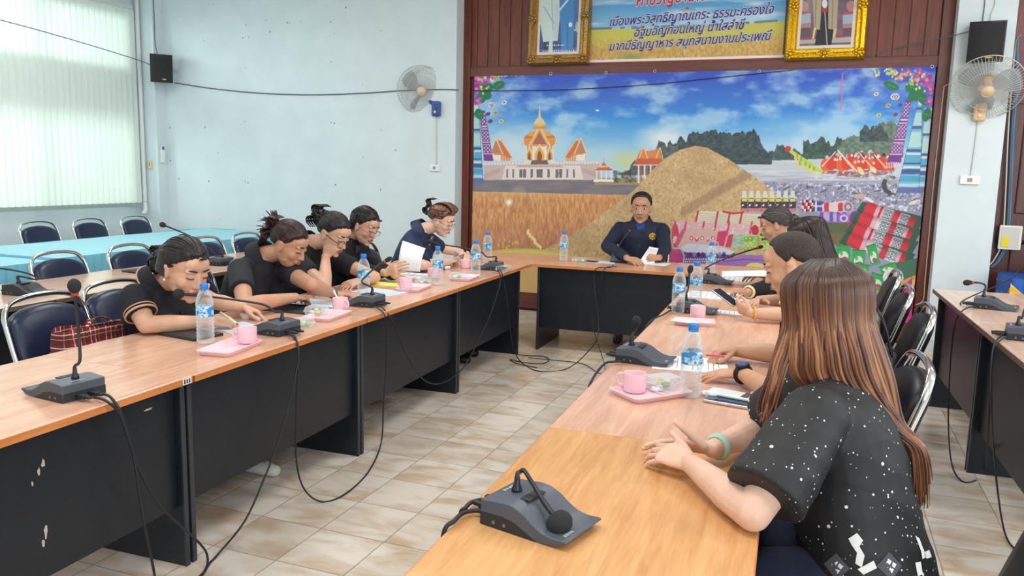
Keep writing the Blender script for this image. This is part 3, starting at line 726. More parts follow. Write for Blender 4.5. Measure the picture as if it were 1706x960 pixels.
def ring_on(b,c,ax,r,t,n=28,flat=1.0,ry=None):
    M=axes(ax,(0,0,1) if abs(Vector(ax).normalized().z)<.9 else (1,0,0),c)
    b.tube([M@Vector((r*math.cos(2*math.pi*i/n),0,(ry or r)*math.sin(2*math.pi*i/n))) for i in range(n)],t,8,closed=True,flat=flat)
def collar_polo(pd,ms,r=.072,trim=None,open_=.42,h=.05):
    """folded collar round the neck, open at the front"""
    N_,Sd=pd['N'],pd['Sd']; nk=pd['M']@(Vector((0,-.02,-.06))*pd['s'])-N_; up=(nk.normalized()+pd['up']).normalized(); fw=(pd['fw']-up*(pd['fw']@up)).normalized(); n=34
    def P(a,rr,zz):
        c_=math.cos(a); return N_+(Sd*math.sin(a)*1.08+fw*c_)*rr+up*(zz-.040*max(0,c_)**1.3+.012*max(0,-c_))
    v=[];f=[]; ringp=[(.112,-.022),(.110,-.012),(.088,.028),(.078,h),(.070,h),(.066,h-.01),(.064,.0)]
    m=len(ringp)
    for i in range(n+1):
        a=open_+(2*math.pi-2*open_)*i/n
        for rr,zz in ringp: v.append(P(a,rr*r/.072,zz))
    for i in range(n):
        for k in range(m-1): f.append((i*m+k,i*m+m+k,i*m+m+k+1,i*m+k+1))
    b=MB(); b.add(v,f); co=child(pd,b,'collar',[ms])
    if trim:
        b=MB(); b.tube([P(open_+(2*math.pi-2*open_)*i/n,.113*r/.072,-.020) for i in range(n+1)],.0042,8); b.v=[p-pd['org'] for p in b.v]; b.build('collar_trim',[trim],co,True)
def glasses(pd,ms,w=.026,h=.019,lens=None,temple=None,drop=.0):
    M,s=pd['M'],pd['s']; b=MB(); L_=MB(); tbs=[]
    def Q(p): return M@(Vector(p)*s)
    for sx in (-1,1):
        pts=[Q((sx*.033+w*math.copysign(abs(math.cos(a))**.7,math.cos(a)),.101-.006*abs(math.cos(a)),.001-drop+h*math.copysign(abs(math.sin(a))**.7,math.sin(a)))) for a in [2*math.pi*i/24 for i in range(24)]]
        b.tube(pts,.0019*s,6,closed=True)
        k=len(L_.v); L_.v+=pts; L_.f.append(tuple(range(k,k+24))); L_.m.append(0)
        tb=MB(); tbs.append(tb); tb.tube([Q((sx*.060,.096,.006-drop)),Q((sx*.072,.05,.008-drop)),Q((sx*.080,.0,.012-drop))],.0024*s,6)
    b.tube([Q((-.009,.101,.006-drop)),Q((0,.106,.008-drop)),Q((.009,.101,.006-drop))],.0017*s,6)
    g=child(pd,b,'glasses',[ms]); 
    for tb in tbs: tb.v=[p-pd['org'] for p in tb.v]; tb.build('temple_arm',[temple or ms],g,True)
def bun(b,M,s,c,r,seed,n=26,w=.012):
    rs=random.Random(seed)
    b.ell(M@(Vector(c)*s),tuple(q*s*.86 for q in r),16,12,M=M.to_3x3().to_4x4())
    for i in range(n):
        a=rs.uniform(0,6.28); t=rs.uniform(-1,1); pts=[]
        q=Vector((rs.gauss(0,1),rs.gauss(0,1),rs.gauss(0,1))).normalized(); u=q.orthogonal().normalized(); w2=q.cross(u)
        for k in range(7):
            g=a+k*.5; d=(u*math.cos(g)+w2*math.sin(g)+q*t*.5).normalized(); pts.append(M@((Vector(c)+Vector((d.x*r[0],d.y*r[1],d.z*r[2])))*s))
        lockP(b,pts,w*s,6,.6)
def surf_decal(so,pts_fn,off=.0018):
    pass
# ================================================================ people
SK1=skin('skin_tan',srgb(208,164,138)); SK2=skin('skin_brown',srgb(194,146,118)); SK3=skin('skin_fair',srgb(228,188,166)); SK4=skin('skin_warm',srgb(206,158,126))
CB=mat('black_polo_cotton',srgb(28,30,36),.85,noise=.12,nscale=60,bump=.12,bscale=400)
CB2=mat('black_shirt_cotton',srgb(24,25,29),.85,noise=.12,nscale=60,bump=.12,bscale=400)
CN=mat('navy_jacket_cloth',srgb(26,34,58),.7,noise=.1,nscale=60,bump=.12,bscale=400)
CN2=mat('navy_blouse_cloth',srgb(24,38,72),.6,noise=.1,nscale=60,bump=.1,bscale=300)
CP=mat('dark_trousers',srgb(26,27,32),.85,noise=.1,nscale=50)
CJ=mat('navy_jeans',srgb(30,40,66),.8,noise=.12,nscale=60)
TR=mat('beige_piping',srgb(196,158,128),.7)
HB=hair_mat('black_hair',srgb(16,13,13),srgb(42,36,36),(60,30,60))
HBR=hair_mat('reddish_black_hair',srgb(22,16,16),srgb(70,40,34),(60,30,60))
HC=hair_mat('copper_brown_hair',srgb(72,46,32),srgb(148,104,76),(70,30,70))
HG=hair_mat('grey_black_hair',srgb(38,35,34),srgb(92,87,84),(160,30,160))
CLIP=mat('black_clip_plastic',srgb(22,20,22),.25)
def A(px,py,z): return at(px,py,z)
UP=(0,0,1)
# ---- the woman with the low bun and the beige-edged polo
def clip(pd,c,s=1.0,col=None,ax=(0,0,1)):
    """claw clip: two toothed curved jaws and a hinge, hugging the knot of hair"""
    b=MB(); M=pd['M']; hs=pd['s']; c=Vector(c)
    for k in (-1,1):
        for i in range(6):
            x=(i-2.5)*.013*s; pts=[c+Vector((x,-.010,k*.006)),c+Vector((x*1.1,-.026*s,k*.024*s)),c+Vector((x*1.15,-.018*s,k*.042*s)),c+Vector((x*1.1,.010*s,k*.050*s))]
            b.tube([M@(q*hs) for q in catmull(pts,4)],[.0066*hs]*6+[.0055*hs]*4+[.0035*hs]*3,6)
        b.tube([M@((c+Vector((q,-.026*s,k*.024*s)))*hs) for q in (-.036*s,0,.036*s)],.0075*hs,8); b.tube([M@((c+Vector((q*.9,-.020*s,k*.039*s)))*hs) for q in (-.036*s,0,.036*s)],.006*hs,8)
    b.tube([M@((c+Vector((q,-.012*s,0)))*hs) for q in (-.034*s,0,.034*s)],.010*hs,8)
    return child(pd,b,'hair_clip',[col or CLIP])
eL,wL=V(-2.72,3.26,.84),A(404,511,.815); eR,wR=A(243,541,.80),A(352,536,.79)
p1=person('person','woman in a black polo with beige piping writing at the desk, low bun',(-2.95,3.08),(1,-.02),(-2.785,3.00,.965),(-2.60,2.935,1.052),(.93,-.22,-.40),(.25,-.05,1),
 dict(R=dict(e=eR,w=wR,h=dict(f=A(392,537,.78)-wR,n=(.2,-.5,.85),curl=(.75,.7,.4),thumb=(.5,.75,-.5),tcurl=.25)),
      L=dict(e=eL,w=wL,h=dict(f=A(438,524,.775)-wL,n=(.0,.25,1),curl=(.5,.65,.4),thumb=(.55,.8,-.35)))),
 SK1,CB,CP,girth=1.06,sw=.165,hs=1.19,seed=3,knee_fwd=(.22,.44),feet_col=mat('white_shoe',srgb(225,224,220),.5))
b=MB(); M,s=p1['M'],p1['s']
cap(b,M,s,HL_BACK,.007,seed=2,rough=.0008); pulled(b,M,s,(0,-.115,-.02),seed=2); bun(b,M,s,(.0,-.128,-.03),(.05,.042,.058),5)
for k in range(30):
    sx=(-1,1)[k%2]; z=.075-.004*k; lockP(b,[M@(V(sx*.078,.0,max(-.03,z*.9))*s),M@(V(sx*.076,-.055,z*.75)*s),M@(V(sx*.04,-.105,z*.3-.02)*s),M@(V(sx*.012,-.128,-.03)*s)],.009*s)
child(p1,b,'hair',[HB]); clip(p1,(0,-.148,-.03),1.0)
collar_polo(p1,CB,trim=TR)
for k in 'RL':
    b=MB(); e=dict(R=eR,L=eL)[k]; sh=p1['sh'][k]; ax=(e-sh).normalized(); q=sh.lerp(e,.60)
    ring_on(b,q,ax,.0665*1.04,.0045,flat=1.2); ring_on(b,q-ax*.017,ax,.0675*1.04,.003); child(p1,b,'sleeve_piping',[TR])
b=MB(); M_pearl=mat('pearl',srgb(230,222,210),.2)
for sx in (-1,1): b.ell(M@(V(sx*.083,.004,-.040)*s),(.005,.005,.006),10,8)
child(p1,b,'earrings',[M_pearl])
b=MB()
for k in range(3): b.ell(p1['sp'](.84-.1*k)+p1['fw']*(.105-.0*k+.026*k),(.006,.006,.006),8,6)
child(p1,b,'shirt_buttons',[CLIP])
# ---- the woman with the spiky clipped hair
eR,wR=A(408,508,.81),A(492,496,.815); eL,wL=A(520,476,.87),A(556,489,.80)
p2=person('person','woman in a plain black polo with spiky clipped ponytail pointing at papers',(-3.04,3.84),(1,0),(-2.86,3.86,1.0),(-2.69,3.87,1.085),(.90,.12,-.52),(.3,0,1),
 dict(R=dict(e=eR,w=wR,h=dict(f=A(532,497,.775)-wR,n=(.2,-.4,.9),curl=(.55,.5,.3),thumb=(.6,.75,-.4))),
      L=dict(e=eL,w=wL,h=dict(f=A(592,492,.775)-wL,n=(.2,.2,1),curl=(.5,.55,.35)))),
 SK2,CB,CP,girth=1.10,sw=.168,hs=1.10,seed=4,knee_fwd=.34)
b=MB(); M,s=p2['M'],p2['s']; rs=random.Random(8)
cap(b,M,s,HL_BACK,.008,seed=4,rough=.0008); pulled(b,M,s,(0,-.105,.03),seed=4)
for i in range(60):
    a=rs.uniform(-.5,.5); l=rs.uniform(.05,.095); r0=V(rs.uniform(-.025,.025),-.10,.03+rs.uniform(-.02,.02)); d=V(a,-.7+rs.uniform(-.3,.2),rs.uniform(-.7,.9)).normalized()
    lockP(b,[M@(r0*s),M@((r0+d*l*.5+V(0,0,.012))*s),M@((r0+d*l+V(rs.uniform(-.02,.02),0,rs.uniform(-.03,.02)))*s)],rs.uniform(.003,.008)*s)
for i in range(26):
    t=rs.uniform(-.02,.02); lockP(b,[M@(V(t,-.10,.02)*s),M@(V(t*2,-.135,-.01)*s),M@(V(t*2.4,-.14,-.07-rs.uniform(0,.03))*s)],.009*s)
child(p2,b,'hair',[HBR]); b=MB(); ax=(wL-eL).normalized(); ring_on(b,wL-ax*.012,ax,.029,.004); child(p2,b,'green_bracelet',[mat('green_beads',srgb(70,96,66),.4)]); clip(p2,(0,-.118,.03),1.2,mat('brown_clip',srgb(70,40,32),.3)); collar_polo(p2,CB)
# ---- the woman resting her cheek on her fist
eR=A(541,478,.80); hc=V(-2.77,4.47,1.10); hf=V(.88,-.10,-.50); M0=axes(hf,(.3,0,1),hc)
wR=M0@V(.055,.055,-.135); eL,wL=A(624,462,.80),A(600,467,.80)
p3=person('person','woman in black shirt and black-rimmed glasses resting her cheek on her fist',(-3.08,4.46),(1,0),(-2.96,4.47,1.02),hc,hf,(.3,0,1),
 dict(R=dict(e=eR,w=wR,h=dict(f=M0@V(.050,.075,-.045)-wR,n=(.5,-.6,.3),curl=(1.0,1.2,.7),thumb=(.6,.7,-.3))),
      L=dict(e=eL,w=wL,h=dict(f=A(577,476,.775)-wL,n=(.25,-.2,1),curl=(.45,.5,.35)))),
 SK1,CB2,CP,girth=1.08,sw=.165,hs=1.12,seed=5,knee_fwd=.32)
b=MB(); M,s=p3['M'],p3['s']; cap(b,M,s,HL_BACK,.007,seed=6,rough=.0008); pulled(b,M,s,(0,-.105,.035),seed=6); bun(b,M,s,(.0,-.118,.035),(.042,.036,.045),7)
child(p3,b,'hair',[HB]); clip(p3,(0,-.138,.035),1.35)
glasses(p3,mat('black_frame',srgb(28,28,30),.3),.026,.021,drop=.012); collar_polo(p3,CB2,r=.064)
# embroidered white mark on the chest
def chest_mark(pd,px,py,strokes,w,name,ms,scale):
    so=pd['shirt']; me=so.data; bv=BVHTree.FromPolygons([v.co.copy() for v in me.vertices],[tuple(p.vertices) for p in me.polygons])
    o0=Vector((0,0,CAMH))-pd['org']; h=bv.ray_cast(o0,ray(px,py).normalized())
    if h[0] is None: print('decal miss',name); return
    c,nn=h[0],h[1]; r=CR-nn*(CR@nn); r.normalize(); u=nn.cross(r); u=u if u.z>0 else -u
    q=MB()
    for st in strokes:
        pts=[]
        for x,y in st:
            p=c+r*(x*scale)+u*(y*scale); k=bv.find_nearest(p); pts.append(k[0]+k[1]*.002)
        q.tube(pts,w,6)
    return q.build(name,[ms],pd['o'],True)
M_emb=mat('white_thread',srgb(225,225,225),.7)
chest_mark(p3,570,457,[[(-1.1,.2),(-.5,.1)],[(-.2,-.6),(0,.5),(.35,1.1)],[(-.3,.2),(.1,-.3),(.5,-.6),(.6,0),(.2,.3)],[(.6,-.3),(1.0,.0)]],.0022,'embroidered_mark',M_emb,.03)
# ---- the woman with pink glasses
eR,wR=V(-3.0,4.93,.83),A(643,455,.815); eL,wL=V(-2.98,5.26,.83),A(660,460,.80)
p4=person('person','woman with straight black hair and pink glasses turning a white page',(-3.14,5.08),(1,0),(-3.01,5.07,1.03),(-2.88,5.06,1.115),(.88,-.08,-.45),(.3,0,1),
 dict(R=dict(e=eR,w=wR,h=dict(f=A(662,446,.86)-wR,n=(.3,-.8,.3),curl=(.5,.6,.4),thumb=(.5,.8,-.3))),
      L=dict(e=eL,w=wL,h=dict(f=A(676,465,.775)-wL,n=(0,.5,1),curl=(.4,.5,.3)))),
 SK1,mat('black_cardigan',srgb(22,23,27),.85,noise=.1,nscale=60,bump=.12,bscale=400),CP,girth=.98,sw=.16,hs=1.10,seed=6,sleeve='long')
b=MB(); M,s=p4['M'],p4['s']; cap(b,M,s,HL_BACK,.008,seed=8,rough=.001); pulled(b,M,s,(0,-.112,-.02),seed=8,lift=.0088); rs=random.Random(5)
for i in range(60):
    az=R(rs.uniform(98,262)); d=V(math.sin(az),math.cos(az),0); t=rs.uniform(.8,1)
    r0=V(0,-.012,.03)+d*(.085*t); pts=[r0+V(0,0,.04),r0+V(0,0,-.03),V(d.x*.075,-.06+d.y*.045,-.10),V(d.x*.05,-.085+d.y*.03,-.15-.03*rs.random())]
    lockP(b,[M@(q*s) for q in pts],.011*s)
child(p4,b,'hair',[HB])
glasses(p4,mat('steel_frame',srgb(120,110,112),.3,.6),.026,.015,temple=mat('pink_frame',srgb(226,84,128),.35),drop=.012)
b=MB(); N_=p4['N']; b.prism([(-.05,.02),(.05,.02),(.0,-.13)],0,.004,M=axes(p4['up'],p4['fw'],p4['sp'](.88)+p4['fw']*.098)); 
child(p4,b,'inner_top',[mat('charcoal_top',srgb(48,50,62),.8)])
# ---- the woman with copper brown swept-up hair
eR,wR=A(704,442,.81),A(750,436,.80); eL,wL=V(-2.80,6.18,.86),A(778,423,.81)
p5=person('person','woman with swept-up brown hair in a navy blouse writing beside the corner',(-2.96,5.80),(1,.12),(-2.80,5.83,1.03),(-2.64,5.86,1.12),(.95,.10,-.42),(.25,0,1),
 dict(R=dict(e=eR,w=wR,h=dict(f=A(776,430,.785)-wR,n=(.1,-.4,.9),curl=(.7,.6,.4),thumb=(.5,.8,-.4))),
      L=dict(e=eL,w=wL,h=dict(f=A(783,432,.785)-wL,n=(.3,.2,1),curl=(.7,.6,.4)))),
 SK3,CN2,CP,girth=1.06,sw=.165,hs=1.03,seed=7,sleeve_t=.95,cuffw=1.05)
b=MB(); M,s=p5['M'],p5['s']; rs=random.Random(3)
cap(b,M,s,HL_BACK,.016,seed=9,rough=.002,tf=lambda a,t:1+.9*max(0,1-abs(t-.35)/.3)*(1 if a<70 else .3))
for i in range(46):
    x=rs.uniform(-.06,.06); lockP(b,[M@(V(x,.078-abs(x)*.3,.075)*s),M@(V(x*1.1,.07,.122)*s),M@(V(x*.9,.0,.142)*s),M@(V(x*.6,-.07,.115)*s),M@(V(x*.3,-.115,.06)*s)],.010*s)
for i in range(24):
    sx=rs.choice((-1,1)); z=rs.uniform(-.05,.06); z=max(z,-.01); lockP(b,[M@(V(sx*.074,.030,z+.045)*s),M@(V(sx*.086,-.01,z+.03)*s),M@(V(sx*.07,-.08,z*.6+.03)*s),M@(V(sx*.01,-.118,.04)*s)],.010*s)
child(p5,b,'hair',[HC]); clip(p5,(0,-.125,.06),1.3)
glasses(p5,mat('silver_frame',srgb(170,168,165),.25,.8),.026,.019,drop=.010); collar_polo(p5,CN2)
b=MB(); fw,up=p5['fw'],p5['up']
b.prism([(-.028,.06),(.028,.06),(.022,-.12),(-.022,-.12)],0,.006,M=axes(up,fw,p5['sp'](.86)+fw*.104)); child(p5,b,'patterned_placket',[mat('beige_pattern',srgb(200,176,150),.7,col2=srgb(70,60,66),nscale=70)])
b=MB(); M=p5['M']
for sx in (-1,1): b.ell(M@(V(sx*.084,.004,-.042)*s),(.006,.006,.010),10,8)
child(p5,b,'earrings',[mat('gold_metal',srgb(220,180,100),.25,1.0)])
b=MB(); ax=(wL-eL).normalized(); ring_on(b,wL-ax*.02,ax,.031,.005); b.box(-.014,.014,-.006,.006,-.014,.014,M=axes((0,-.6,.8),ax,wL-ax*.02+V(0,-.015,.024))); child(p5,b,'wristwatch',[CLIP],False)
# ---- the man at the head desk
eR,wR=V(-1.60,7.28,.85),A(1046,431,.80); eL,wL=V(-1.07,7.30,.85),A(1098,430,.80)
pm=person('person','man in a navy zip jacket with yellow badge facing us at the head desk',(-1.335,7.60),(.08,-1),(-1.335,7.54,1.075),(-1.335,7.50,1.205),(.10,-1,-.08),(0,0,1),
 dict(R=dict(e=eR,w=wR,h=dict(f=V(.10,-.06,-.01),n=(-.1,-.5,.8),curl=(.6,.6,.4),thumb=(.5,.8,-.3))),
      L=dict(e=eL,w=wL,h=dict(f=V(-.10,-.05,.01),n=(.3,-.5,.6),curl=(.7,.7,.4),thumb=(.5,.8,-.3)))),
 SK2,CN,mat('khaki_grey_trousers',srgb(96,94,88),.85),girth=1.12,sw=.20,female=False,hs=1.2,seed=11,sleeve='long',open_eyes=True,lips=M_lipm,belly=.01,feet_col=mat('grey_shoe',srgb(96,92,88),.6))
b=MB(); M,s=pm['M'],pm['s']; cap(b,M,s,HL_MAN,.010,seed=12,rough=.0012,tf=lambda a,t:.45+1.0*min(1,t/.5)); child(pm,b,'hair',[HB])
HS=hair_mat('short_black_hair',srgb(22,20,20),srgb(66,62,60),(140,140,140))
collar_polo(pm,CN,r=.070,h=.05); 
b=MB(); fw,up,Sd,sp=pm['fw'],pm['up'],pm['Sd'],pm['sp']
b.prism([(-.045,.05),(.045,.05),(.004,-.12),(-.004,-.12)],0,.006,M=axes(up,fw,sp(.90)+fw*.094)); child(pm,b,'polo_shirt',[mat('blue_polo',srgb(38,74,150),.8)])
b=MB(); b.tube([sp(t)+fw*(.132 if t<.6 else .132-.05*(t-.6)/.3) for t in (.2,.4,.6,.75)],.004,6); child(pm,b,'jacket_zip',[mat('zip_metal',srgb(90,96,110),.35,.8)])
def badge(pd,px,py,rad):
    so=pd['shirt']; me=so.data; bv=BVHTree.FromPolygons([v.co.copy() for v in me.vertices],[tuple(p.vertices) for p in me.polygons])
    h=bv.ray_cast(Vector((0,0,CAMH))-pd['org'],ray(px,py).normalized())
    if h[0] is None: print('badge miss'); return
    M=axes((0,0,1),h[1],h[0]+h[1]*.003); q=MB(); n=16
    q.prism([((rad if i%2==0 else rad*.76)*math.cos(6.283*i/n),(rad if i%2==0 else rad*.76)*math.sin(6.283*i/n)) for i in range(n)],-.004,.002,0,M=M)
    q.tube([M@V(rad*.55*math.cos(6.283*i/20),rad*.55*math.sin(6.283*i/20),.002) for i in range(20)],rad*.07,6,1,closed=True)
    for i in range(8): a=6.283*i/8; q.tube([M@V(rad*.2*math.cos(a),rad*.2*math.sin(a),.002),M@V(rad*.52*math.cos(a),rad*.52*math.sin(a),.002)],rad*.05,5,1)
    q.build('badge',[mat('badge_yellow',srgb(240,196,30),.5),mat('badge_navy',srgb(50,46,60),.6)],pd['o'])
badge(pm,1087,394,.036)
# ---- the woman with grey-black hair at the far right
eL,wL=V(.02,5.80,.82),A(1246,487,.80); eR,wR=V(.06,6.38,.83),A(1274,460,.825)
p9=person('person','woman with grey-streaked tied hair reading documents nearest the backdrop',(.36,6.02),(-1,.05),(.08,6.05,1.06),(-.10,6.08,1.185),(-.93,.05,-.40),(-.25,0,1),
 dict(R=dict(e=eR,w=wR,h=dict(f=A(1246,457,.82)-wR,n=(.0,.3,1),curl=(.35,.4,.3),thumb=(.6,.7,-.2))),
      L=dict(e=eL,w=wL,h=dict(f=A(1205,482,.79)-wL,n=(-.1,-.2,1),curl=(.4,.5,.3)))),
 SK2,CB2,CP,girth=1.05,sw=.17,hs=1.08,seed=13,sleeve='long')
b=MB(); M,s=p9['M'],p9['s']; cap(b,M,s,HL_BACK,.009,seed=14,rough=.0008); pulled(b,M,s,(0,-.105,-.02),seed=14); bun(b,M,s,(.0,-.115,-.02),(.035,.03,.04),9); child(p9,b,'hair',[HG])
b=MB(); ax=(wL-eL).normalized(); ring_on(b,wL-ax*.012,ax,.036,.010,flat=.45); child(p9,b,'cream_cuff',[mat('cream_cloth',srgb(232,220,180),.8)])
# ---- the woman with long dark hair holding a phone
eL,wL=V(.03,4.46,.80),A(1252,522,.80); eR,wR=V(.05,4.98,.80),A(1264,500,.81)
p8=person('person','woman with long dark hair holding a dark phone, partly hidden behind the man',(.29,4.60),(-1,0),(.12,4.76,1.06),(.09,4.84,1.165),(-.90,.25,-.42),(-.25,0,1),
 dict(R=dict(e=eR,w=wR,h=dict(f=A(1226,505,.84)-wR,n=(.1,.8,.3),curl=(.5,.6,.4))),
      L=dict(e=eL,w=wL,h=dict(f=A(1212,505,.83)-wL,n=(-.15,-.8,-.35),curl=(.6,.65,.45),thumb=(.45,.8,-.45)))),
 SK1,CB2,CP,girth=1.03,sw=.165,hs=1.10,seed=15)
HD=hair_mat('dark_brown_hair',srgb(20,15,14),srgb(62,42,34),(70,70,12))
b=MB(); M,s=p8['M'],p8['s']; cap(b,M,s,HL_BACK,.013,seed=16,rough=.0015); rs=random.Random(6)
H8=M.translation
for i in range(150):
    az=R(rs.uniform(62,298)); d=V(math.sin(az),math.cos(az),0); r0=V(0,-.012,.02)+V(d.x*.088,d.y*.105,0)
    g=[M@(q*s) for q in (V(d.x*.03,d.y*.05-.01,.118),r0+V(0,0,.06),r0+V(0,0,-.02))]
    e=g[-1]; out=(e-H8); out.z=0; out.normalize()
    g+= [e+out*.018+V(.02,0,-.10),e+out*.022+V(.05+.02*rs.random(),0,-.20),e+out*.01+V(.07+.04*rs.random(),0,-.27-.06*rs.random())]
    lockP(b,g,.012)
child(p8,b,'hair',[HD])
b=MB(); ax=(wL-eL).normalized(); ring_on(b,wL-ax*.015,ax,.033,.0055); child(p8,b,'yellow_bracelet',[mat('yellow_beads',srgb(228,178,70),.4)])
# ---- the man with the black watch
eL,wL=A(1312,668,.80),A(1236,622,.795); eR,wR=A(1318,592,.80),A(1224,584,.795)
p7=person('person','man with thinning cropped hair and black wristwatch holding a pink pen',(.19,3.17),(-1,.02),(.12,3.28,1.06),(.015,3.325,1.185),(-.92,.16,-.36),(-.2,0,1),
 dict(R=dict(e=eR,w=wR,h=dict(f=A(1172,590,.785)-wR,n=(0,.3,1),curl=(.75,.7,.4),thumb=(.5,.8,-.4))),
      L=dict(e=eL,w=wL,h=dict(f=A(1168,624,.775)-wL,n=(-.1,-.15,1),curl=(.22,.3,.2),thumb=(.8,.6,-.2)))),
 SK4,mat('dark_navy_shirt',srgb(34,36,60),.8,noise=.1,nscale=60),CP,girth=1.10,sw=.185,female=False,hs=1.08,seed=17,lips=M_lipm)
b=MB(); M,s=p7['M'],p7['s']; cap(b,M,s,HL_MAN,.006,seed=18,rough=.0008,nz=140); child(p7,b,'hair',[hair_mat('thin_cropped_hair',srgb(22,19,18),srgb(70,56,48),(400,200,400),.6)])
b=MB(); ax=(wL-eL).normalized(); c=wL-ax*.018; ring_on(b,c,ax,.033,.0105,flat=.45)
Mw=axes(ax,(-.05,-.35,.95),c); wt=MB(); 
w=child(p7,b,'wristwatch',[mat('watch_rubber',srgb(24,26,28),.5)])
q=MB(); Mq=Mw@Matrix.Translation((0,0,.034)); q.lathe([(.024,-.006),(.026,0),(.025,.006),(.020,.008)],20,0,M=Mq); q.lathe([(.019,.0082),(.0,.0085)],20,1,M=Mq,cap=False)
for k in range(4): a=R(45+90*k); q.ell(Mq@V(.024*math.cos(a),.024*math.sin(a),.003),(.005,.005,.004),8,6)
q.v=[p-p7['org'] for p in q.v]; q.build('watch_case',[mat('watch_rubber',(0,0,0)),mat('watch_face_blue',srgb(58,92,170),.15)],w)
# ---- the woman with long brown hair in the foreground
eL,wL=V(-.035,1.755,.795),A(1150,772,.80); eR,wR=V(-.03,2.40,.80),A(1188,748,.80)
def big_sleeve(c,P,N_,sp,Sd,fw,up,sh):
    for k,e in (('L',eL),('R',eR)):
        s_=sh[k]; limb(c,[s_,s_.lerp(e,.4),s_.lerp(e,.83)],[.076,.085,.092],20,5,True)
    loft(c,[(P+V(0,0,-.13),Sd,fw,.225,.17),(P+V(0,0,-.02),Sd,fw,.215,.165),(P+up*.1,Sd,fw,.195,.15),(P+up*.25,Sd,fw,.18,.135)],26)
def star_mat():
    m,N,L,b=nt('black_star_print'); tc=N.new('ShaderNodeTexCoord')
    def dots(scale,rad,prob,off):
        mp=N.new('ShaderNodeMapping'); mp.inputs['Location'].default_value=(off,off*.7,off*1.3); L.new(tc.outputs['Object'],mp.inputs[0])
        v=N.new('ShaderNodeTexVoronoi'); v.inputs['Scale'].default_value=scale; L.new(mp.outputs[0],v.inputs[0])
        sp=N.new('ShaderNodeSeparateColor'); L.new(v.outputs['Color'],sp.inputs[0])
        th=N.new('ShaderNodeMath'); th.operation='MULTIPLY'; L.new(sp.outputs[1],th.inputs[0]); th.inputs[1].default_value=rad
        a=N.new('ShaderNodeMath'); a.operation='LESS_THAN'; L.new(v.outputs['Distance'],a.inputs[0]); L.new(th.outputs[0],a.inputs[1])
        c=N.new('ShaderNodeMath'); c.operation='LESS_THAN'; L.new(sp.outputs[0],c.inputs[0]); c.inputs[1].default_value=prob
        k=N.new('ShaderNodeMath'); k.operation='MULTIPLY'; L.new(a.outputs[0],k.inputs[0]); L.new(c.outputs[0],k.inputs[1]); return k
    d1=dots(40,.17,.6,.3); d2=dots(85,.24,.5,.9)
    mx=N.new('ShaderNodeMath'); mx.operation='MAXIMUM'; L.new(d1.outputs[0],mx.inputs[0]); L.new(d2.outputs[0],mx.inputs[1])
    mc=N.new('ShaderNodeMix'); mc.data_type='RGBA'; L.new(mx.outputs[0],mc.inputs['Factor']); mc.inputs['A'].default_value=(*srgb(26,27,30),1); mc.inputs['B'].default_value=(*srgb(226,228,228),1)
    L.new(mc.outputs['Result'],b.inputs['Base Color']); b.inputs['Roughness'].default_value=.62; return m
p6=person('person','woman with long brown hair in a star-speckled black shirt, hands clasped in the foreground',(.23,2.02),(-1,.08),(.125,2.12,1.035),(.088,2.165,1.185),(-.72,.69,-.12),(-.1,.05,1),
 dict(R=dict(e=eR,w=wR,h=dict(f=A(1092,735,.79)-wR,n=(.15,.55,.8),curl=(.18,.18,.1),thumb=(.45,.75,.45),tcurl=.05)),
      L=dict(e=eL,w=wL,h=dict(f=A(1078,742,.805)-wL,n=(-.1,-.5,.9),curl=(.42,.38,.25),thumb=(.45,.8,.15),tcurl=.1))),
 SK3,star_mat(),CJ,girth=1.06,sw=.17,hs=1.10,seed=19,vox=.0034,sleeve_t=.80,shirt_extra=big_sleeve,shoulders=dict(L=(.085,1.945,.975),R=(.10,2.30,.975)))
HT=[hair_mat('long_brown_hair_%s'%n,a_,b_,(40,40,3),.36,root=(1.20,1.34,srgb(54,39,35))) for n,a_,b_ in (('copper',srgb(124,80,54),srgb(150,102,68)),('auburn',srgb(100,62,45),srgb(126,82,57)),('light',srgb(148,102,68),srgb(174,124,84)),('deep',srgb(80,50,40),srgb(104,64,48)))]
b=MB(); M,s=p6['M'],p6['s']; rs=random.Random(11); H6=M.translation
cap(b,M,s,[(0,44),(25,40),(45,30),(62,22),(90,14),(180,8)],.004,seed=20,rough=.0005)
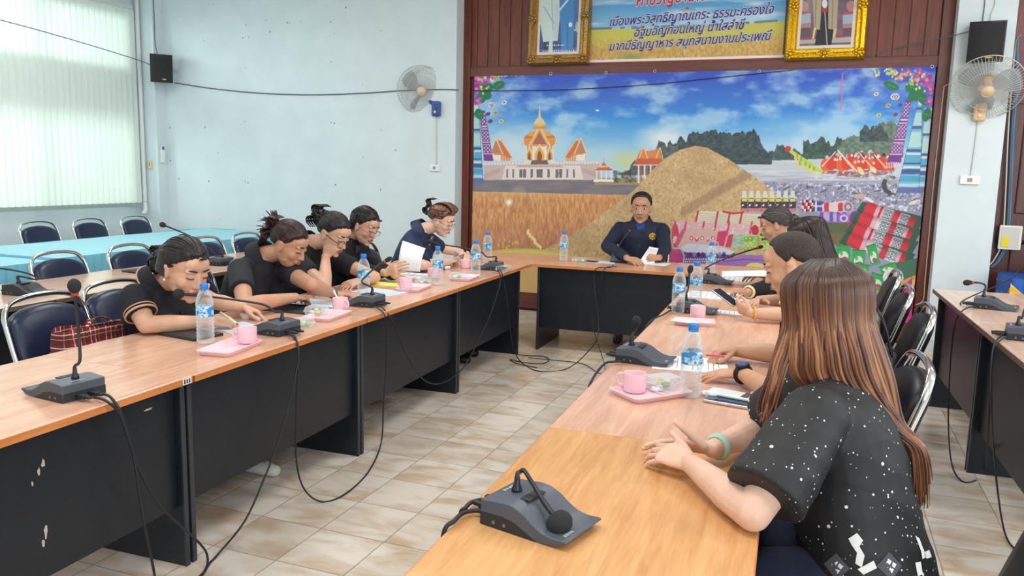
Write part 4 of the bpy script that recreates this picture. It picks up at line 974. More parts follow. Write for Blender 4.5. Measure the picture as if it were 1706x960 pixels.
for i in range(1500):
    azd=rs.uniform(60,300); az=R(azd); d=V(-math.sin(az),math.cos(az),0); k=rs.uniform(.95,1.03)
    r0=V(d.x*.088,-.014+d.y*.108,.02)*k
    g=[M@(q*s) for q in (V(.012+d.x*.010,.0+d.y*.05,.124*k),V(.006+d.x*.056,-.012+d.y*.070,.106)*k,r0+V(0,0,.052),r0+V(0,0,-.030))]
    e=g[-1]; out=e-H6; out.z=0; out.normalize(); z0=e.z; aa=azd if azd<=180 else 360-azd
    j=V(rs.gauss(0,.004),rs.gauss(0,.004),0); o_=(k-.95)/.08*.014
    if azd<84:    # front lock hanging before the near shoulder
        zE=rs.uniform(.90,.95); g+=[V(e.x-.006,e.y-.012,z0-.07)+j,V(e.x-.018,e.y-.030,z0-.12)+j,V(e.x-.034+rs.gauss(0,.005),e.y-.046,zE+.03)+j,V(e.x-.040+rs.gauss(0,.005),e.y-.050,zE)+j]
    else:
        w=min(1,(aa-84)/50); zE=.775+rs.uniform(-.025,.05)+(1-w)*.05; yb=2.05 if azd<=180 else 2.10
        g+=[V(e.x+.006+.006*w,e.y-.016*(1-w),z0-.07)+out*(.002+o_*.6)+j, V(e.x+.030+.012*w,e.y*.9+.1*yb-.010*(1-w),z0-.15)+out*(.002+o_*.6)+j, V(max(e.x+.066,.228+.038*w)+o_,e.y*.72+.28*yb,z0-.25)+j*1.3, V(.288+.022*w+o_*1.3,e.y*.6+.4*yb,.89)+j*1.4, V(.308+.018*w+o_*1.4,e.y*.55+.45*yb,zE)+j*1.5]
    u_=rs.random(); lockP(b,g,rs.uniform(.0038,.0065),5,.55,mi=0 if u_<.36 else 1 if u_<.68 else 2 if u_<.84 else 3)
child(p6,b,'hair',HT)
b=MB(); ax=(wR-eR).normalized(); ring_on(b,wR-ax*.022,ax,.0325,.0095,flat=.3); w=child(p6,b,'mint_wristband',[mat('mint_rubber',srgb(176,212,190),.5)])
# white printed shapes along the hem
def print_shapes(pd,items,ms,name):
    so=pd['shirt']; me=so.data; bv=BVHTree.FromPolygons([v.co.copy() for v in me.vertices],[tuple(p.vertices) for p in me.polygons]); o0=Vector((0,0,CAMH))-pd['org']
    for (px,py,poly,sc) in items:
        q=MB(); n=len(poly); h=bv.ray_cast(o0,ray(px,py).normalized())
        if h[0] is None: continue
        c,nn=h[0],h[1]; r=(CR-nn*(CR@nn)).normalized(); u=nn.cross(r); u=u if u.z>0 else -u
        P=[]
        for k in range(n):   # subdivide the outline, then fan rings towards the centre
            a,b_=Vector(poly[k]),Vector(poly[(k+1)%n])
            for t in range(3): P.append(a.lerp(b_,t/3))
        m=len(P); cen=sum(P,Vector((0,0)))/m; v=[];f=[]
        for ring in (1,.66,.33):
            for p in P:
                w=cen+(p-cen)*ring; g=c+r*(w.x*sc)+u*(w.y*sc); kk=bv.find_nearest(g); v.append(kk[0]+kk[1]*.0022)
        for a in range(2):
            for k in range(m): l=(k+1)%m; f.append((a*m+k,a*m+l,(a+1)*m+l,(a+1)*m+k))
        f.append(tuple(2*m+k for k in range(m)))
        q.add(v,f); q.build(name,[ms],pd['o'])
def petal(a,l=1.0,w=.42): c,s_=math.cos(a),math.sin(a); return [(x*c-y*s_,x*s_+y*c) for x,y in ((.18,0),(.55,w),(l,0),(.55,-w))]
sq=[(0,1.25),(1.25,0),(0,-1.25),(-1.25,0)]
M_pg=mat('grey_print',srgb(78,80,86),.7); M_pw=mat('white_print',srgb(232,232,232),.7)
fl=[(1394,944),(1482,943)]
print_shapes(p6,[(x,y,sq,.024) for x,y in fl],M_pg,'printed_square')
it=[(x,y,petal(a),.016) for x,y in fl for a in (.2,1.77,3.34,4.91)]
it+=[(1332,932,[(-.6,.5),(-.2,1.1),(.9,.2),(.6,-.4),(-.1,.3)],.017),(1428,918,[(-1,1.6),(.2,2.4),(.9,1.4),(.2,.9),(.9,-.6),(.4,-2.2),(-.4,-1.7),(.1,-.5),(-.6,.7)],.016),(1440,938,[(-.9,-.9),(1.2,.4),(1.6,-.6),(-.2,-1.6)],.016),
 (1532,912,[(-.6,1.2),(.3,1.0),(.9,-1.0),(.2,-1.3)],.02),(1545,925,[(-.8,.3),(.8,.6),(1.0,-.2),(-.6,-.4)],.02),(1530,948,[(-.6,.8),(.5,.9),(.6,-.7),(-.5,-.9)],.017)]
print_shapes(p6,it,M_pw,'printed_shape')
# ================================================================ printed backdrop and banner (flat prints, painted as vertex colours with a haze of light mixed in)
def vnoise(x,y,seed):
    xi=np.floor(x).astype(np.int64); yi=np.floor(y).astype(np.int64); fx=x-xi; fy=y-yi
    def h(a,b):
        n=(a*374761393+b*668265263+seed*974711)&0xffffffff; n=((n^(n>>13))*1274126177)&0xffffffff; return ((n^(n>>16))&0xffff)/65535.0
    u=fx*fx*(3-2*fx); v=fy*fy*(3-2*fy)
    return (h(xi,yi)*(1-u)+h(xi+1,yi)*u)*(1-v)+(h(xi,yi+1)*(1-u)+h(xi+1,yi+1)*u)*v
def fbm(x,y,seed,o=4):
    s=0;a=.5;t=0
    for k in range(o): s=s+a*vnoise(x*2**k,y*2**k,seed+k); t+=a; a*=.5
    return s/t
class Canvas:
    """colours over a flat print; X, Y are the layout coordinates of the print's grid points"""
    def __init__(s,X,Y): s.X,s.Y=X,Y; s.C=np.zeros(X.shape+(3,))
    def put(s,mask,col,a=1.0):
        m=(np.clip(mask,0,1)*a)[...,None]; s.C=s.C*(1-m)+np.asarray(col,float)*m
    def win(s,x0,x1,y0,y1):
        """rows and columns of the print that can hold this rectangle"""
        if not hasattr(s,'cx'): s.cx=(s.X.min(0),s.X.max(0)); s.ry=(s.Y.min(1),s.Y.max(1))
        c=np.nonzero((s.cx[1]>=x0-1)&(s.cx[0]<=x1+1))[0]; r=np.nonzero((s.ry[1]>=y0-1)&(s.ry[0]<=y1+1))[0]
        return None if not len(c) or not len(r) else (slice(r[0],r[-1]+1),slice(c[0],c[-1]+1))
    def _ins(s,X,Y,pts):
        r=np.zeros(X.shape,bool); n=len(pts); j=n-1
        for i in range(n):
            (xi,yi),(xj,yj)=pts[i],pts[j]
            if yi!=yj: r^=((yi>Y)!=(yj>Y))&(X<(xj-xi)*(Y-yi)/(yj-yi)+xi)
            j=i
        return r
    def inside(s,pts): return s._ins(s.X,s.Y,pts)
    def sub(s,w,mask,col,a):
        m=(np.clip(mask,0,1)*a)[...,None]; s.C[w]=s.C[w]*(1-m)+np.asarray(col,float)*m
    def poly(s,pts,col,a=1.0):
        w=s.win(min(p[0] for p in pts),max(p[0] for p in pts),min(p[1] for p in pts),max(p[1] for p in pts))
        if w: s.sub(w,s._ins(s.X[w],s.Y[w],pts).astype(float),col,a)
    def ell(s,cx,cy,rx,ry,col,a=1.0,soft=0,rot=0):
        q=max(rx,ry); w=s.win(cx-q,cx+q,cy-q,cy+q)
        if not w: return
        dx,dy=s.X[w]-cx,s.Y[w]-cy; c,n=math.cos(rot),math.sin(rot); d=np.sqrt(((dx*c+dy*n)/rx)**2+((-dx*n+dy*c)/ry)**2)
        s.sub(w,np.clip((1-d)/soft,0,1) if soft else (d<1).astype(float),col,a)
    def line(s,pts,wd,col,a=1.0):
        for (x0,y0),(x1,y1) in zip(pts,pts[1:]):
            w=s.win(min(x0,x1)-wd,max(x0,x1)+wd,min(y0,y1)-wd,max(y0,y1)+wd)
            if not w: continue
            X,Y=s.X[w],s.Y[w]; dx,dy=x1-x0,y1-y0; L=dx*dx+dy*dy+1e-9; t=np.clip(((X-x0)*dx+(Y-y0)*dy)/L,0,1)
            s.sub(w,np.clip(wd/2+.5-np.hypot(X-x0-t*dx,Y-y0-t*dy),0,1),col,a)
    def mul(s,mask,f): s.C=s.C*(1+(np.clip(mask,0,1)*(f))[...,None])
def print_mat(name,rough=.45):
    m,N,L,b=nt(name); a=N.new('ShaderNodeVertexColor'); a.layer_name='print'; L.new(a.outputs['Color'],b.inputs['Base Color']); b.inputs['Roughness'].default_value=rough; b.inputs['Specular IOR Level'].default_value=.3
    return m
def print_sheet(name,u0,u1,z0,z1,n,nx,nz,paint,ms,parent=None,org=None,wav=0.0,haze_mix=.10):
    """flat printed sheet on the wall plane n, u0..u1 wide, z0..z1 high"""
    uu=np.linspace(u0,u1,nx); zz=np.linspace(z1,z0,nz); U,Z_=np.meshgrid(uu,zz)
    Wx=RU.x*U+RN.x*n; Wy=RU.y*U+RN.y*n; Wz=Z_-CAMH
    dep=Wx*CF.x+Wy*CF.y+Wz*CF.z; X=853+FPX*(Wx*CR.x+Wy*CR.y+Wz*CR.z)/dep; Y=480-FPX*(Wx*CU.x+Wy*CU.y+Wz*CU.z)/dep
    cv=Canvas(X,Y); paint(cv,U,Z_)
    C=np.clip(cv.C/255.0,0,1)*(1-haze_mix)+haze_mix*.78  # lightens every print towards grey, painting reflected haze into its colours
    # a little thickness behind the print
    co=np.stack([U-org[0],np.full_like(U,0)-wav*np.sin(U*5)*np.sin(Z_*3),Z_-org[1]],-1).reshape(-1,3)
    idx=np.arange(nx*nz).reshape(nz,nx); f=np.stack([idx[1:,:-1],idx[1:,1:],idx[:-1,1:],idx[:-1,:-1]],-1).reshape(-1,4)
    me=bpy.data.meshes.new(name); me.vertices.add(len(co)); me.vertices.foreach_set('co',co.ravel())
    me.loops.add(f.size); me.loops.foreach_set('vertex_index',f.ravel().astype(np.int32)); me.polygons.add(len(f)); me.polygons.foreach_set('loop_start',np.arange(0,f.size,4,dtype=np.int32)); me.polygons.foreach_set('loop_total',np.full(len(f),4,np.int32))
    me.update(); me.validate()
    ca=me.color_attributes.new('print','FLOAT_COLOR','POINT'); lin=np.where(C<=.04045,C/12.92,((C+.055)/1.055)**2.4).reshape(-1,3)
    ca.data.foreach_set('color',np.concatenate([lin,np.ones((len(lin),1))],1).ravel().astype('f'))
    me.materials.append(ms); o=bpy.data.objects.new(name,me); COL.objects.link(o)
    if parent: o.parent=parent
    return o
def lerpc(a,b,t): return np.asarray(a,float)*(1-t[...,None])+np.asarray(b,float)*t[...,None]
def paint_backdrop(c,U,Z_):
    X,Y=c.X,c.Y; rs=random.Random(7)
    # sky
    t=np.clip((Y-115)/150,0,1); c.C=lerpc((46,74,196),(58,150,228),np.clip(t*1.6,0,1)); c.C=c.C*(1-np.clip((t-.55)/.45,0,1)[...,None])+np.array((168,214,236))*np.clip((t-.55)/.45,0,1)[...,None]
    c.put(np.clip(fbm(X/90,Y/40,5)*2.2-1.05,0,1)*np.clip((180-Y)/60,0,1),(60,48,170),.7)
    cl=np.clip(fbm(X/46+Y/80,Y/24-X/150,11,5)*3.6-1.62+.35*np.clip((Y-150)/60,-.5,1)*np.clip((1060-X)/120,0,1)+.25*np.clip((X-1260)/90,0,1)*np.clip((Y-130)/50,0,1),0,1); c.put(cl,(176,216,242),.75)
    c.put(np.clip(fbm(X/24,Y/14,31,4)*3-1.9,0,1)*cl,(235,244,250),.6)
    c.ell(860,245,90,62,(214,232,240),.75,.9); c.ell(1010,262,110,34,(190,220,232),.6,.9); c.ell(1048,268,42,22,(206,214,120),.75,.9); c.ell(1110,232,60,32,(236,242,244),.9,.8); c.ell(1360,215,150,34,(176,216,240),.55,.9); c.ell(1340,245,160,22,(206,228,240),.6,.9)
    # haze, trees, river
    def trees(x0,x1,base,top,col,seed,sc=9):
        tp=top(X)+(fbm(X/sc,X*0+seed,seed,4)-.5)*26; m=(X>x0)&(X<x1)&(Y<base)&(Y>tp); n=fbm(X/5,Y/4,seed+3,3)
        for k in range(3): c.C[...,k]=np.where(m,np.array(col[k])*(.65+.75*n),c.C[...,k])
    c.poly([(1240,268),(1540,262),(1540,320),(1240,320)],(196,204,212))
    w=np.clip((Y-285)/26,0,1)*(X>1215)*(Y>262); c.put(w,(138,136,162),.85)
    c.put((fbm(X/40,Y/3,77,3)-.45)*3*((X>1230)&(Y>268)&(Y<318)),(226,230,236),.7)
    trees(1280,1345,267,lambda x:267-18+0*x,(66,88,86),3); trees(1338,1425,265,lambda x:240-abs(x-1385)*.2,(58,82,74),4); trees(1395,1505,262,lambda x:262-20-(x-1395)*.42,(96,120,104),6); trees(1432,1480,236,lambda x:203+abs(x-1455)*.9,(62,76,78),8)
    trees(1112,1286,274,lambda x:222+np.clip((1165-x)*.35,0,30)+np.clip((x-1255)*1.2,0,60),(56,72,76),12); trees(1040,1130,292,lambda x:252+np.clip((1085-x)*.8,-12,40),(82,92,92),15)
    # fish splash
    s=np.clip((Y-300)/8,0,1)*(X>1180)*(Y<352); c.put(s,(146,146,176),.9); c.put(np.clip(fbm(X/3.2,Y/3.4,41,3)*4.2-2.15,0,1)*s,(236,238,244),.95); c.put(np.clip(fbm(X/3.8+9,Y/3,53,2)*5-3.15,0,1)*s,(70,66,90),.7)
    for (x,y) in ((1327,321),(1372,318),(1425,322),(1400,313),(1349,312),(1462,318),(1310,314)): c.ell(x,y,7,1.8,(92,88,96),.8,0,rs.uniform(-.6,.6))
    c.ell(1432,327,11,4,(204,170,150)); c.ell(1448,333,9,2.6,(240,236,232),.9,0,.5); c.ell(1524,337,10,3,(236,226,214),1,0,-.3)
    for k in range(14): a=k/13*2.6-1.2; c.ell(1483-12*math.cos(a)+2,308+14*math.sin(a),4.4-abs(k-6)*.3,4.2,(66,66,70))
    c.ell(1487,296,5,3,(96,92,92)); c.line([(1482,322),(1492,324)],3,(70,70,74))
    # racing boat
    c.poly([(1360,287),(1400,294),(1440,296),(1490,288),(1490,278),(1420,286),(1375,284)],(150,92,96)); c.poly([(1310,250),(1320,250),(1372,285),(1366,292)],(196,214,72))
    c.ell(1313,248,5,5,(206,48,58))
    for (x,y) in ((1326,262),(1333,268),(1340,276),(1347,280),(1331,275),(1354,284)): c.ell(x,y,3,6,(226,214,82),.95); c.ell(x+2,y-3,2,4,(120,178,74),.9)
    for i in range(13):
        x=1376+i*8.6; y=268-(i%3)*2; c.ell(x,y+7,9,11,(222,56,42) if i%3 else (228,96,48),.95); c.ell(x+2,y-6,3,3.2,(58,44,40) if i%2 else (200,196,190))
    for (x,y) in ((1370,277),(1396,252),(1430,253),(1450,250)): c.line([(x,y),(x+22,y-24) if x==1370 else (x+26,y+30)],1.8,(238,220,196))
    c.line([(1396,250),(1428,286)],1.8,(238,222,190)); c.ell(1434,285,4,8,(234,214,150),1,0,-.6); c.ell(1455,283,4,7,(236,220,170),1,0,-.8)
    for k in range(40): x=1385+rs.random()*100; y=252+rs.random()*20; c.ell(x,y,2.2,2.4,rs.choice([(240,226,216),(224,70,56),(206,48,44),(250,236,226)]),.8)
    c.put(np.clip(fbm(X/5,Y/3,91,3)*3-1.3,0,1)*((X>1350)&(X<1500)&(Y>284)&(Y<300)),(226,230,238),.8)
    # ground strip, field, rice heap
    g=((Y>298)&(Y<330)&(X<1080)); n=fbm(X/30,Y/5,21,3)
    c.put(g.astype(float),(112,104,116),.95); c.put(g*np.clip(n*2-.7,0,1),(150,138,130),.7); c.put(((Y>296)&(Y<308)&(X>990)&(X<1090)).astype(float),(170,150,104),.8)
    f=(Y>319-(X-790)*.004+ (X-790)*.028).astype(float)*(X<1110); fn=fbm(X/2.2,Y/9,61,4)
    c.put(f,(206,140,88)); c.put(f*np.clip(fn*3-1.4,0,1),(240,186,122),.75); c.put(f*np.clip(.9-fn*2,0,1),(146,78,56),.8); c.put(f*np.clip((Y-360)/60,0,1),(150,92,84),.45); c.put(f*np.clip((335-Y)/14,0,1),(234,186,120),.5)
    c.ell(848,337,9,9,(255,250,226),.95,.9); c.ell(848,337,3,3,(255,255,250)); c.ell(865,318,16,11,(206,206,150),.3,.6)
    # temples
    def gable(x,y,w,h,roof=(226,152,78),wall=(238,226,214)):
        c.poly([(x-w*.42,y),(x-w*.42,y-h*.42),(x+w*.42,y-h*.42),(x+w*.42,y)],wall); 
    # long terrace
    c.poly([(806,272),(998,270),(1000,300),(806,300)],(206,184,180)); c.poly([(842,276),(966,276),(972,299),(836,299)],(232,220,212)); c.poly([(806,271),(998,269),(998,273),(806,275)],(236,222,214))
    for x in range(812,998,5): c.line([(x,270),(x,274)],1,(176,150,148),.6)
    for x,w in ((868,5),(874,5),(886,4),(899,10),(914,4),(928,5),(934,5),(845,3),(855,3),(945,3),(956,3)): c.poly([(x-w/2,282),(x+w/2,282),(x+w/2,296),(x-w/2,296)],(92,84,88),.85)
    c.poly([(806,300),(806,290),(832,280),(834,286)],(196,166,160)); c.poly([(1000,300),(998,288),(972,280),(970,286)],(196,166,160)); c.poly([(864,276),(934,276),(940,279),(858,279)],(198,170,160))
    # main prasat
    c.poly([(876,270),(876,240),(922,240),(922,270)],(224,150,96)); c.poly([(870,241),(874,226),(924,226),(928,241)],(224,148,70)); c.poly([(874,230),(878,224),(920,224),(924,230)],(206,110,66)); c.poly([(878,227),(882,219),(916,219),(920,227)],(232,160,78))
    for x in (873,925): c.line([(x,242),(x+(-2 if x<900 else 2),232)],1.6,(240,226,196))
    c.poly([(882,242),(899,212),(916,242)],(232,170,88)); c.poly([(887,241),(899,219),(911,241)],(172,100,84)); c.line([(882,242),(899,210),(916,242)],2,(242,220,170)); c.line([(885,236),(899,206),(913,236)],1.5,(236,190,110))
    c.poly([(888,215),(891,206),(908,206),(911,215)],(218,146,80)); c.ell(899,206,10,5,(226,190,110)); c.poly([(889,206),(893,199),(899,194),(905,199),(909,206)],(224,206,158)); c.poly([(896.5,199),(898.5,180),(899.5,180),(901.5,199)],(226,206,160)); c.line([(899,182),(899,176)],1,(226,210,170))
    c.poly([(888,270),(888,244),(910,244),(910,270)],(240,226,206))
    for x in (877,921,888,910): c.line([(x,244),(x,270)],2,(244,234,222))
    for x,k in ((899,1.0),(882,.6),(916,.6)):
        c.poly([(x-8*k,270),(x-8*k,256),(x,243+8*(1-k)),(x+8*k,256),(x+8*k,270)],(226,176,88)); c.poly([(x-4*k,269),(x-4*k,258),(x,250+5*(1-k)),(x+4*k,258),(x+4*k,269)],(150,84,60)); c.line([(x-9*k,257),(x,241+8*(1-k)),(x+9*k,257)],1.2,(246,230,190))
    c.poly([(884,274),(886,267),(912,267),(914,274)],(110,92,84)); c.poly([(872,272),(876,266),(886,267),(884,272)],(234,224,220)); c.poly([(926,272),(922,266),(912,267),(914,272)],(234,224,220))
    # side halls
    for sgn,x0 in ((1,822),(-1,972)):
        q=lambda dx:x0+sgn*dx
        c.poly([(q(-4),268),(q(-4),250),(q(26),250),(q(30),268)],(226,186,150)); c.poly([(q(-3),268),(q(-3),256),(q(12),256),(q(12),268)],(240,232,224))
        c.poly([(q(0),258),(q(8),232),(q(16),238),(q(32),264),(q(12),258)],(222,134,70)); c.poly([(q(6),240),(q(13),233),(q(31),262),(q(24),264)],(216,112,58)); c.poly([(q(-4),256),(q(4),232),(q(13),254)],(188,128,100))
        c.line([(q(-6),257),(q(4),230),(q(15),256)],1.8,(240,214,160)); c.line([(q(9),234),(q(12),230)],1.3,(240,220,180)); c.line([(q(12),233),(q(33),265)],1.4,(240,204,140))
        for k in range(4): c.line([(q(14+4*k),260),(q(14+4*k),268)],1.2,(206,120,84))
    # small pavilion and sala
    c.poly([(990,284),(1000,277),(1006,270),(1012,277),(1022,284)],(210,98,62)); c.line([(1006,270),(1006,264)],1.4,(220,150,90)); c.poly([(996,279),(1000,276),(1012,276),(1016,279)],(238,190,150))
    for x in (994,1002,1010,1018): c.line([(x,285),(x,300)],2.2,(240,230,222))
    c.poly([(988,303),(990,299),(1022,299),(1024,303)],(244,240,236)); c.put(np.clip(fbm(X/6,Y/5,17,3)*3-1,0,1)*((X>1022)&(X<1060)&(Y>284)&(Y<304)),(66,70,58),.9)
    c.poly([(1060,266),(1066,252),(1072,246),(1076,252),(1090,250),(1098,247),(1103,266)],(220,132,70)); c.line([(1064,266),(1072,244),(1080,266)],1.6,(242,206,150)); c.line([(1092,266),(1100,246),(1105,268)],1.5,(242,206,150)); c.poly([(1056,274),(1062,264),(1103,264),(1106,274)],(206,90,60)); c.line([(1056,275),(1106,275)],1.6,(240,226,206))
    for x in (1064,1074,1084): c.line([(x,276),(x,304)],3,(236,224,214)); c.line([(x+4,277),(x+4,300)],2,(188,92,66))
    # heap
    hp=[(880,430),(960,388),(1010,352),(1040,330),(1062,312),(1086,284),(1108,264),(1132,250),(1158,243),(1178,246),(1215,266),(1262,298),(1300,330),(1330,350),(1340,440),(880,440)]
    hm=c.inside(hp).astype(float); gn=fbm(X/2.6,Y/3.4,71,3)
    c.put(hm,(204,170,118)); c.put(hm*np.clip(gn*3-1.4,0,1),(232,204,152),.7); c.put(hm*np.clip(1-gn*2.3,0,1),(150,112,74),.75); c.put(hm*np.clip((fbm(X/40,Y/30,72,3)-.42)*3,0,1),(176,140,96),.5)
    d=np.abs((X-1260)*.50+(Y-282)*.866-0); c.put(hm*np.clip((10-d)/5,0,1)*(X<1262)*(X>1135),(146,112,90),.55); c.ell(1085,375,40,38,(190,150,98),.3,.9)
    # left green swoosh and yellow ribbon
    yb=414-14*np.sin(np.clip((X-770)/190,0,1)*1.7)*0+ (X-870)**2*.0016
    c.put(((Y>yb)&(Y<yb+30)&(X<1010)).astype(float),(206,186,84)); c.put(((Y>yb+3)&(Y<yb+9)&(X<1010)).astype(float),(222,206,110),.7); c.put(((Y>yb+16)&(X<1010)).astype(float),(222,178,110),.9)
    for k in range(14): x,y=878+k*1.6,385+k*2.1; c.ell(x+rs.uniform(-2,2),y,2.2,3,(240,222,150),.9)
    for k in range(16): c.ell(805+rs.uniform(-8,60),398+rs.uniform(0,16),1.6,3,(232,190,110),.6)
    # goods: bottles in rows
    for i in range(8):
        x=1240+i*11.5; c.poly([(x-5.5,353),(x-5.5,334),(x-3,328),(x+3,328),(x+5.5,334),(x+5.5,353)],(62,50,66)); c.poly([(x-4.5,330),(x-2.5,318),(x+3,318),(x+4.5,330)],(216,222,206)); c.poly([(x-4.5,336),(x-4,331),(x+4,331),(x+4.5,336)],(222,212,92)); c.poly([(x-5,353),(x-5,347),(x+5,347),(x+5,353)],(206,120,138)); c.poly([(x-4,341),(x-1,340),(x-1,343),(x-4,344)],(236,236,236))
    c.poly([(1230,356),(1326,352),(1326,362),(1230,366)],(150,160,196))
    # checked cloths and rolls
    for i in range(6):
        for j in range(4): c.poly([(1336+i*3.2,333+j*5),(1339.2+i*3.2,333+j*5),(1339.2+i*3.2,338+j*5),(1336+i*3.2,338+j*5)],[(214,52,66),(236,224,222),(44,40,52)][(i+j*2)%3])
    c.poly([(1355,335),(1372,336),(1372,352),(1355,352)],(74,70,140)); c.poly([(1358,336),(1361,336),(1361,352),(1358,352)],(220,220,232)); c.poly([(1355,342),(1372,342),(1372,345),(1355,345)],(220,220,232),.8)
    c.poly([(1370,340),(1410,334),(1420,338),(1420,350),(1405,354),(1370,352)],(222,206,206)); 
    for x in (1373,1396): c.poly([(x,339),(x+8,337),(x+8,353),(x,352)],(212,46,66))
    c.ell(1413,345,9,10,(188,170,182)); c.ell(1413,345,6,7,(128,96,110)); c.ell(1413,345,3.4,4,(206,190,196))
    c.poly([(1362,352),(1412,358),(1412,372),(1372,366)],(186,166,214)); 
    for x in (1366,1382,1394,1404): c.poly([(x,353),(x+6,354),(x+6,371),(x,369)],(118,70,178))
    c.ell(1406,364,10,9,(150,98,196)); c.ell(1406,364,7,6,(216,196,230)); c.ell(1406,364,4,3.6,(120,66,176)); c.ell(1424,366,9,14,(112,56,132))
    c.poly([(1378,370),(1415,371),(1416,388),(1378,388)],(84,94,62)); c.poly([(1412,370),(1418,370),(1418,390),(1412,390)],(196,44,58)); c.poly([(1378,388),(1412,388),(1412,408),(1378,408)],(112,96,66))
    # striped triangular pillows: four stacked rolls leaning to the right
    for k in range(4):
        ox,oy=-k*9.5,k*17.5; P0=(1440+ox,334+oy); 
        a=np.array(P0); ax=np.array((88,28))+np.array((k*4,k*3)); n_=np.array((-9,20.5))
        c.poly([tuple(a+np.array((-3,2))),tuple(a+ax+np.array((14,0))),tuple(a+ax+n_+np.array((10,2))),tuple(a+n_+np.array((-5,-2)))],(44,82,62))
        st=[(.06,.26,(212,44,58)),(.26,.33,(226,170,186)),(.33,.37,(190,40,58)),(.37,.42,(226,176,190)),(.42,.58,(214,220,226)),(.58,.62,(206,60,80)),(.62,.70,(212,44,58)),(.70,.74,(226,176,190)),(.74,.88,(214,220,226)),(.88,1.0,(212,44,58))] if k%2==0 else [(.06,.28,(212,44,58)),(.28,.36,(226,170,186)),(.36,.44,(226,214,220)),(.44,.60,(214,220,226)),(.60,.70,(206,46,64)),(.70,.86,(214,220,226)),(.86,.92,(226,170,186)),(.92,1.0,(212,44,58))]
        for s0,s1,col in st:
            p=lambda s_,t_:tuple(a+ax*s_+n_*t_); m=[p(s0,.02),p(s1,.02),p(s1,.97),p(s0,.97)]; c.poly(m,col)
            if col==(214,220,226):
                for q in np.linspace(s0+.02,s1-.02,3):
                    for r in (.25,.5,.75): x,y=p(q,r); c.ell(x,y,3,2.4,(70,84,96)); c.ell(x,y,1.7,1.3,(224,228,232)); c.ell(x,y,.8,.7,(60,70,84))
        tt=((X-a[0])*n_[0]+(Y-a[1])*n_[1])/(n_@n_); bm_=c.inside([tuple(a),tuple(a+ax),tuple(a+ax+n_),tuple(a+n_)]); c.mul(bm_*np.clip(np.abs(tt-.45)*2-.35,0,1),-.30)
    c.poly([(1480,440),(1530,430),(1530,480),(1495,470)],(58,104,80))
    # green packs, mangoes, basket, mats
    for (x,y,w,h,r) in ((1405,424,24,30,0),(1430,432,22,30,.1),(1455,425,16,34,-.25),(1435,450,24,20,.2),(1480,448,28,14,-.3),(1460,470,24,26,.3),(1440,478,22,18,.1)):
        co,si=math.cos(r),math.sin(r); q=[(x+dx*w/2*co-dy*h/2*si,y+dx*w/2*si+dy*h/2*co) for dx,dy in ((-1,-1),(1,-1),(1,1),(-1,1))]; c.poly(q,(52,160,74)); c.ell(x,y+h*.1,w*.34,h*.28,(222,232,222),.95); c.ell(x+2,y+h*.25,w*.22,h*.12,(150,66,66),.9); c.ell(x-3,y-2,2.4,4,(86,176,70)); c.line([q[0],q[1]],1.6,(30,116,52))
    c.ell(1488,462,17,15,(222,222,220)); c.ell(1488,470,12,12,(120,74,66)); c.ell(1486,458,9,5,(196,190,184)); c.ell(1492,480,8,6,(226,222,214)); c.ell(1500,488,14,10,(206,60,84))
    # mat rolls
    c.poly([(1158,356),(1166,351),(1268,357),(1272,378),(1162,370)],(222,212,190))
    for x in (1159,1192,1212,1232,1268): c.line([(x+4,352+(x-1159)*.05),(x,371+(x-1159)*.06)],3.2,(204,44,56))
    for k in range(5): c.line([(1166,356+k*3),(1266,361+k*3)],.8,(150,140,110),.5)
    c.line([(1205,353),(1222,356),(1238,354)],3,(196,40,52)); c.ell(1271,367,5,11,(190,40,52))
    c.poly([(1120,372),(1128,368),(1255,374),(1264,376),(1262,392),(1130,390)],(222,176,180))
    for x in (1122,1140,1170,1190,1212,1250): c.line([(x+3,370),(x-1,391)],3,(206,60,84))
    c.put(np.clip(fbm(X/3,Y/3,33,2)*4-2.2,0,1)*c.inside([(1124,371),(1255,375),(1252,391),(1128,389)]),(240,226,214),.8); c.ell(1258,384,6,9,(190,44,60)); c.ell(1125,392,6,20,(206,66,92)); c.ell(1125,400,4,7,(226,196,200))
    c.poly([(1136,384),(1144,380),(1210,386),(1200,412),(1130,410)],(216,178,168)); c.poly([(1196,386),(1212,384),(1206,410),(1192,410)],(214,56,108)); c.poly([(1130,410),(1122,408),(1136,382),(1144,381)],(214,70,110),.8)
    for k in range(5): c.ell(1152+k*9,397+((k%2)*2),3.2,4,(222,84,104)); c.ell(1152+k*9,397,1.5,2,(240,226,214))
    c.poly([(1208,412),(1214,392),(1222,390),(1218,412)],(206,54,96)); c.poly([(1218,412),(1222,391),(1262,392),(1262,416)],(176,206,178)); c.put(np.clip(fbm(X/6,Y/3,44,3)*3-1.2,0,1)*c.inside([(1218,412),(1222,391),(1262,392),(1262,416)]),(112,166,128),.7)
    for k in range(26): x,y=1243+rs.uniform(0,38),396+rs.uniform(-2,20); c.ell(x,y,4.6,5,rs.choice([(150,186,82),(176,204,96),(122,164,66)])); c.ell(x-1.2,y-1.5,1.8,2,(206,222,140),.8)
    for k in range(40): c.ell(1268+rs.uniform(0,24),384+rs.uniform(0,16),2.4,2.2,rs.choice([(40,56,40),(206,216,150),(96,140,66)]))
    # woven handbag, purple cloth
    c.poly([(1124,440),(1132,414),(1226,420),(1214,448),(1124,448)],(96,62,128)); c.poly([(1130,414),(1145,406),(1200,410),(1226,420),(1215,425),(1140,420)],(214,214,232))
    for i in range(22):
        for j in range(4): c.ell(1140+i*3.6+(j%2)*1.8,432+j*4,1.3,1.4,(222,220,236),.95)
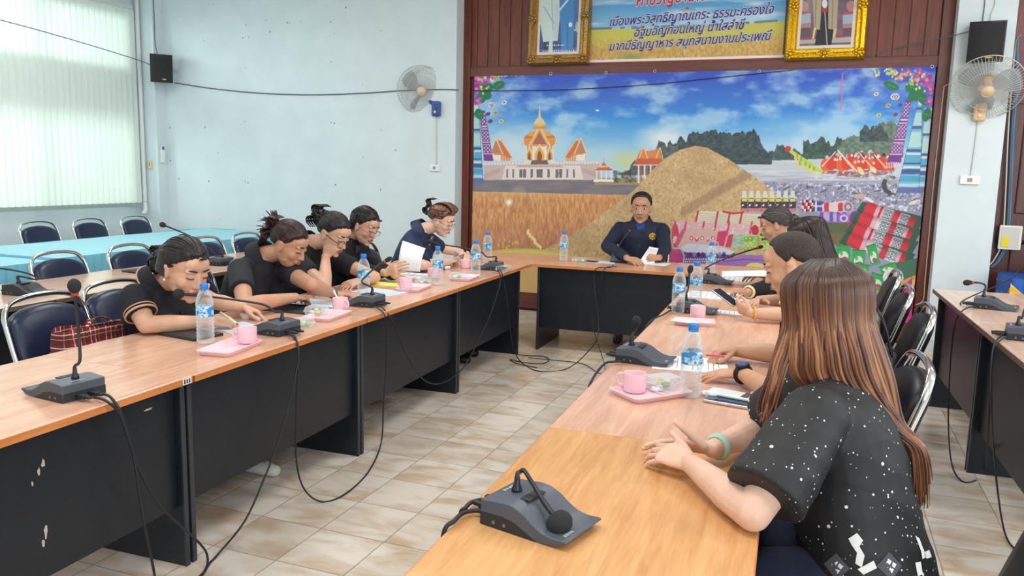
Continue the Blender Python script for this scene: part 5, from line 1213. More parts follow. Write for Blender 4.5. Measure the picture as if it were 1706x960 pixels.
    for i in range(9): c.ell(1150+i*7,424,3,4,[(70,40,110),(150,120,196),(40,30,66)][i%3],.8)
    c.line([(1158,415),(1166,402),(1182,398),(1196,404),(1198,418)],2,(196,196,214)); c.ell(1126,428,12,16,(200,64,120),.9); c.line([(1122,414),(1134,414),(1140,426),(1138,442)],2.4,(160,196,214))
    c.poly([(1190,440),(1236,424),(1290,426),(1310,470),(1190,470)],(162,112,186)); c.put(np.clip(np.sin((X*.5+Y*1.6))*.5+.2,0,1)*c.inside([(1190,440),(1236,424),(1290,426),(1310,470),(1190,470)]),(138,88,170),.5); c.poly([(1190,462),(1240,440),(1300,445),(1310,490),(1190,490)],(206,90,156)); c.ell(1258,444,15,6,(222,210,120)); c.line([(1205,436),(1240,432),(1290,436)],2,(96,60,120),.6)
    # right ribbon and magenta base
    rb=498-(X-1450)*.42; lim=(X>1420)
    c.put(((Y>rb+8)&lim).astype(float),(212,40,130)); c.put((Y>rb+8)*lim*np.clip(np.sin(X*.5)*.5,0,1),(232,96,166),.6); c.put(((Y>rb-8)&(Y<rb+9)&lim).astype(float),(206,150,80)); c.put(((Y>rb-1)&(Y<rb+7)&lim).astype(float),(222,208,74)); c.poly([(1496,505),(1512,470),(1520,462),(1520,478),(1508,505)],(206,50,90))
    c.put(((Y>470)&(X<1420)&(X>1180)).astype(float),(190,70,140),.8)
    # hanging striped cloths at both sides
    def strip(pl,pr,y0,y1,base,bands,motif=None):
        t_=(Y-y0)/(y1-y0); L=pl[0]+(pl[1]-pl[0])*t_; Rr=pr[0]+(pr[1]-pr[0])*t_; m=(Y>y0)&(Y<y1)&(X>L)&(X<Rr); c.put(m.astype(float),base)
        for a,b_,col in bands: c.put((m&(t_>a)&(t_<b_)).astype(float),col,.9)
        if motif:
            for a,b_ in motif:
                mm=m&(t_>a)&(t_<b_); c.put(np.clip(np.sin(X*1.1)*np.sin(Y*1.0)+.25*np.sin(X*2.3+Y),0,1)*2*mm,(232,222,238),.9)
        c.put((m&((X<L+1.2)|(X>Rr-1.2))).astype(float),(90,80,130),.6)
    blue=[(.0,.08,(206,232,226)),(.10,.13,(70,84,140)),(.16,.30,(176,222,220)),(.30,.33,(72,84,146)),(.36,.52,(186,224,214)),(.54,.57,(66,76,140)),(.58,.60,(230,236,236)),(.60,.68,(84,170,206)),(.68,.70,(66,84,150)),(.72,.74,(226,234,236)),(.75,.80,(66,76,140)),(.82,.88,(70,160,204)),(.90,.93,(196,220,226)),(.94,1.0,(96,100,160))]
    strip((1531,1493),(1537,1534),162,322,(104,188,216),blue); strip((1540,1530),(1556,1548),180,320,(150,200,214),blue)
    pur=[(.30,.33,(222,206,230)),(.36,.38,(222,206,230)),(.62,.64,(222,206,230)),(.67,.69,(214,196,226)),(.85,.87,(206,186,222))]
    strip((1509,1477),(1519,1501),166,272,(118,56,140),pur,[(.05,.28),(.40,.60),(.70,.84)]); c.put(((np.sin(X*1.6)>0)&(Y>270)&(Y<280)&(X>1476)&(X<1502)).astype(float),(214,190,214),.9)
    strip((788,788),(798,805),176,305,(104,188,216),blue); strip((799,806),(808,822),184,268,(118,56,140),pur,[(.05,.28),(.40,.60),(.70,.84)])
    # flowers and leaves in the two top corners
    for (cx,cy,sx) in ((1530,135,1),(806,134,-1)):
        for (dx,dy,rx,ry,ro) in ((-45,8,14,7,.4),(-4,22,16,9,-.7),(8,30,12,8,.8),(14,56,12,7,1.9),(-8,12,14,10,.3)):
            c.ell(cx+sx*dx*(1 if sx>0 else .55),cy+dy,rx*(1 if sx>0 else .75),ry,(36,116,72),1,0,sx*ro); c.line([(cx+sx*(dx-6)*(1 if sx>0 else .55),cy+dy-2),(cx+sx*(dx+6)*(1 if sx>0 else .55),cy+dy+2)],1,(90,160,100))
        for (dx,dy,r) in ((-30,-8,8),(-18,-14,7),(-4,-2,9),(14,-2,11),(20,14,8),(-40,-14,6),(18,34,7),(2,-14,7)):
            x,y=cx+sx*dx*(1 if sx>0 else .6),cy+dy
            for k in range(9): a=6.283*k/9; c.ell(x+r*.6*math.cos(a),y+r*.6*math.sin(a),r*.5,r*.32,rs.choice([(176,76,176),(150,56,160),(196,96,190)]),1,0,a)
            c.ell(x,y,r*.3,r*.3,(232,150,110))
        for k in range(70):
            a=rs.random(); x=cx+sx*(-78+a*90)*(1 if sx>0 else .72); y=cy-20+rs.random()*12+max(0,a-.35)*rs.random()*62; c.ell(x,y,1.7,2.2,rs.choice([(196,214,110),(150,196,96),(222,230,170)]))
    for (x,y,s_) in ((1491,161,8),(819,175,6)):
        hx=[(x+s_*math.cos(a),y+s_*.75*math.sin(a)) for a in np.linspace(0,6.283,7)[:-1]]; c.poly(hx,(240,236,240)); c.poly([(x+(p-x)*.75,y+(q-y)*.75) for p,q in hx],(176,44,70)); c.poly([(x+(p-x)*.5,y+(q-y)*.5) for p,q in hx],(240,240,240)); c.ell(x,y,s_*.34,s_*.3,(80,180,150))
    for (x,y,col) in ((1480,176,(206,176,80)),(1464,192,(214,206,110)),(1460,157,(222,222,196)),(1500,175,(86,70,150)),(1492,191,(150,60,96)),(826,188,(206,176,80)),(835,202,(214,206,110)),(840,171,(222,222,226)),(813,190,(86,70,150)),(817,202,(120,60,96))): c.ell(x,y,4.4,3.2,col,1,0,-.5); c.ell(x,y,1.8,1.4,(60,60,60),.7)
    c.line([(1404,122),(1401,150),(1403,165),(1400,184)],2.2,(214,110,170)); c.ell(995,184,3,1.6,(230,240,246))
M_print=print_mat('printed_vinyl')
NP=NW-.062
u0,_=onwall(788.5,260,NP); u1,_=onwall(1545,260,NP); _,zt=onwall(1171,119.5,NP); 
bd=thing('photo_backdrop','large printed backdrop of temples, rice heap, racing boat and local goods','backdrop',rw((u0+u1)/2,NP,.2),-DA)
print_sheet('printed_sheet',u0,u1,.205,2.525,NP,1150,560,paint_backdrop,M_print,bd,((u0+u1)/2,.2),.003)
hb=MB(); hb.box(u0-(u0+u1)/2,u1-(u0+u1)/2,.006,.010,.005,2.325); hb.build('backing',[mat('vinyl_back',srgb(200,200,200),.7)],bd)
M_ey=mat('eyelet_metal',srgb(206,206,200),.3,.8)
for px,py in ((1010,121),(1091,119),(1265,119),(1553,111),(918,123),(1529,338)):
    u,z=onwall(px,py,NP); q=MB(); q.tube([V(.012*math.cos(6.283*i/12),-.004,.014*math.sin(6.283*i/12)) for i in range(12)],.003,6,closed=True); o=q.build('eyelet',[M_ey],bd,True,(u-(u0+u1)/2,-.002,z-.2))
# ---- motto banner above
def paint_banner(c,U,Z_):
    X,Y=c.X,c.Y; yy=Y+(X-1145)*.024
    t=np.clip((yy+20)/66,0,1); c.C=lerpc((36,132,206),(150,204,236),t); c.put(np.clip(fbm(X/60,yy/9,3,3)*3-1.4,0,1),(226,238,244),.8)
    hz=46-(X-985)*.006+np.where(X>1200,-(X-1200)*.045,0); f=(yy>hz).astype(float); n=fbm(X/2.4,yy/5,9,3)
    c.put(((yy>hz-4)&(yy<hz)&(fbm(X/7,yy*0,4,2)>.5)).astype(float),(86,116,110),.8)
    c.put(f,(206,200,84)); c.put(f*np.clip((yy-hz-14)/26,0,1),(206,164,84)); c.put(f*np.clip(n*3-1.5,0,1)*np.clip((yy-hz-6)/20,0,1),(236,206,140),.7); c.put(f*np.clip(.8-n*1.7,0,1)*np.clip((yy-hz-10)/20,0,1),(150,110,60),.7); c.ell(1052,95,26,9,(96,140,84),.6,.9)
    c.line([(1132,17),(1145,14),(1158,16)],1.4,(126,124,120)); c.line([(1137,19),(1145,17),(1153,19)],1.4,(150,140,120)); c.ell(1145,14,3,2,(120,116,110))
NB=NW-.03
bu0,_=onwall(983,60,NB); bu1,_=onwall(1306,60,NB); bz0=onwall(1145,97,NB)[1]; bz1=3.44
bn=thing('motto_banner','sky and rice-field banner with blue slanting motto lettering above the backdrop','banner',rw((bu0+bu1)/2,NB,bz0),-DA)
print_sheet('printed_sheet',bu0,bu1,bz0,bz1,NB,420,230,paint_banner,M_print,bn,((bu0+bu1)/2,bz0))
hw=(bu1-bu0)/2; q=MB(); q.box(-hw-.015,hw+.015,.003,.015,-.045,-.016,0); q.build('lower_batten',[mat('batten_red_wood',srgb(150,66,52),.5)],bn); q=MB(); q.box(-hw-.012,hw+.012,-.004,.008,-.018,.006); q.build('white_edging',[mat('banner_edge',srgb(232,230,224),.5)],bn)
def thai(text,px,py,wpx,hsize,col,outline,parent,org,n,shear=.28,rot=.035):
    def tx(name,ms,off,ex):
        cu=bpy.data.curves.new(name,'FONT'); cu.body=text; cu.size=1; cu.align_x='LEFT'; cu.shear=shear; cu.offset=off; cu.extrude=ex; cu.resolution_u=3
        o=bpy.data.objects.new(name,cu); COL.objects.link(o); dg=bpy.context.evaluated_depsgraph_get(); dg.update(); me=bpy.data.meshes.new_from_object(o.evaluated_get(dg)); bpy.data.objects.remove(o)
        me.materials.clear(); me.materials.append(ms); return me
    u,z=onwall(px,py,n); ue,_=onwall(px+wpx,py,n); res=[]
    me=tx('lettering',col,.010,.004); xs=[v.co.x for v in me.vertices]; w=max(xs)-min(xs); x0=min(xs); sx=(ue-u)/w; sy=hsize
    for mm,nm,y in ((me,'lettering',-.008),(tx('lettering_outline',outline,.042,.004),'lettering_outline',-.005)):
        for v in mm.vertices: v.co=((v.co.x-x0)*sx,v.co.z*.5+y,v.co.y*sy)
        for v in mm.vertices: v.co.z+=rot*v.co.x
        o=bpy.data.objects.new(nm,mm); COL.objects.link(o); o.parent=parent; o.location=(u-org[0],0,z-org[1])
M_tb=mat('motto_blue',srgb(48,52,140),.5); M_tw=mat('motto_white',srgb(236,238,240),.5); M_tr=mat('motto_red',srgb(206,44,72),.5)
og=((bu0+bu1)/2,bz0)
for txt,px,py,w,h,c1 in (('เมืองพระวิสุทธิญาณเถระ ธรรมะครองใจ',1016,44,272,.125,M_tb),('อิฐมอญก้อนใหญ่ น้ำใสลำชี',1057,61.5,184,.122,M_tb),('มากมีธัญญาหาร สนุกสนานงานประเพณี',1015,85,270,.122,M_tb),('คำขวัญอำเภอชื่อดาร',1060,10.5,180,.19,M_tr)):
    thai(txt,px,py,w,h,c1,M_tw,bn,og,NB)
# ---- two gilt-framed pictures
M_gold=mat('gilt_gold',srgb(226,180,40),.28,.85,noise=.25,nscale=60,bump=.5,bscale=70); M_gold2=mat('old_gilt',srgb(168,130,74),.35,.75,noise=.25,nscale=60,bump=.5,bscale=70)
M_mount=mat('picture_mount',srgb(226,220,204),.6)
def framed(label,pxl,pxr,pyb,gold,paint,tilt,fw=.105):
    n=NW-.10; ul,zb=onwall(pxl,pyb,n); ur,_=onwall(pxr,pyb,n); ztop=3.66; w=(ur-ul)/2; uc=(ul+ur)/2
    t=thing('framed_picture',label,'picture',rw(uc,n,zb),-DA,'gilt-framed pictures above the backdrop'); h=ztop-zb
    prof=[(0,.0),(.015,-.045),(.045,-.055),(.062,-.030),(.085,-.034),(fw,-.006)]
    f=MB()
    def side(p0,p1,inn):
        v=[];F_=[]; p0,p1,inn=V(p0),V(p1),V(inn); d=(p1-p0).normalized()
        for d_,y in prof: a=p0+inn*d_+d*d_; b_=p1+inn*d_-d*d_; v+=[V(a.x,y,a.y),V(b_.x,y,b_.y)]
        for k in range(len(prof)-1): F_.append((2*k,2*k+1,2*k+3,2*k+2))
        f.add(v,F_)
    c4=[V(-w,0),V(w,0),V(w,h),V(-w,h)]
    for k,inn in enumerate((V(0,1),V(-1,0),V(0,-1),V(1,0))): side(c4[k],c4[(k+1)%4],inn)
    f.box(-w,w,0,.04,0,h)
    # carved scrolls on corners and mid-sides
    spots=[(-w+.05,.05),(w-.05,.05),(0,.05),(-w+.05,h*.45),(w-.05,h*.45),(-w+.05,h-.05),(w-.05,h-.05)]
    for x,z in spots:
        for k in range(7): a=6.283*k/7; f.ell((x+.032*math.cos(a),-.050,z+.032*math.sin(a)),(.016,.014,.016),8,6)
        f.ell((x,-.056,z),(.02,.016,.02),10,8)
        for s_ in (-1,1):
            hz=abs(z-.05)<.001; 
            for k in range(5):
                q=.045+.02*k
                if hz and abs(x+s_*q)>w-.02: continue
                if not hz and not .02<z+s_*q<h-.02: continue
                f.ell((x+(s_*q if hz else 0),-.046,z+(0 if hz else s_*q)),(.012-.0012*k,.012,.012-.0012*k),8,6)
    fo=f.build('gilt_frame',[gold],t,True); autosmooth(fo,50)
    m=MB(); m.box(-w+fw-.01,w-fw+.01,-.012,.0,fw-.01,h-fw+.01); m.build('mount',[M_mount],t)
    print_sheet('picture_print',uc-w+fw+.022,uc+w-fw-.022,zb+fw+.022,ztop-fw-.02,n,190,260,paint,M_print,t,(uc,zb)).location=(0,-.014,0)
    t.rotation_euler=(tilt,0,-DA); return t
def paint_pair(c,U,Z_):
    X,Y=c.X,c.Y; c.C=lerpc((84,112,158),(48,66,120),np.clip((Y-30)/70,0,1)); c.put(np.clip(fbm(X/6,Y/14,3,3)*3-1.4,0,1),(60,70,110),.6)
    c.poly([(886,100),(886,84),(972,78),(972,100)],(92,108,168))
    for x,y in ((891,45),(963,45)): c.ell(x,y,5,10,(176,206,222),.8); c.line([(x,52),(x+1,86)],2,(166,196,214)); c.line([(x-6,50),(x+6,48)],3,(170,200,216))
    c.poly([(898,-40),(930,-40),(932,30),(929,68),(905,70),(897,20)],(206,224,222)); c.line([(905,10),(922,38)],2,(150,176,180)); c.line([(918,-10),(921,50)],1.6,(160,184,188)); c.poly([(906,70),(912,70),(913,88),(907,88)],(58,62,86)); c.poly([(915,68),(921,68),(921,88),(914,88)],(206,220,226)); c.poly([(924,5),(931,4),(929,66),(922,64)],(196,214,218))
    c.poly([(934,-40),(954,-40),(956,20),(955,82),(936,84),(932,20)],(64,136,200)); c.line([(945,40),(946,82)],1.4,(44,100,166)); c.line([(932,16),(946,-2)],3,(216,226,232)); c.ell(950,41,3,4,(236,240,244))
    for y,a,b_ in ((75.5,912,943),(85,906,966),(92,897,964)):
        for x in np.arange(a,b_,3.1): c.ell(x,y-(x-930)*.02,1.1,1.3+.6*math.sin(x*3),(226,232,244),.8)
def paint_one(c,U,Z_):
    X,Y=c.X,c.Y; c.C=lerpc((104,88,104),(120,84,96),np.clip(Y/70,0,1)); c.put(np.clip(fbm(X/9,Y/9,3,3)*3-1.3,0,1),(150,120,130),.5)
    for x0,x1 in ((1327,1351),(1404,1432)): c.poly([(x0,20),(x1,16),(x1,24),(x0,28)],(170,80,92)); c.poly([(x0,25),(x1,22),(x1,40),(x0,42)],(160,176,206)); c.poly([(x0,40),(x1,38),(x1,46),(x0,48)],(176,128,120)); c.poly([(x0,47),(x1,46),(x1,62),(x0,64)],(96,78,92)); c.ell((x0+x1)/2,10,8,9,(200,140,130),.8)
    c.poly([(1322,66),(1428,60),(1428,70),(1320,74)],(170,176,170)); c.poly([(1320,64),(1428,58),(1428,61),(1320,68)],(160,60,84)); c.poly([(1320,80),(1428,76),(1428,80),(1320,84)],(176,44,66)); c.poly([(1320,83),(1428,79),(1428,92),(1320,92)],(222,222,220)); c.poly([(1378,80),(1400,79),(1394,84),(1378,84)],(206,50,66))
    c.poly([(1368,-20),(1386,-20),(1386,24),(1380,76),(1357,78),(1366,22)],(36,36,46)); c.poly([(1376,20),(1390,48),(1384,78),(1376,76)],(34,36,46)); c.line([(1374,18),(1378,76)],1.6,(196,190,190))
    c.poly([(1352,-30),(1371,-30),(1366,50),(1356,48)],(176,162,132)); c.poly([(1380,-30),(1398,-30),(1394,50),(1380,48)],(176,162,132)); c.line([(1360,-10),(1358,48)],1.4,(130,118,96)); c.line([(1388,-10),(1386,48)],1.4,(130,118,96)); c.poly([(1356,46),(1360,46),(1356,65),(1353,65)],(222,196,140)); c.poly([(1389,48),(1394,48),(1391,64),(1387,64)],(222,196,140))
    c.ell(1374,6,4.5,8,(226,232,240)); c.poly([(1369,13),(1378,13),(1378,20),(1370,20)],(190,50,56)); c.ell(1346,10,10,26,(186,186,186),.35,.7)
framed('old-gilt framed picture of two standing figures in pale and blue clothes',879,980,109,M_gold2,paint_pair,R(-3))
framed('bright gold framed picture of one standing figure in a beige robe',1306.5,1440,101,M_gold,paint_one,R(-3))
# ================================================================ microphones
M_mic=mat('mic_slate',srgb(78,86,96),.42); M_micd=mat('mic_dark',srgb(40,43,48),.5); M_foam=mat('mic_foam',srgb(46,47,50),.95,bump=.5,bscale=400); M_neck=mat('mic_neck',srgb(48,50,54),.35,.3); M_led=mat('red_ring',srgb(200,52,40),.4); M_port=mat('port_metal',srgb(130,132,132),.4,.6); M_pm=mat('faint_print',srgb(170,176,182),.5)
M_cable=mat('black_cable',srgb(36,38,42),.5)
SM=1.12
def mic_base(t,dark=False):
    w=.068*SM
    prof=[(-.088,.0),(-.088,.052),(-.030,.058),(-.010,.0565),(.014,.047),(.036,.032),(.056,.022),(.078,.018),(.106,.020),(.112,.017),(.090,.004),(.050,.0)]
    prof=[(y*SM,z*SM) for y,z in prof]; n=len(prof)
    v=[V(x,y,z) for x in (-w,w) for y,z in prof]; f=[tuple(range(n)),tuple(range(2*n-1,n-1,-1))]+[(i,n+i,n+(i+1)%n,(i+1)%n) for i in range(n)]
    b=MB(); b.add(v,f); o=b.build('base',[M_micd if dark else M_mic],t); autosmooth(o,35)
    md=o.modifiers.new('bev','BEVEL'); md.width=.0025; md.segments=2; md.limit_method='ANGLE'
    s=MB()
    for sx in (-1,1):
        x=sx*(w+.0006); pts=[(-.088,.001),(-.088,.027),(-.035,.029),(-.005,.024),(.030,.008),(.045,.001)]; pts=[(y*SM,z*SM) for y,z in pts]
        s.add([V(x,y,z) for y,z in pts],[tuple(range(6)) if sx>0 else tuple(range(5,-1,-1))])
    s.box(-w*.97,w*.97,-.0885*SM,-.088*SM-.0012,.004,.028*SM)
    s.build('lower_panel',[M_micd],t)
    p=MB()
    for sx in (-1,1):
        for k,y in enumerate((-.055,-.030)): p.lathe([(.0042,0),(.0042,.0012)],10,M=Matrix.Translation((sx*(w+.0006),y*SM,.014))@Matrix.Rotation(sx*R(90),4,'Y'))
    p.build('jack_sockets',[M_port],t)
    q=MB()
    for k in range(5): q.box((-.030+.009*k)*SM,(-.024+.009*k)*SM,(-.075)*SM,-.068*SM,.0547*SM,.0552*SM)
    for k in range(4): q.box((.020+.008*k)*SM,(.025+.008*k)*SM,.092*SM,.099*SM,.0193*SM,.0204*SM)
    q.build('printed_marks',[M_pm],t)
    g=MB(); g.box(-.030*SM,.030*SM,-.02*SM,.002*SM,.0555*SM,.0588*SM,bev=.001); g.build('speaker_grille',[M_micd],t)
    b=MB(); b.lathe([(.013,0),(.012,.006),(.0075,.018),(.0062,.034),(.005,.036)],14,M=Matrix.Translation((0,-.048*SM,.0565*SM))); b.build('neck_socket',[M_neck],t,True)
    for k,x in enumerate((-.022,.022)):
        b=MB(); b.box(x-.011,x+.011,-.124*SM,-.088*SM,.010,.023,bev=.002); b.box(x-.007,x+.007,-.140*SM,-.124*SM,.012,.021,bev=.002)
        b.build('cable_plug',[M_micd],t)
MICS=[]
def mic(label,px,py,rz,neck,zt=TZ,foam=.021,red=True,dark=False,dz=0,hd=None,group='gooseneck conference microphones'):
    """neck: world-frame offsets from the neck socket, last is the foam centre"""
    c=at(px,py,zt); t=thing('conference_microphone',label,'microphone',(c.x,c.y,zt),rz,group); mic_base(t,dark)
    inv=Matrix.Rotation(-rz,3,'Z'); s0=V(0,-.048*SM,.06*SM)
    pts=[s0,s0+V(0,0,.035)]+[s0+inv@V(*p) for p in neck]
    P=catmull(pts,6); b=MB(); b.tube(P,[.0052]*(len(P)-7)+[.0062]*7,10); b.build('gooseneck',[M_neck],t,True)
    e=P[-1]; d=(P[-1]-P[-3]).normalized(); ax=axes(d,(.3,.2,1),e)
    b=MB(); b.lathe([(.0,-.020),(.009,-.019),(foam*.82,-.010),(foam,.002),(foam*.97,.012),(foam*.75,.022),(foam*.35,.028),(0,.029)],18,M=ax@Matrix.Rotation(R(-90),4,'X'),cap=False)
    h=b.build('foam_windscreen',[M_foam],t,True)
    if red: b=MB(); b.lathe([(.0075,-.028),(.0115,-.026),(.0115,-.018),(.008,-.016)],16,M=ax@Matrix.Rotation(R(-90),4,'X')); b.build('indicator_ring',[M_led],h,True)
    MICS.append(t); return t
def w_off(px,py,base,rz,dd=0.0):
    """offset from the neck socket to the point seen at this pixel, dd farther than the base"""
    Bw=V(base.x,base.y,TZ); s=Bw+Matrix.Rotation(rz,3,'Z')@V(0,-.048*SM,.06*SM); dep=(s-V(0,0,CAMH))@CF+dd
    return atdepth(px,py,dep)-s
def mic_px(label,px,py,rz,path,zt=TZ,**k):
    c=at(px,py,zt); s=V(c.x,c.y,zt)+Matrix.Rotation(rz,3,'Z')@V(0,-.048*SM,.06*SM); dep=(s-V(0,0,CAMH))@CF
    return mic(label,px,py,rz,[tuple(atdepth(x,y,dep+d)-s) for x,y,d in path],zt,**k)
LZ=R(90); RZ=R(-90)
mic_px('microphone with straight upright neck alone at the near left, red ring under its foam',110,657,LZ+R(-8),[(133,600,0),(131,555,0),(126,500,-.02),(124,479,-.03)])
mic_px('microphone whose long neck bends left past the bottle of the low-bun woman',455,554,LZ+R(-4),[(457,519,0),(440,508,-.02),(400,501,-.05),(345,494,-.09),(299,490,-.12)],red=False,foam=.023)
mic_px('microphone beside the pink cup, neck rising between two bottles',606,508,LZ,[(603,470,0),(612,458,.02),(628,444,.04),(646,433,.06)],red=True,foam=.014)
mic_px('microphone at the corner of the left desks, neck bent toward the woman in navy',815,449,LZ+R(6),[(811,428,0),(800,419,-.02),(772,413,-.08),(740,408,-.14),(718,403,-.18)],red=False,foam=.020)
mic_px('microphone on the head desk in front of the man in the navy jacket',1033,436,R(180)+R(4),[(1031,412,0),(1036,402,.01),(1045,390,.03),(1051,381,.04)],red=True,foam=.013)
mic_px('microphone in the foreground with sharply bent neck on the honey desk',893,873,RZ+R(-16),[(866,787,.02),(873,784,.02),(885,802,-.01),(906,836,-.05),(930,869,-.09)],red=False,foam=.030)
mic_px('microphone beside the pink mug with foam head upright on the right desks',1072,602,RZ+R(-6),[(1050,570,0),(1053,560,.0),(1058,550,0),(1060,537,-.02)],red=False,foam=.020)
mic_px('microphone standing behind the two bottles of the right desks',1158,520,RZ,[(1147,478,.02),(1148,462,.03),(1150,450,.03)],red=False,foam=.017)
mic_px('microphone with lit red tip pointing at the grey-haired woman',1192,472,RZ+R(-4),[(1174,448,0),(1190,439,.02),(1225,425,.06),(1266,412,.1)],red=True,foam=.013)
mic_px('second-row microphone at the left picture edge, neck leaning out of frame',45,490,R(-90)+R(6),[(61,466,0),(50,457,0),(20,450,0),(-12,446,0)],red=False,dark=True,group='second-row microphones')
mic_px('second-row microphone with long neck leaning left above the low-bun woman',362,441,LZ+R(-4),[(362,428,0),(354,418,0),(330,400,-.02),(300,386,-.04),(272,375,-.06)],red=False,group='second-row microphones')
mic_px('microphone with red ring on the far desk by the right wall column',1655,514,RZ+R(-14),[(1642,480,.0),(1640,474,0),(1628,471,0),(1613,471,0)],zt=.806,foam=.017,group='microphones on the right edge desks')
mic_px('microphone cut off by the right picture edge',1716,566,RZ+R(-10),[(1703,530,0),(1708,515,0),(1722,508,0)],zt=.806,group='microphones on the right edge desks')
# ---------------------------------------------------------------- cables
def onx(px,py,x): d=ray(px,py); return V(0,0,CAMH)+d*(x/d.x)
def cable(label,pts,r=.0042,name='microphone_cable',ms=None,cat='cable',group='microphone cables'):
    P=catmull(pts,6); o=MB().tube(P,r,8).build(name,[ms or M_cable],None,True); return tag(o,label,cat,group)
XF=-2.028
def lx(*q,x=XF): return [p if p.z>.012 else at(px,py,.006) for px,py,p in ((px,py,onx(px,py,x)) for px,py in q)]
def fl(px,py): return at(px,py,.006)
pl1=at(152,657,.765); 
def on_desk(px,py,z=.764): return at(px,py,z)
cable('cable from the near left microphone dropping along the scuffed panel, left strand',[on_desk(158,662),on_desk(176,668)]+lx((198,688),(214,730),(234,788),(272,848),(333,906),(346,930),(341,952),(325,966)),.0046)
cable('second cable of the near left microphone, hanging straight down',[on_desk(166,656),on_desk(184,662)]+lx((203,692),(222,756),(238,860),(256,950),(262,990)),.0046)
cable('cable looping from below the first desk seam up to the second left microphone',lx((323,970),(338,957),(350,938),(362,925),(408,868),(442,793),(464,735),(484,664),(495,612),(497,582))+[on_desk(488,561),on_desk(478,556)])
cable('cable hanging in a deep loop between second and third left microphones',[on_desk(484,557),on_desk(492,562)]+lx((498,590),(495,656),(493,757),(505,812),(535,836),(574,824),(614,786),(635,738),(639,673),(643,617),(645,560),(641,526))+[on_desk(630,514),on_desk(624,511)],.004)
cable('cable hanging in a loop from third left microphone to the corner microphone',[on_desk(626,509),on_desk(637,513)]+lx((654,536),(677,590),(706,633),(737,638),(771,614),(796,570),(818,521),(833,472))+[on_desk(832,454),on_desk(826,452)],.004)
cable('cable from the corner microphone over the floor to the head microphone',[on_desk(828,451),on_desk(836,455)]+lx((844,500),(850,552))+[at(856,582,.10),fl(868,603),fl(895,618),fl(940,616),at(974,592,.12),at(997,553,.32),V(-1.50,6.405,.60),V(-1.49,6.405,.74),on_desk(1016,446,.762),on_desk(1022,441,.762)],.004)
cable('thin cable from the head microphone down behind the right desks',[on_desk(1028,444,.762),V(-1.42,6.408,.745),V(-1.45,6.405,.6),V(-1.5,6.39,.3),at(1008,612,.05),fl(998,622),fl(970,606),fl(920,600),fl(880,596)],.003)
cable('coil of cable lying on the tiles near the desk corner',[fl(842,586),fl(870,592),fl(905,594),fl(915,600),fl(902,606),fl(872,604),fl(850,599),fl(862,606),fl(895,613)],.0035)
cable('cable curling over the edge behind the mug microphone',[on_desk(1036,602),on_desk(1022,603),on_desk(1006,607),V(-.672,2.88,.745),V(-.68,2.87,.68),V(-.69,2.9,.4),V(-.72,2.95,.02)],.005)
cable('upper cable of the foreground microphone bending over the desk edge',[on_desk(822,838),on_desk(805,833),on_desk(786,837),on_desk(776,846),V(-.668,1.60,.74),V(-.675,1.6,.6),V(-.70,1.62,.02)],.0052)
cable('lower cable of the foreground microphone bending over the desk edge',[on_desk(815,858),on_desk(795,851),on_desk(772,855),on_desk(757,868),V(-.668,1.51,.74),V(-.675,1.51,.6),V(-.72,1.5,.02)],.0052)
cable('cable passing behind the two bottles of the right desks',[on_desk(1140,518),on_desk(1120,517),on_desk(1106,524),V(-.672,4.08,.74),V(-.68,4.1,.5),V(-.7,4.1,.02)],.0045)
XR=.90
cable('cable looping under the far right desk down to the tiles',[at(1628,511,.82),at(1612,513,.82)]+[onx(px,py,XR) for px,py in ((1598,524),(1589,550),(1583,611),(1580,701),(1585,770))]+[fl(1600,800),fl(1622,802),fl(1640,786)]+[onx(px,py,XR) for px,py in ((1648,690),(1654,590))]+[at(1668,566,.82),at(1682,560,.82)],.004)
cable('cable hanging from the cut-off right microphone to the tiles',[at(1690,556,.82),at(1668,560,.82)]+[onx(px,py,XR-.01) for px,py in ((1653,590),(1652,700),(1660,800))]+[at(1672,880,.03),fl(1688,912),fl(1715,916)],.004)
cable('cable from the second-row microphone hanging over the desk edge',[at(383,437,.764),at(392,436,.764),onx(397,445,-3.86),onx(396,470,-3.86),onx(384,500,-3.86),onx(380,530,-3.86)],.004)
# ---------------------------------------------------------------- bottles, trays, cups, food
mb,N,L,bs=nt('clear_plastic'); tr=N.new('ShaderNodeBsdfTransparent'); tr.inputs[0].default_value=(.93,.965,.975,1); bs.inputs['Base Color'].default_value=(.86,.92,.94,1); bs.inputs['Roughness'].default_value=.06; bs.inputs['Specular IOR Level'].default_value=.8
fr=N.new('ShaderNodeLayerWeight'); fr.inputs[0].default_value=.45; mr=N.new('ShaderNodeMapRange'); mr.inputs['To Min'].default_value=.10; mr.inputs['To Max'].default_value=.75; L.new(fr.outputs['Facing'],mr.inputs[0]); mx=N.new('ShaderNodeMixShader'); L.new(mr.outputs[0],mx.inputs[0]); L.new(tr.outputs[0],mx.inputs[1]); L.new(bs.outputs[0],mx.inputs[2]); L.new(mx.outputs[0],N['Material Output'].inputs[0]); M_clear=mb
M_cap=mat('blue_cap',srgb(44,128,214),.35)
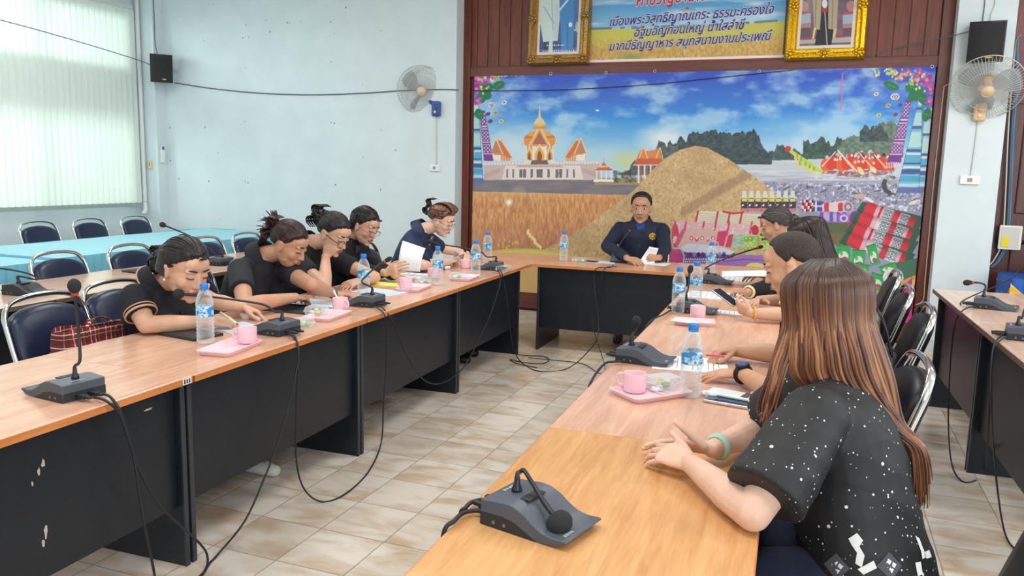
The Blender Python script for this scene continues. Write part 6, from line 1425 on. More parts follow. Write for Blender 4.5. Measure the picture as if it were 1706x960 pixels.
def label_mat():
    m,N,L,b=nt('bottle_label'); tc=N.new('ShaderNodeTexCoord'); mp=N.new('ShaderNodeMapping'); mp.inputs['Scale'].default_value=(1,1,1.4); L.new(tc.outputs['Object'],mp.inputs[0])
    n=N.new('ShaderNodeTexNoise'); n.inputs['Scale'].default_value=42; n.inputs['Detail'].default_value=2; L.new(mp.outputs[0],n.inputs[0])
    cr=N.new('ShaderNodeValToRGB'); cr.color_ramp.interpolation='CONSTANT'; e=cr.color_ramp.elements; e[0].position=0; e[0].color=(*srgb(60,140,206),1); e[1].position=.46; e[1].color=(*srgb(150,204,232),1)
    for p,cc in ((.55,srgb(228,240,246)),(.63,srgb(64,150,212)),(.70,srgb(96,176,120)),(.75,srgb(40,110,190))): q=e.new(p); q.color=(*cc,1)
    L.new(n.outputs['Fac'],cr.inputs[0]); L.new(cr.outputs[0],b.inputs['Base Color']); b.inputs['Roughness'].default_value=.3; return m
M_lab=label_mat()
def bottle_proto(label,loc,group):
    t=thing('water_bottle',label,'bottle',loc,0,group); s=1.14
    prof=[(.0,.003),(.022,.0),(.031,.004),(.033,.012)]
    for k in range(6): z=.018+.013*k; prof+=[(.0332,z),(.0312,z+.0045),(.0312,z+.008),(.0332,z+.0115)]
    prof+=[(.0328,.102),(.0322,.104),(.0322,.148),(.0332,.151),(.0325,.160),(.0295,.176),(.023,.193),(.0155,.204),(.0128,.208),(.0128,.214)]
    MB().lathe([(r*s,z*s) for r,z in prof],24,cap=False).build('bottle_body',[M_clear],t,True)
    MB().lathe([(r*s,z*s) for r,z in [(.0326,.106),(.0328,.107),(.0328,.146),(.0326,.147)]],24,cap=False).build('label',[M_lab],t,True)
    b=MB(); n=36; v=[]
    pr=[(.0150,.211),(.0155,.213),(.0155,.228),(.0145,.2305),(.0,.231)]
    b.lathe([(r*s,z*s) for r,z in pr],24,cap=False); b.lathe([(.0150*s,.2075*s),(.0158*s,.208*s),(.0158*s,.2100*s),(.0150*s,.2105*s)],24,cap=False)
    b.build('cap',[M_cap],t,True); return t
BOT=[(343,574,'water bottle standing before the low-bun woman beside an empty pink tray'),(606,498,'water bottle behind the third left microphone'),(729,477,'water bottle between the turned white page and the pink cup'),(792,461,'water bottle beside the last pink tray on the left desks'),(812,440,'water bottle farthest back on the left, near the desk corner'),(939,437,'water bottle alone on the head desk left of the man'),(1183,462,'water bottle farthest back on the right, before the woven bag print'),(1129,524,'water bottle on the right desks touching the inner edge'),(1158,510,'water bottle on the right desks behind the one at the edge'),(1149,663,'water bottle beside the pink mug on the right desks, nearest bottle')]
pb=None
for px,py,lab in BOT:
    c=at(px,py-2,TZ); c.z=TZ+.0005
    if pb is None: pb=bottle_proto(lab,c,'water bottles with blue caps')
    else: q=copy_tree(pb); q.location=c; q['label']=lab; q.rotation_euler=(0,0,px*.37)
M_pink=mat('pink_plastic',srgb(240,196,206),.35,sss=.04); M_pink2=mat('pale_pink_plastic',srgb(240,206,214),.35)
def tray_proto(label,loc,rz,group):
    t=thing('snack_tray',label,'tray',loc,rz,group); b=MB(); X,Y=.135,.078
    def rr(x,y,r,n=5): return [(sx*(x-r)+r*math.cos(a),sy*(y-r)+r*math.sin(a)) for sx,sy,a0 in ((1,1,0),(-1,1,90),(-1,-1,180),(1,-1,270)) for a in [R(a0+90*k/n) for k in range(n+1)]]
    lays=[(.90,.0,.0),(.93,.006,0),(1.0,.0185,0),(1.0,.021,0),(.975,.021,0),(.91,.0075,0),(.90,.006,0)]; v=[];f=[]
    for s_,z,_ in lays: v+=[V(x,y,z) for x,y in rr(X*s_,Y-(X-X*s_),.02)]
    m=len(rr(X,Y,.02))
    for k in range(len(lays)-1):
        for i in range(m): j=(i+1)%m; f.append((k*m+i,k*m+j,(k+1)*m+j,(k+1)*m+i))
    f.append(tuple(range(m))[::-1]); f.append(tuple((len(lays)-1)*m+i for i in range(m)))
    b.add(v,f); b.build('tray_body',[M_pink2],t,True); autosmooth(t.children[0],30)
    MB().box(.02,.026,-.066,.066,.006,.013).build('divider',[M_pink2],t); return t
TR_=[(384,579,LZ+R(8),'empty pink tray holding only a mug at the near left'),(546,526,LZ+R(4),'pink tray under a clear snack box and pink cup, second on the left'),(690,480,LZ+R(4),'pink tray in front of the yellow sheet on the left desks'),(775,463,LZ+R(4),'pink tray nearest the corner on the left desks'),(1157,537,R(8),'pink tray with a folded tissue in the middle of the right desks'),(1084,654,R(48),'pink tray with mug and clear box on the right desks, nearest tray')]
tp=None; TRO=[]
for px,py,rz,lab in TR_:
    c=at(px,py,TZ+.01); c.z=TZ+.0005
    if tp is None: o=tp=tray_proto(lab,c,rz,'pink snack trays')
    else: o=copy_tree(tp); o.location=c; o.rotation_euler=(0,0,rz); o['label']=lab
    TRO.append(o)
tp.scale=(1.05,1.0,1); TRO[4].scale=(.78,.9,1); TRO[5].scale=(.95,1.1,1)
M_cof=mat('coffee',srgb(70,40,24),.15)
def cup_proto(label,loc,rz,group):
    t=thing('pink_mug',label,'mug',loc,rz,group); r,h=.041,.068
    MB().lathe([(0,.002),(r*.86,.0),(r*.93,.004),(r,.02),(r*1.0,h-.002),(r*.985,h),(r*.93,h-.002),(r*.92,.02),(r*.8,.008),(0,.007)],28,cap=False).build('mug_body',[M_pink],t,True)
    MB().tube(catmull([(r*.94,0,.054),(r+.018,0,.056),(r+.026,0,.038),(r+.016,0,.018),(r*.94,0,.016)],5),.0048,10,flat=1.3).build('handle',[M_pink],t,True)
    MB().lathe([(r*.915,.030),(0,.0302)],24,cap=False).build('coffee',[M_cof],t,True); return t
CUP=[(412,571,R(190),.009,'pink mug on the nearly empty tray at the near left'),(567,517,R(-20),.009,'pink mug with a white stirrer beside the third left microphone'),(676,481,R(165),.009,'pink mug on the tray in front of the yellow sheet'),(722,463,R(60),.009,'pink mug with a white stirrer on the tray near the corner'),(776,447,R(165),.0,'pink mug at the hand of the woman in navy'),(1162,530,R(80),.009,'pink mug on the tray with the folded tissue'),(1057,652,R(170),.009,'pink mug nearest the camera on the right desks')]
cp=None; CUPO=[]
for px,py,rz,dz,lab in CUP:
    c=at(px,py,TZ+dz); c.z=TZ+dz+.0005
    if cp is None: o=cp=cup_proto(lab,c,rz,'pink plastic mugs')
    else: o=copy_tree(cp); o.location=c; o.rotation_euler=(0,0,rz); o['label']=lab
    CUPO.append(o)
M_stir=mat('white_stirrer',srgb(238,238,236),.4)
for k,lab in ((1,'white stirrer leaning in the mug beside the third left microphone'),(3,'white stirrer upright in the mug near the corner')):
    c=CUPO[k].location; tilt=(-.035,-.012) if k==1 else (.004,.0)
    o=MB().tube([V(c.x-tilt[0]*.3,c.y-tilt[1]*.3,c.z+.012),V(c.x+tilt[0],c.y+tilt[1],c.z+.108)],.0028,8,flat=1.6).build('stirrer',[M_stir],None,True); tag(o,lab,'stirrer','coffee stirrers')
M_food=[mat('white_snack',srgb(236,234,222),.6,noise=.06,nscale=60),mat('green_snack',srgb(150,184,92),.5,noise=.12,nscale=60),mat('yellow_snack',srgb(224,206,120),.5)]
def box_proto(label,loc,rz,group):
    t=thing('clear_snack_box',label,'food box',loc,rz,group); b=MB(); X,Y,H=.062,.048,.040
    pr=[(.86,.0),(.98,.018),(1.06,.0195),(1.06,.022),(.98,.0225),(.90,H),(.0,H+.001)]; n=4; v=[];f=[]
    for s_,z in pr[:-1]: v+=[V(x*X*s_,y*Y*s_,z) for x,y in ((1,.8),(.8,1),(-.8,1),(-1,.8),(-1,-.8),(-.8,-1),(.8,-1),(1,-.8))]
    for k in range(len(pr)-2):
        for i in range(8): j=(i+1)%8; f.append((k*8+i,k*8+j,k*8+8+j,k*8+8+i))
    f.append(tuple(range(8))[::-1]); f.append(tuple((len(pr)-2)*8+i for i in range(8)))
    b.add(v,f); b.build('clear_shell',[M_clear],t); return t
BOX=[(527,523,R(100),.009,'clear box of white and green sweets on the second left tray'),(500,545,R(70),0,'opened clear box of sweets on the bare desk beside the second left microphone'),(707,473,R(95),.009,'clear snack box on the tray in front of the yellow sheet'),(762,464,R(95),.009,'clear snack box on the tray nearest the left corner'),(838,452,R(95),0,'crumpled clear box behind the corner microphone'),(965,437,R(10),0,'clear snack box beside the bottle on the head desk'),(1104,645,R(48),.009,'clear snack box with a yellow sticker beside the nearest mug')]
bp=None; rsn=random.Random(21)
for n_,(px,py,rz,dz,lab) in enumerate(BOX):
    c=at(px,py,TZ+dz); c.z=TZ+dz+.0005
    if bp is None: o=bp=box_proto(lab,c,rz,'clear snack boxes')
    else: o=copy_tree(bp); o.location=c; o.rotation_euler=(0,0,rz); o['label']=lab
    where=lab.split('box',1)[1].split('sweets')[-1].strip()
    if n_==4: continue
    for i in range(5 if n_<2 else 3):
        x,y=((-.03,.012),(.0,-.016),(.03,.012),(-.028,-.018),(.03,-.02))[i]; q=Matrix.Rotation(rz,3,'Z')@V(x,y,0); k=(0,1,0,2,1)[i]
        s=MB(); s.ell((0,0,.0),(.016,.012,.011),12,8); d=.007
        o2=s.build('sweet',[M_food[k]],None,True,loc=(c.x+q.x,c.y+q.y,c.z+.013)); tag(o2,('white','green','yellow')[k]+' sweet inside the clear box '+where,'sweet','sweets in clear boxes')
yst=MB(); c=at(1100,632,TZ+.05); yst.lathe([(.012,0),(.012,.0015)],14); tag(yst.build('round_sticker',[mat('yellow_green_sticker',srgb(206,220,70),.5)],None,loc=(c.x,c.y,TZ+.0505)),'round yellow-green sticker on the clear box beside the nearest mug','sticker')
# ---------------------------------------------------------------- papers, folders, phones, pens
M_paper=mat('white_paper',srgb(236,240,244),.7); M_blue=mat('pale_blue_paper',srgb(206,224,240),.7); M_yel=mat('yellow_paper',srgb(234,232,120),.7); M_ink=mat('grey_print_ink',srgb(120,126,134),.8)
def sheet(name,label,cat,c,rz,w,h,ms=None,lines=0,curl=0,z=.001,group=None,th=.0015,tilt=None):
    t=thing(name,label,cat,(c[0],c[1],c[2] if len(c)>2 else TZ+.0006),rz,group)
    nx,ny=6,8; v=[];f=[]
    for k in (0,1):
        for j in range(ny+1):
            for i in range(nx+1):
                x=-w/2+w*i/nx; y=-h/2+h*j/ny; v.append((x,y,th*k+curl*((i/nx)**3)*((j/ny)**2)))
    K=(nx+1)*(ny+1)
    for j in range(ny):
        for i in range(nx): a=j*(nx+1)+i; q=(a,a+1,a+nx+2,a+nx+1); f.append(q[::-1]); f.append(tuple(p+K for p in q))
    bd_=[j*(nx+1) for j in range(ny+1)]; bd=[i for i in range(nx)]+[nx+j*(nx+1) for j in range(ny)]+[ny*(nx+1)+nx-i for i in range(nx)]+[(ny-j)*(nx+1) for j in range(ny)]
    for i in range(len(bd)): j=(i+1)%len(bd); f.append((bd[i],bd[j],bd[j]+K,bd[i]+K))
    mk('paper',v,f,[ms or M_paper],t)
    if lines:
        b=MB(); rs=random.Random(int(abs(c[0]*1000)))
        for k in range(lines):
            y=h*.38-h*.76*k/max(1,lines-1); b.box(-w*.38,w*(.38 if k%3 else .1+.2*rs.random()),y-.0013,y+.0013,th,th+.0004)
        b.build('printed_lines',[M_ink],t)
    if tilt: t.rotation_euler=(tilt[0],tilt[1],rz)
    return t
def atl(px,py): c=at(px,py,TZ); return (c.x,c.y,TZ+.0006)
SH=[('black_notebook','black notebook lying under the hand of the low-bun woman','notebook',(318,559),R(80),.16,.24,M_micd,0,.012),
('sheet_of_paper','sheet of paper under the low-bun woman’s right hand','paper',(395,546),R(70),.2,.22,M_blue,0,.001),
('document','blue-white document under the pointing hand of the spiky-haired woman','document',(522,507),R(85),.23,.34,M_blue,9,.006),
('black_folder','black folder sticking out under the blue-white document','folder',(495,516),R(88),.22,.30,M_micd,0,.006),
('document','pale blue sheet beside the third left microphone','document',(632,487),R(80),.21,.30,M_blue,6,.002),
('yellow_sheet','yellow printed sheet on a folder before the woman with glasses','document',(655,474.5),R(94),.18,.26,M_yel,5,.004),
('document','open booklet below the turned page','document',(688,459.5),R(94),.21,.30,M_paper,5,.006),
('document','sheet of paper left of the man’s microphone on the head desk','document',(1000,437),R(8),.26,.17,M_blue,0,.002),
('dark_phone','dark phone beside the sheet on the head desk','phone',(983,436.5),R(80),.07,.13,M_micd,0,.009),
('document','papers lying under the man’s hands on the head desk','document',(1085,439.5),R(-6),.30,.20,M_paper,0,.003),
('document','printed sheet under the hand holding the pink pen','document',(1150,607),R(-84),.26,.30,M_paper,12,.0015),
('document','small printed slip in front of the dark phone','document',(1208,521),R(-88),.13,.20,M_paper,7,.0015),
('document','white documents spread behind the two bottles','document',(1200,494),R(-90),.30,.42,M_paper,10,.004),
('green_leaflet','green and white leaflet beside the two bottles','leaflet',(1158,494),R(-80),.12,.20,mat('green_leaflet_print',srgb(206,226,170),.6),4,.0015),
('dark_folder','dark blue folder under the cream-cuffed hand','folder',(1255,494),R(-86),.22,.18,mat('folder_navy',srgb(58,62,86),.5),0,.008),
('document','white document pad by the desk corner','document',(1215,466),R(-90),.28,.30,M_paper,7,.010),
('pink_phone','phone with pink edge on the desk behind the corner bottle','phone',(728,448),R(90),.08,.15,M_micd,0,.009)]
for nm,lab,cat,(px,py),rz,w,h,ms,ln,th in SH: sheet(nm,lab,cat,atl(px,py),rz,w,h,ms,ln,th=th,group='papers on the desks' if cat=='document' else None)
# turned-up page held by the woman with pink glasses; curled papers in the man's hands; held document on the right
def curved_page(name,label,cat,corners,bulge,ms=M_paper,lines=0):
    a,b_,c_,d_=[Vector(q) for q in corners]; nrm=(b_-a).cross(d_-a).normalized(); o=(a+b_+c_+d_)/4; n=10; v=[];f=[]
    for k in (0,1):
        for j in range(n+1):
            for i in range(n+1):
                s_,t_=i/n,j/n; p=(a*(1-s_)+b_*s_)*(1-t_)+(d_*(1-s_)+c_*s_)*t_; v.append(p+nrm*(bulge*math.sin(math.pi*t_)+.0012*k)-o)
    K=(n+1)**2
    for j in range(n):
        for i in range(n): q=j*(n+1)+i; m_=(q,q+1,q+n+2,q+n+1); f.append(m_[::-1]); f.append(tuple(x+K for x in m_))
    bd=[i for i in range(n)]+[n+j*(n+1) for j in range(n)]+[n*(n+1)+n-i for i in range(n)]+[(n-j)*(n+1) for j in range(n)]
    for i in range(len(bd)): j=(i+1)%len(bd); f.append((bd[i],bd[j],bd[j]+K,bd[i]+K))
    return tag(mk(name,v,f,[ms],None,True,loc=o),label,cat)
dp=(V(-2.60,5.16,.85)-V(0,0,CAMH))@CF
curved_page('turned_page','large white page turned upright by the woman with pink glasses','paper',[atdepth(663,450,dp),atdepth(700,453,dp-.02),atdepth(709,414,dp+.02),atdepth(671,401,dp+.04)],.03)
dm=(V(-1.28,6.86,.8)-V(0,0,CAMH))@CF
curved_page('lifted_papers','white papers lifted and curled in the man’s left hand','paper',[atdepth(1063,440,dm),atdepth(1090,442,dm),atdepth(1097,414,dm+.04),atdepth(1082,411,dm+.02)],-.03)
dr=(at(1235,460,.83)-V(0,0,CAMH))@CF
curved_page('held_document','white stapled document held up by the grey-haired woman','paper',[atdepth(1203,460,dr-.06),atdepth(1296,461,dr-.06),atdepth(1294,450,dr+.12),atdepth(1202,452,dr+.12)],.006)
def slab(name,label,cat,c,rz,w,h,th,ms,face=None,tilt=(0,0),group=None):
    t=thing(name,label,cat,c,rz,group); MB().box(-w/2,w/2,-h/2,h/2,0,th,bev=min(.004,th*.45)).build('phone_body',[ms],t)
    if face: MB().box(-w/2+.004,w/2-.004,-h/2+.005,h/2-.005,th,th+.0006).build('screen',[face],t)
    t.rotation_euler=(tilt[0],tilt[1],rz); return t
M_scr=mat('phone_screen',srgb(40,46,60),.08); M_alu=mat('phone_edge',srgb(206,196,186),.25,.7); M_wp=mat('white_phone',srgb(226,234,240),.25)
c=at(1218,673,TZ); slab('phone','phone with gold edge lying face up nearest the long-haired woman','phone',(c.x,c.y,TZ+.0006),R(78),.085,.175,.011,M_alu,M_scr)
c=at(1222,660,TZ+.012); w=slab('phone','white phone lying above the gold-edged phone, with a wrist loop','phone',(c.x-.01,c.y+.0,TZ+.0125),R(74),.08,.16,.010,M_wp)
MB().box(-.03,.03,-.07,-.045,.010,.012,bev=.0008).build('camera_island',[mat('camera_brown',srgb(90,70,62),.3)],w)
cc=w.location; M_strap=mat('cream_strap',srgb(222,218,204),.6); e=at(1270,664,TZ+.006)
MB().tube([Matrix.Rotation(-R(74),3,'Z')@(V(e.x-.012+.026*math.cos(6.283*i/22),e.y+.030*math.sin(6.283*i/22),TZ+.014+.012*math.sin(6.283*i/22))-cc) for i in range(22)],.0055,8,closed=True,flat=.5).build('wrist_loop',[M_strap],w,True)
# crumpled tissue and folded tissue
def tissue(label,px,py,s,z0,seed):
    rs=random.Random(seed); c=at(px,py,TZ); b=MB(); b.ell((0,0,s*.35),(s,s*.75,s*.4),22,14)
    for k in range(len(b.v)): p=b.v[k]; f_=1+.55*(mnoise.noise(p*60+V(seed,0,0)))+.25*mnoise.noise(p*150); b.v[k]=V(p.x*f_,p.y*f_,max(0.0005,p.z*f_))
    return tag(b.build('tissue',[M_paper],None,True,loc=(c.x,c.y,z0)),label,'tissue','tissues')
tissue('crumpled white tissue between the nearest bottle and the phones',1183,662,.034,TZ,3)
tissue('crumpled tissue on the tray beside the nearest mug',1092,656,.022,TZ+.0085,5)
c=at(1140,534,TZ+.03); f=MB().box(-.07,.07,-.022,.022,0,.006,bev=.002).build('folded_tissue',[M_paper],None,loc=(c.x,c.y,TZ+.0215),rz=R(-18)); tag(f,'folded white tissue lying across the middle tray on the right desks','tissue','tissues')
# pens
def pen(label,p0,p1,col,r=.0045,group='pens in hands'):
    a,b_=Vector(p0),Vector(p1); o=(a+b_)/2; t=thing('pen',label,'pen',o,0,group); d=(b_-a).normalized()
    MB().tube([a-o,a.lerp(b_,.93)-o],r,10).build('barrel',[col],t,True); MB().tube([a.lerp(b_,.93)-o,b_-o],[r*.9,.0012],8).build('tip',[M_port],t,True); return t
M_pk=mat('pink_pen',srgb(230,70,110),.35); M_wg=mat('pale_green_pen',srgb(222,232,190),.4); M_bp=mat('light_blue_pen',srgb(90,160,220),.4)
pen('pink pen held by the man with the black watch',at(1206,594,.80),at(1176,592,.775),M_pk)
pen('pink pen in the hand of the spiky-haired woman',at(516,482,.86),at(524,498,.775),M_pk)
pen('pale green cutter knife in the hand of the low-bun woman',at(367,521,.83),at(397,541,.785),M_wg,.0065)
pen('light blue pen in the hand of the woman in the navy blouse',at(757,419,.86),at(772,432,.785),M_bp)
# small white cup being peeled by the low-bun woman
c=at(409,532,TZ); t=thing('paper_cup','small white foil cup under the low-bun woman’s left hand','cup',(c.x,c.y,TZ+.0006)); MB().lathe([(.018,0),(.026,.026),(.0275,.027),(.025,.026),(.017,.002)],18).build('cup_body',[M_paper],t,True); 
c=at(425,536,TZ); tissue('torn white wrapper beside the small foil cup',432,533,.025,TZ,9)
c=at(1213,500,.86); ph=slab('phone','dark phone held up by the woman with long dark hair','phone',tuple(at(1209,497,.845)),0,.078,.16,.010,M_alu,M_scr); ph.rotation_euler=axes((-.72,.35,.42),(.45,-.30,.85)).to_euler()
c=at(745,449,TZ); lt=MB().lathe([(.012,-.03),(.013,-.028),(.013,.028),(.012,.03)],14,M=Matrix.Rotation(R(90),4,'Y')@Matrix.Rotation(R(0),4,'X')).build('white_marker',[M_paper],None,True,loc=(c.x,c.y,TZ+.0135),rz=R(80)); tag(lt,'white stubby marker on the desk beside the mug of the woman in navy','marker')
# ================================================================ bags
def plaid():
    m,N,L,b=nt('red_plaid_fabric'); tc=N.new('ShaderNodeTexCoord'); sp=N.new('ShaderNodeSeparateXYZ'); L.new(tc.outputs['Object'],sp.inputs[0])
    def mth(op,a,v=None,c=None):
        n=N.new('ShaderNodeMath'); n.operation=op
        for i,q in enumerate((a,v,c)):
            if q is None: continue
            if isinstance(q,(int,float)): n.inputs[i].default_value=q
            else: L.new(q,n.inputs[i])
        return n.outputs[0]
    col=None
    def band(src,period,off,w):
        f=mth('FRACT',mth('MULTIPLY_ADD',src,1/period,off)); return mth('LESS_THAN',f,w)
    cur=None
    def layer(fac,c,prev,k):
        mx=N.new('ShaderNodeMix'); mx.data_type='RGBA'; L.new(mth('MULTIPLY',fac,k),mx.inputs['Factor'])
        if prev is None: mx.inputs['A'].default_value=(*srgb(150,34,42),1)
        else: L.new(prev,mx.inputs['A'])
        mx.inputs['B'].default_value=(*c,1); return mx.outputs['Result']
    for ax in ('X','Z'):
        s=sp.outputs[ax]
        cur=layer(band(s,.085,.1,.42),srgb(58,30,40),cur,.55); cur=layer(band(s,.085,.32,.055),srgb(232,222,210),cur,.85); cur=layer(band(s,.085,.62,.045),srgb(232,222,210),cur,.75); cur=layer(band(s,.085,.86,.04),srgb(210,160,80),cur,.7)
    L.new(cur,b.inputs['Base Color']); b.inputs['Roughness'].default_value=.8; return m
M_plaid=plaid()
t=thing('plaid_tote_bag','red plaid shopping bag standing on the navy chair at the near left','bag',(-2.97,2.75,.487),R(-90))
b=MB(); v=[];f=[]; n=12
for j in range(7):
    for i in range(25):
        a=i/24*2*math.pi; cx=math.copysign(abs(math.cos(a))**.35,math.cos(a)); cy=math.copysign(abs(math.sin(a))**.6,math.sin(a)); z=.30*j/6; fl_=1-.25*(j/6)**2; v.append((.195*cx,.07*cy*fl_+.008*math.sin(cx*7+j),z+.012*math.sin(cx*3)*(j/6)))
for j in range(6):
    for i in range(24): k=j*25+i; f.append((k,k+1,k+26,k+25))
f.append(tuple(range(24))[::-1])
b.add(v,f); b.build('bag_body',[M_plaid],t,True)
for sy in (-1,1):
    MB().tube(catmull([(-.07,sy*.062,.05),(-.075,sy*.064,.20),(-.06,sy*.058,.29),(-.045,sy*(.075),.30),(-.02,sy*.085,.20),(.0,sy*.088,.12)] if sy<0 else [(-.08,sy*.064,.05),(-.09,sy*.066,.22),(-.05,sy*.05,.32),(.02,sy*.04,.34),(.08,sy*.05,.30),(.09,sy*.066,.18),(.085,sy*.064,.05)],5),.010,8,flat=.3).build('bag_strap',[M_plaid],t,True)
M_lea=mat('black_leather',srgb(22,22,24),.35,bump=.15,bscale=120)
t=thing('handbag','black handbag standing on the chair behind the woman with long dark hair','bag',(.49,4.34,.487),R(-80))
b=MB(); v=[];f=[]
for j in range(7):
    for i in range(20):
        a=i/20*6.283; s_=1-.18*(j/6)**1.5; v.append((.15*s_*math.copysign(abs(math.cos(a))**.5,math.cos(a)),.055*s_*math.copysign(abs(math.sin(a))**.8,math.sin(a)),.20*j/6))
for j in range(6):
    for i in range(20): k=(i+1)%20; f.append((j*20+i,j*20+k,j*20+20+k,j*20+20+i))
f.append(tuple(range(20))[::-1]); f.append(tuple(120+i for i in range(20)))
b.add(v,f); b.build('bag_body',[M_lea],t,True); MB().tube(catmull([(-.12,0,.18),(-.10,-.04,.33),(0,-.06,.40),(.10,-.04,.33),(.12,0,.18)],6),.008,8).build('bag_strap',[M_lea],t,True)
b=MB(); b.box(-.03,.03,-.062,-.05,.10,.115,bev=.003); b.lathe([(.012,0),(.012,.004)],12,M=Matrix.Translation((0,-.062,.13))@Matrix.Rotation(R(90),4,'X')); b.build('buckle',[M_port],t)
hb2=copy_tree(t); hb2.location=(-3.12,5.36,.487); hb2.rotation_euler=(0,0,R(80)); hb2['label']='black handbag with strap loops hung beside the woman with pink glasses'
t=thing('beige_bag','beige patterned bag on the right-hand chair between the handbag and the backdrop','bag',(.47,5.16,.487),R(-70))
b=MB(); b.ell((0,0,.15),(.10,.07,.16),20,14); 
for k in range(len(b.v)): p=b.v[k]; b.v[k]=p*(1+.10*mnoise.noise(p*22))
b.build('bag_body',[mat('beige_print_cloth',srgb(190,178,150),.7,col2=srgb(92,92,78),nscale=26)],t,True); MB().tube(catmull([(-.06,0,.28),(-.04,0,.36),(.04,0,.36),(.06,0,.28)],5),.007,8).build('bag_strap',[M_lea],t,True)
tag(MB().box(-.13,.13,-.09,.09,0,.012,bev=.003).build('black_tablet',[M_micd],None,loc=(at(243,452,TZ).x,at(243,452,TZ).y,TZ+.001),rz=R(80)),'black flat tablet lying on the second-row desk behind the low bun','tablet')
# ================================================================ wall things
M_spk=mat('speaker_black',srgb(24,25,28),.35); M_spkg=mat('speaker_grille',srgb(30,31,34),.6,bump=.4,bscale=500)
def speaker(label,c,f,w,h,d):
    t=thing('wall_speaker',label,'speaker',c,0,'black wall speakers'); M=axes(f,(0,0,1)); M.translation=(0,0,0)
    b=MB(); K=14; pr=[]
    for i in range(K+1): x=-w/2+w*i/K; pr.append((x,d/2-.018*(2*x/w)**2*1.6))
    poly=pr[::-1]+[(-w/2*.8,-d/2),(w/2*.8,-d/2)]; poly=[(x,y) for x,y in poly]
    b.prism(poly[::-1],-h/2,h/2,M=M); o=b.build('cabinet',[M_spk],t); autosmooth(o,40)
    g=MB(); v=[];F=[]
    for i in range(K+1):
        x,y=pr[i]; x*=.93
        for z in (-h*.46,h*.46): v.append(M@V(x,y+.004,z))
    for i in range(K): F.append((2*i,2*i+2,2*i+3,2*i+1))
    g.add(v,F); g.build('grille',[M_spkg],t,True)
    MB().box(-.012,.012,-d/2-.07,-d/2+.005,-.02,.02,M=M).build('bracket',[M_spk],t)
    MB().box(-w*.18,-w*.02,d/2+.001,d/2+.006,-h*.40,-h*.36,M=M).build('name_plate',[mat('brass_plate',srgb(206,186,70),.4)],t); return t
c=atdepth(273,115,9.05); u_,z_=onwall(275,115,NF-.14); speaker('black speaker high in the left corner on the pilaster',rw(-7.58,7.78,z_),RU*.75-RN*.66-V(0,0,.12),.25,.33,.2)
u_,z_=onwall(1643,70,NF-.12); speaker('black speaker on the right wall column above the fan',rw(u_,NF-.12,z_),-RN+RU*-.12-V(0,0,.12),.27,.33,.15)
M_cage=mat('fan_cage',srgb(206,204,196),.3,.5); M_fbl=mat('fan_blade_grey',srgb(150,160,164),.35,alpha=.75); M_hub=mat('fan_hub_cream',srgb(226,196,160),.4); M_fb=mat('fan_body_cream',srgb(214,186,146),.45); M_fb2=mat('fan_base_blue',srgb(52,86,150),.4)
def fan(label,hc,f,rad,mount,basemat,bodymat):
    t=thing('wall_fan',label,'fan',hc,0,'wall fans'); M=axes(f,(0,0,1)); M.translation=(0,0,0); d=.075
    b=MB(); n=64
    for i in range(n):
        a=6.283*i/n; c_,s_=math.cos(a),math.sin(a); P=[M@V(c_*r*rad,y,s_*r*rad) for r,y in ((.16,d),(.5,d*.92),(.8,d*.62),(.96,d*.2),(1,0),(.96,-d*.35),(.7,-d*.8),(.3,-d))]
        b.tube(P,.0016,4,cap=False)
    for r,y,q in ((1.0,0,.0045),(.60,d*.87,.002),(.82,d*.58,.002),(.17,d,.004),(.3,-d,.004),(.72,-d*.78,.002)): b.tube([M@V(math.cos(6.283*i/40)*r*rad,y,math.sin(6.283*i/40)*r*rad) for i in range(40)],q,6,closed=True)
    b.build('cage',[M_cage],t,True)
    for k in range(3):
        v=[];F=[]; a0=6.283*k/3+.5; nr,na=7,9
        for i in range(nr+1):
            r=.12+.76*i/nr; wdt=.95*math.sin(math.pi*(.25+.55*i/nr))
            for j in range(na+1): a=a0+(j/na-.5)*wdt*1.25+.25*i/nr; v.append(M@V(math.cos(a)*r*rad,.022*(j/na-.5)*2,math.sin(a)*r*rad))
        for i in range(nr):
            for j in range(na): q=i*(na+1)+j; F.append((q,q+1,q+na+2,q+na+1))
        mk('blade',v,F,[M_fbl],t,True)
    MB().lathe([(.0,.0),(.17*rad,-.004),(.185*rad,-.012),(.18*rad,-.025)],24,M=M@Matrix.Translation((0,d+.006,0))@Matrix.Rotation(R(-90),4,'X')@Matrix.Rotation(R(180),4,'X')@Matrix.Rotation(R(180),4,'X'),cap=False).build('hub',[M_hub],t,True)
    b=MB(); b.lathe([(.0,-.16),(.05,-.155),(.068,-.12),(.07,-.06),(.055,-.02),(.02,.03)],20,M=M@Matrix.Rotation(R(-90),4,'X')); b.build('motor',[bodymat],t,True)
    mo=Vector(mount)-Vector(hc); nW=-RN
    b=MB(); b.tube(catmull([M@V(0,-.12,-.02),M@V(0,-.13,-.08),mo+nW*.05+V(0,0,.03),mo+nW*.03],5),[.022]*16,10); b.build('arm',[basemat],t,True)
    Q=axes(nW,(0,0,1),mo); b=MB(); b.box(-.05,.05,.0,.06,-.085,.075,bev=.018,M=Q); b.build('wall_base',[basemat],t,True)
    b=MB(); b.lathe([(.014,0),(.014,.01)],12,M=Q@Matrix.Translation((0,.06,-.04))@Matrix.Rotation(R(-90),4,'X')); b.build('switch_knob',[M_hub],t); return t
um,zm=onwall(729,181,NF); fan('wall fan with blue base on the white wall left of the backdrop',atdepth(702,150,8.72),RU*.42-RN*.85-V(0,0,.22),.262,rw(um,NF,zm),M_fb2,M_fb2)
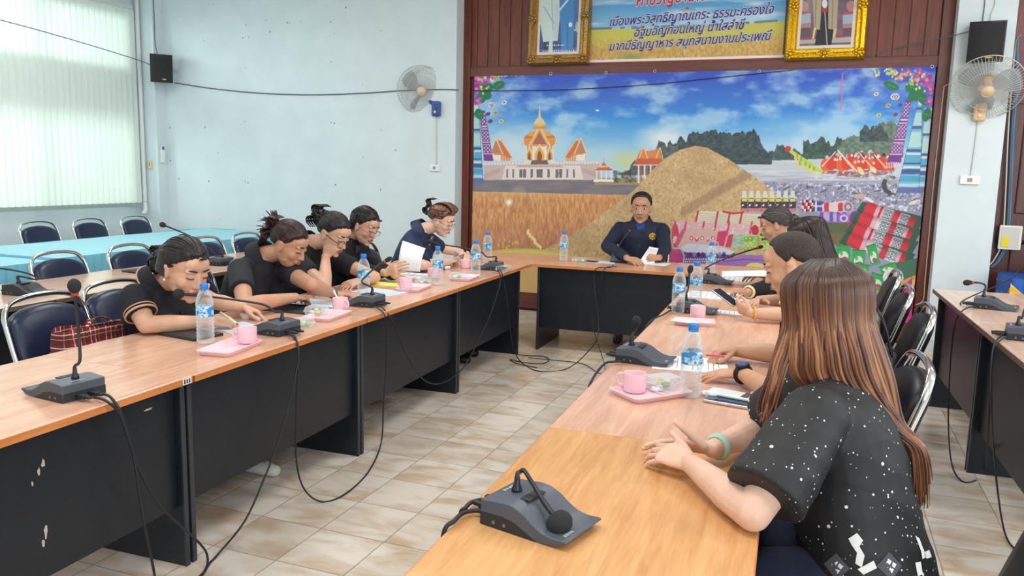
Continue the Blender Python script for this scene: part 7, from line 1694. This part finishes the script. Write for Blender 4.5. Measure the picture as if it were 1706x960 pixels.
um,zm=onwall(1631,186,NF); fan('wall fan with cream base on the right column below the speaker',atdepth(1645,146,6.72),-RN*.9-RU*.05-V(0,0,.55),.285,rw(um,NF,zm),M_fb,M_fb)
M_sw=mat('switch_white',srgb(236,236,232),.4); M_swd=mat('switch_slot',srgb(150,150,146),.5)
def plate(name,label,cat,px,py,w,h,n=NF,ms=None,face=-1,group=None):
    u,z=onwall(px,py,n); t=thing(name,label,cat,rw(u,n,z),-DA,group); MB().box(-w/2,w/2,-.022,0,-h/2,h/2,bev=.004).build('plate',[ms or M_sw],t); MB().box(-w*.13,w*.13,-.026,-.022,-h*.22,h*.22,bev=.001).build('rocker',[M_swd],t); return t
plate('wall_switch','white switch box below the left wall fan','switch',725,280,.12,.07,group='wall switches')
plate('wall_switch','white switch box below the right wall fan','switch',1615,300,.15,.075,group='wall switches')
plate('wall_switch','cream switch plate on the left corner pilaster','switch',251,274,.065,.10,n=7.835,ms=mat('cream_plate',srgb(224,206,150),.45),group='wall switches')
t=thing('remote_control','white air-conditioner remote in a holder on the corner pilaster','remote',rw(-7.738,7.90,1.62),R(90)-DA); MB().box(-.03,.03,-.03,0,-.10,.05,bev=.005).build('holder',[M_sw],t); q=MB().box(-.024,.024,-.026,-.004,-.08,.11,bev=.005).build('remote_body',[mat('remote_white',srgb(230,232,230),.4)],t); MB().box(-.016,.016,-.028,-.026,.06,.10).build('screen',[mat('remote_screen',srgb(90,100,96),.2)],q)
M_cw=mat('white_wire',srgb(206,206,198),.5); M_cg=mat('grey_wire',srgb(96,102,110),.6)
def onW(px,py,n): u,z=onwall(px,py,n); return rw(u,n,z)
def wire(label,pts,r,ms,group='wall wiring'): return cable(label,pts,r,'wall_wire',ms,'wire',group)
wire('white trunking strip from the left fan down to its switch',[onW(727,193,NF-.006),onW(727,235,NF-.006),onW(727,274,NF-.006)],.007,M_cw)
wire('white trunking strip from the right fan down to its switch',[onW(1630,196,NF-.006),onW(1624,245,NF-.006),onW(1617,294,NF-.006)],.006,M_cw)
wire('grey wire sagging across the white wall from the corner speaker to the backdrop',[onW(291,138,NF-.012)]+[onW(px,py,NF-.012) for px,py in ((350,147),(430,155),(520,158),(610,155),(670,151),(735,149),(764,150))],.006,M_cg)
wire('thin wire drooping across the top of the printed backdrop',[onW(790,151,NP-.02)]+[onW(px,py,NP-.02) for px,py in ((860,151),(950,149),(1080,141),(1200,129),(1318,117))],.004,mat('dark_wire',srgb(46,44,60),.6))
wire('thin wire from the backdrop edge up to the right speaker',[onW(1318,117,NP-.02),onW(1400,103,NW-.03),onW(1500,79,NW-.03),onW(1585,60,NF-.02),onW(1620,51,NF-.02)],.004,M_cg)
wire('thin wire in front of the window from the left edge to the corner',[rw(-7.75,5.0,2.94),rw(-7.75,6.3,2.86),rw(-7.75,7.6,2.73),rw(-7.70,7.80,2.66)],.005,M_cg)
wire('wire hanging down the right column to the speaker',[onW(1641,-4,NF-.008),onW(1640,12,NF-.008),onW(1638,26,NF-.008),onW(1637,38,NF-.02)],.004,M_cg)
wire('second looping wire above the right speaker',[onW(1658,-4,NF-.008),onW(1657,10,NF-.008),onW(1651,24,NF-.008),onW(1650,38,NF-.02)],.004,M_cw)
wire('wire from the corner speaker up to the ceiling',[rw(-7.65,7.84,2.70),rw(-7.72,7.85,2.95),rw(-7.73,7.86,3.2),rw(-7.735,7.86,3.65)],.005,M_cg)
wire('cream wire along the right side of the backdrop frame',[onW(1600,136,NF-.01),onW(1588,140,NW-.06),onW(1575,143,NW-.06),onW(1571,160,NW-.06),onW(1556,300,NW-.06),onW(1547,400,NW-.06),onW(1541,470,NW-.06),onW(1538,500,NW-.06),onW(1526,508,NW-.06)],.005,mat('cream_wire',srgb(214,196,172),.5))
for k,(x,ms,lab) in enumerate(((0,M_cable,'black cable of the bundle beside the right column'),(6,mat('blue_wire',srgb(60,140,200),.5),'blue cable of the bundle beside the right column'),(-3,M_cw,'white cable of the bundle beside the right column'),(3,M_cg,'grey cable of the bundle beside the right column'))):
    n=NW-.09-.02*k; wire(lab,[onW(px+x*(1 if py>90 else .3),py,n) for px,py in ((1703,58),(1694,72),(1690,130),(1684,200),(1681,260),(1678,330),(1673,400),(1660,432),(1646,446))],.006,ms)
t=thing('flood_light','white flood light with a yellow sticker on the right wood wall','lamp',onW(1683,395,NW-.15),-DA-.2)
MB().box(-.085,.085,-.03,.03,-.11,.10,bev=.008).build('housing',[mat('lamp_white',srgb(226,228,222),.4)],t); MB().box(-.068,.068,-.034,-.028,-.09,.085).build('glass',[mat('lamp_glass',srgb(206,206,196),.2)],t); MB().box(-.06,-.005,-.037,-.034,-.085,-.0).build('yellow_sticker',[mat('sticker_yellow',srgb(236,212,50),.5)],t); MB().tube(catmull([(-.09,0,-.02),(-.09,.08,-.06),(.09,.08,-.06),(.09,0,-.02)],4),.008,8).build('bracket',[M_cable],t)
c=rw(1.95,7.60,.78); t=thing('recorder_box','black recorder box on the blue cloth table','recorder',c,-DA); MB().box(-.22,.22,-.12,.12,.0,.055,bev=.004).build('case',[M_spk],t); q=MB(); q.box(-.20,-.14,-.1225,-.12,.02,.035); q.box(.05,.16,-.1225,-.12,.022,.032); q.build('front_lights',[M_swd],t)
tag(MB().tube(catmull([onW(1647,446,NW-.2),rw(1.62,7.62,.80),rw(1.45,7.0,.88),rw(1.28,6.4,.86),at(1610,498,.83),at(1601,510,.80)],6),.004,8).build('power_wire',[M_cable],None,True),'black wire drooping from the recorder table to the far right desk','wire','wall wiring')
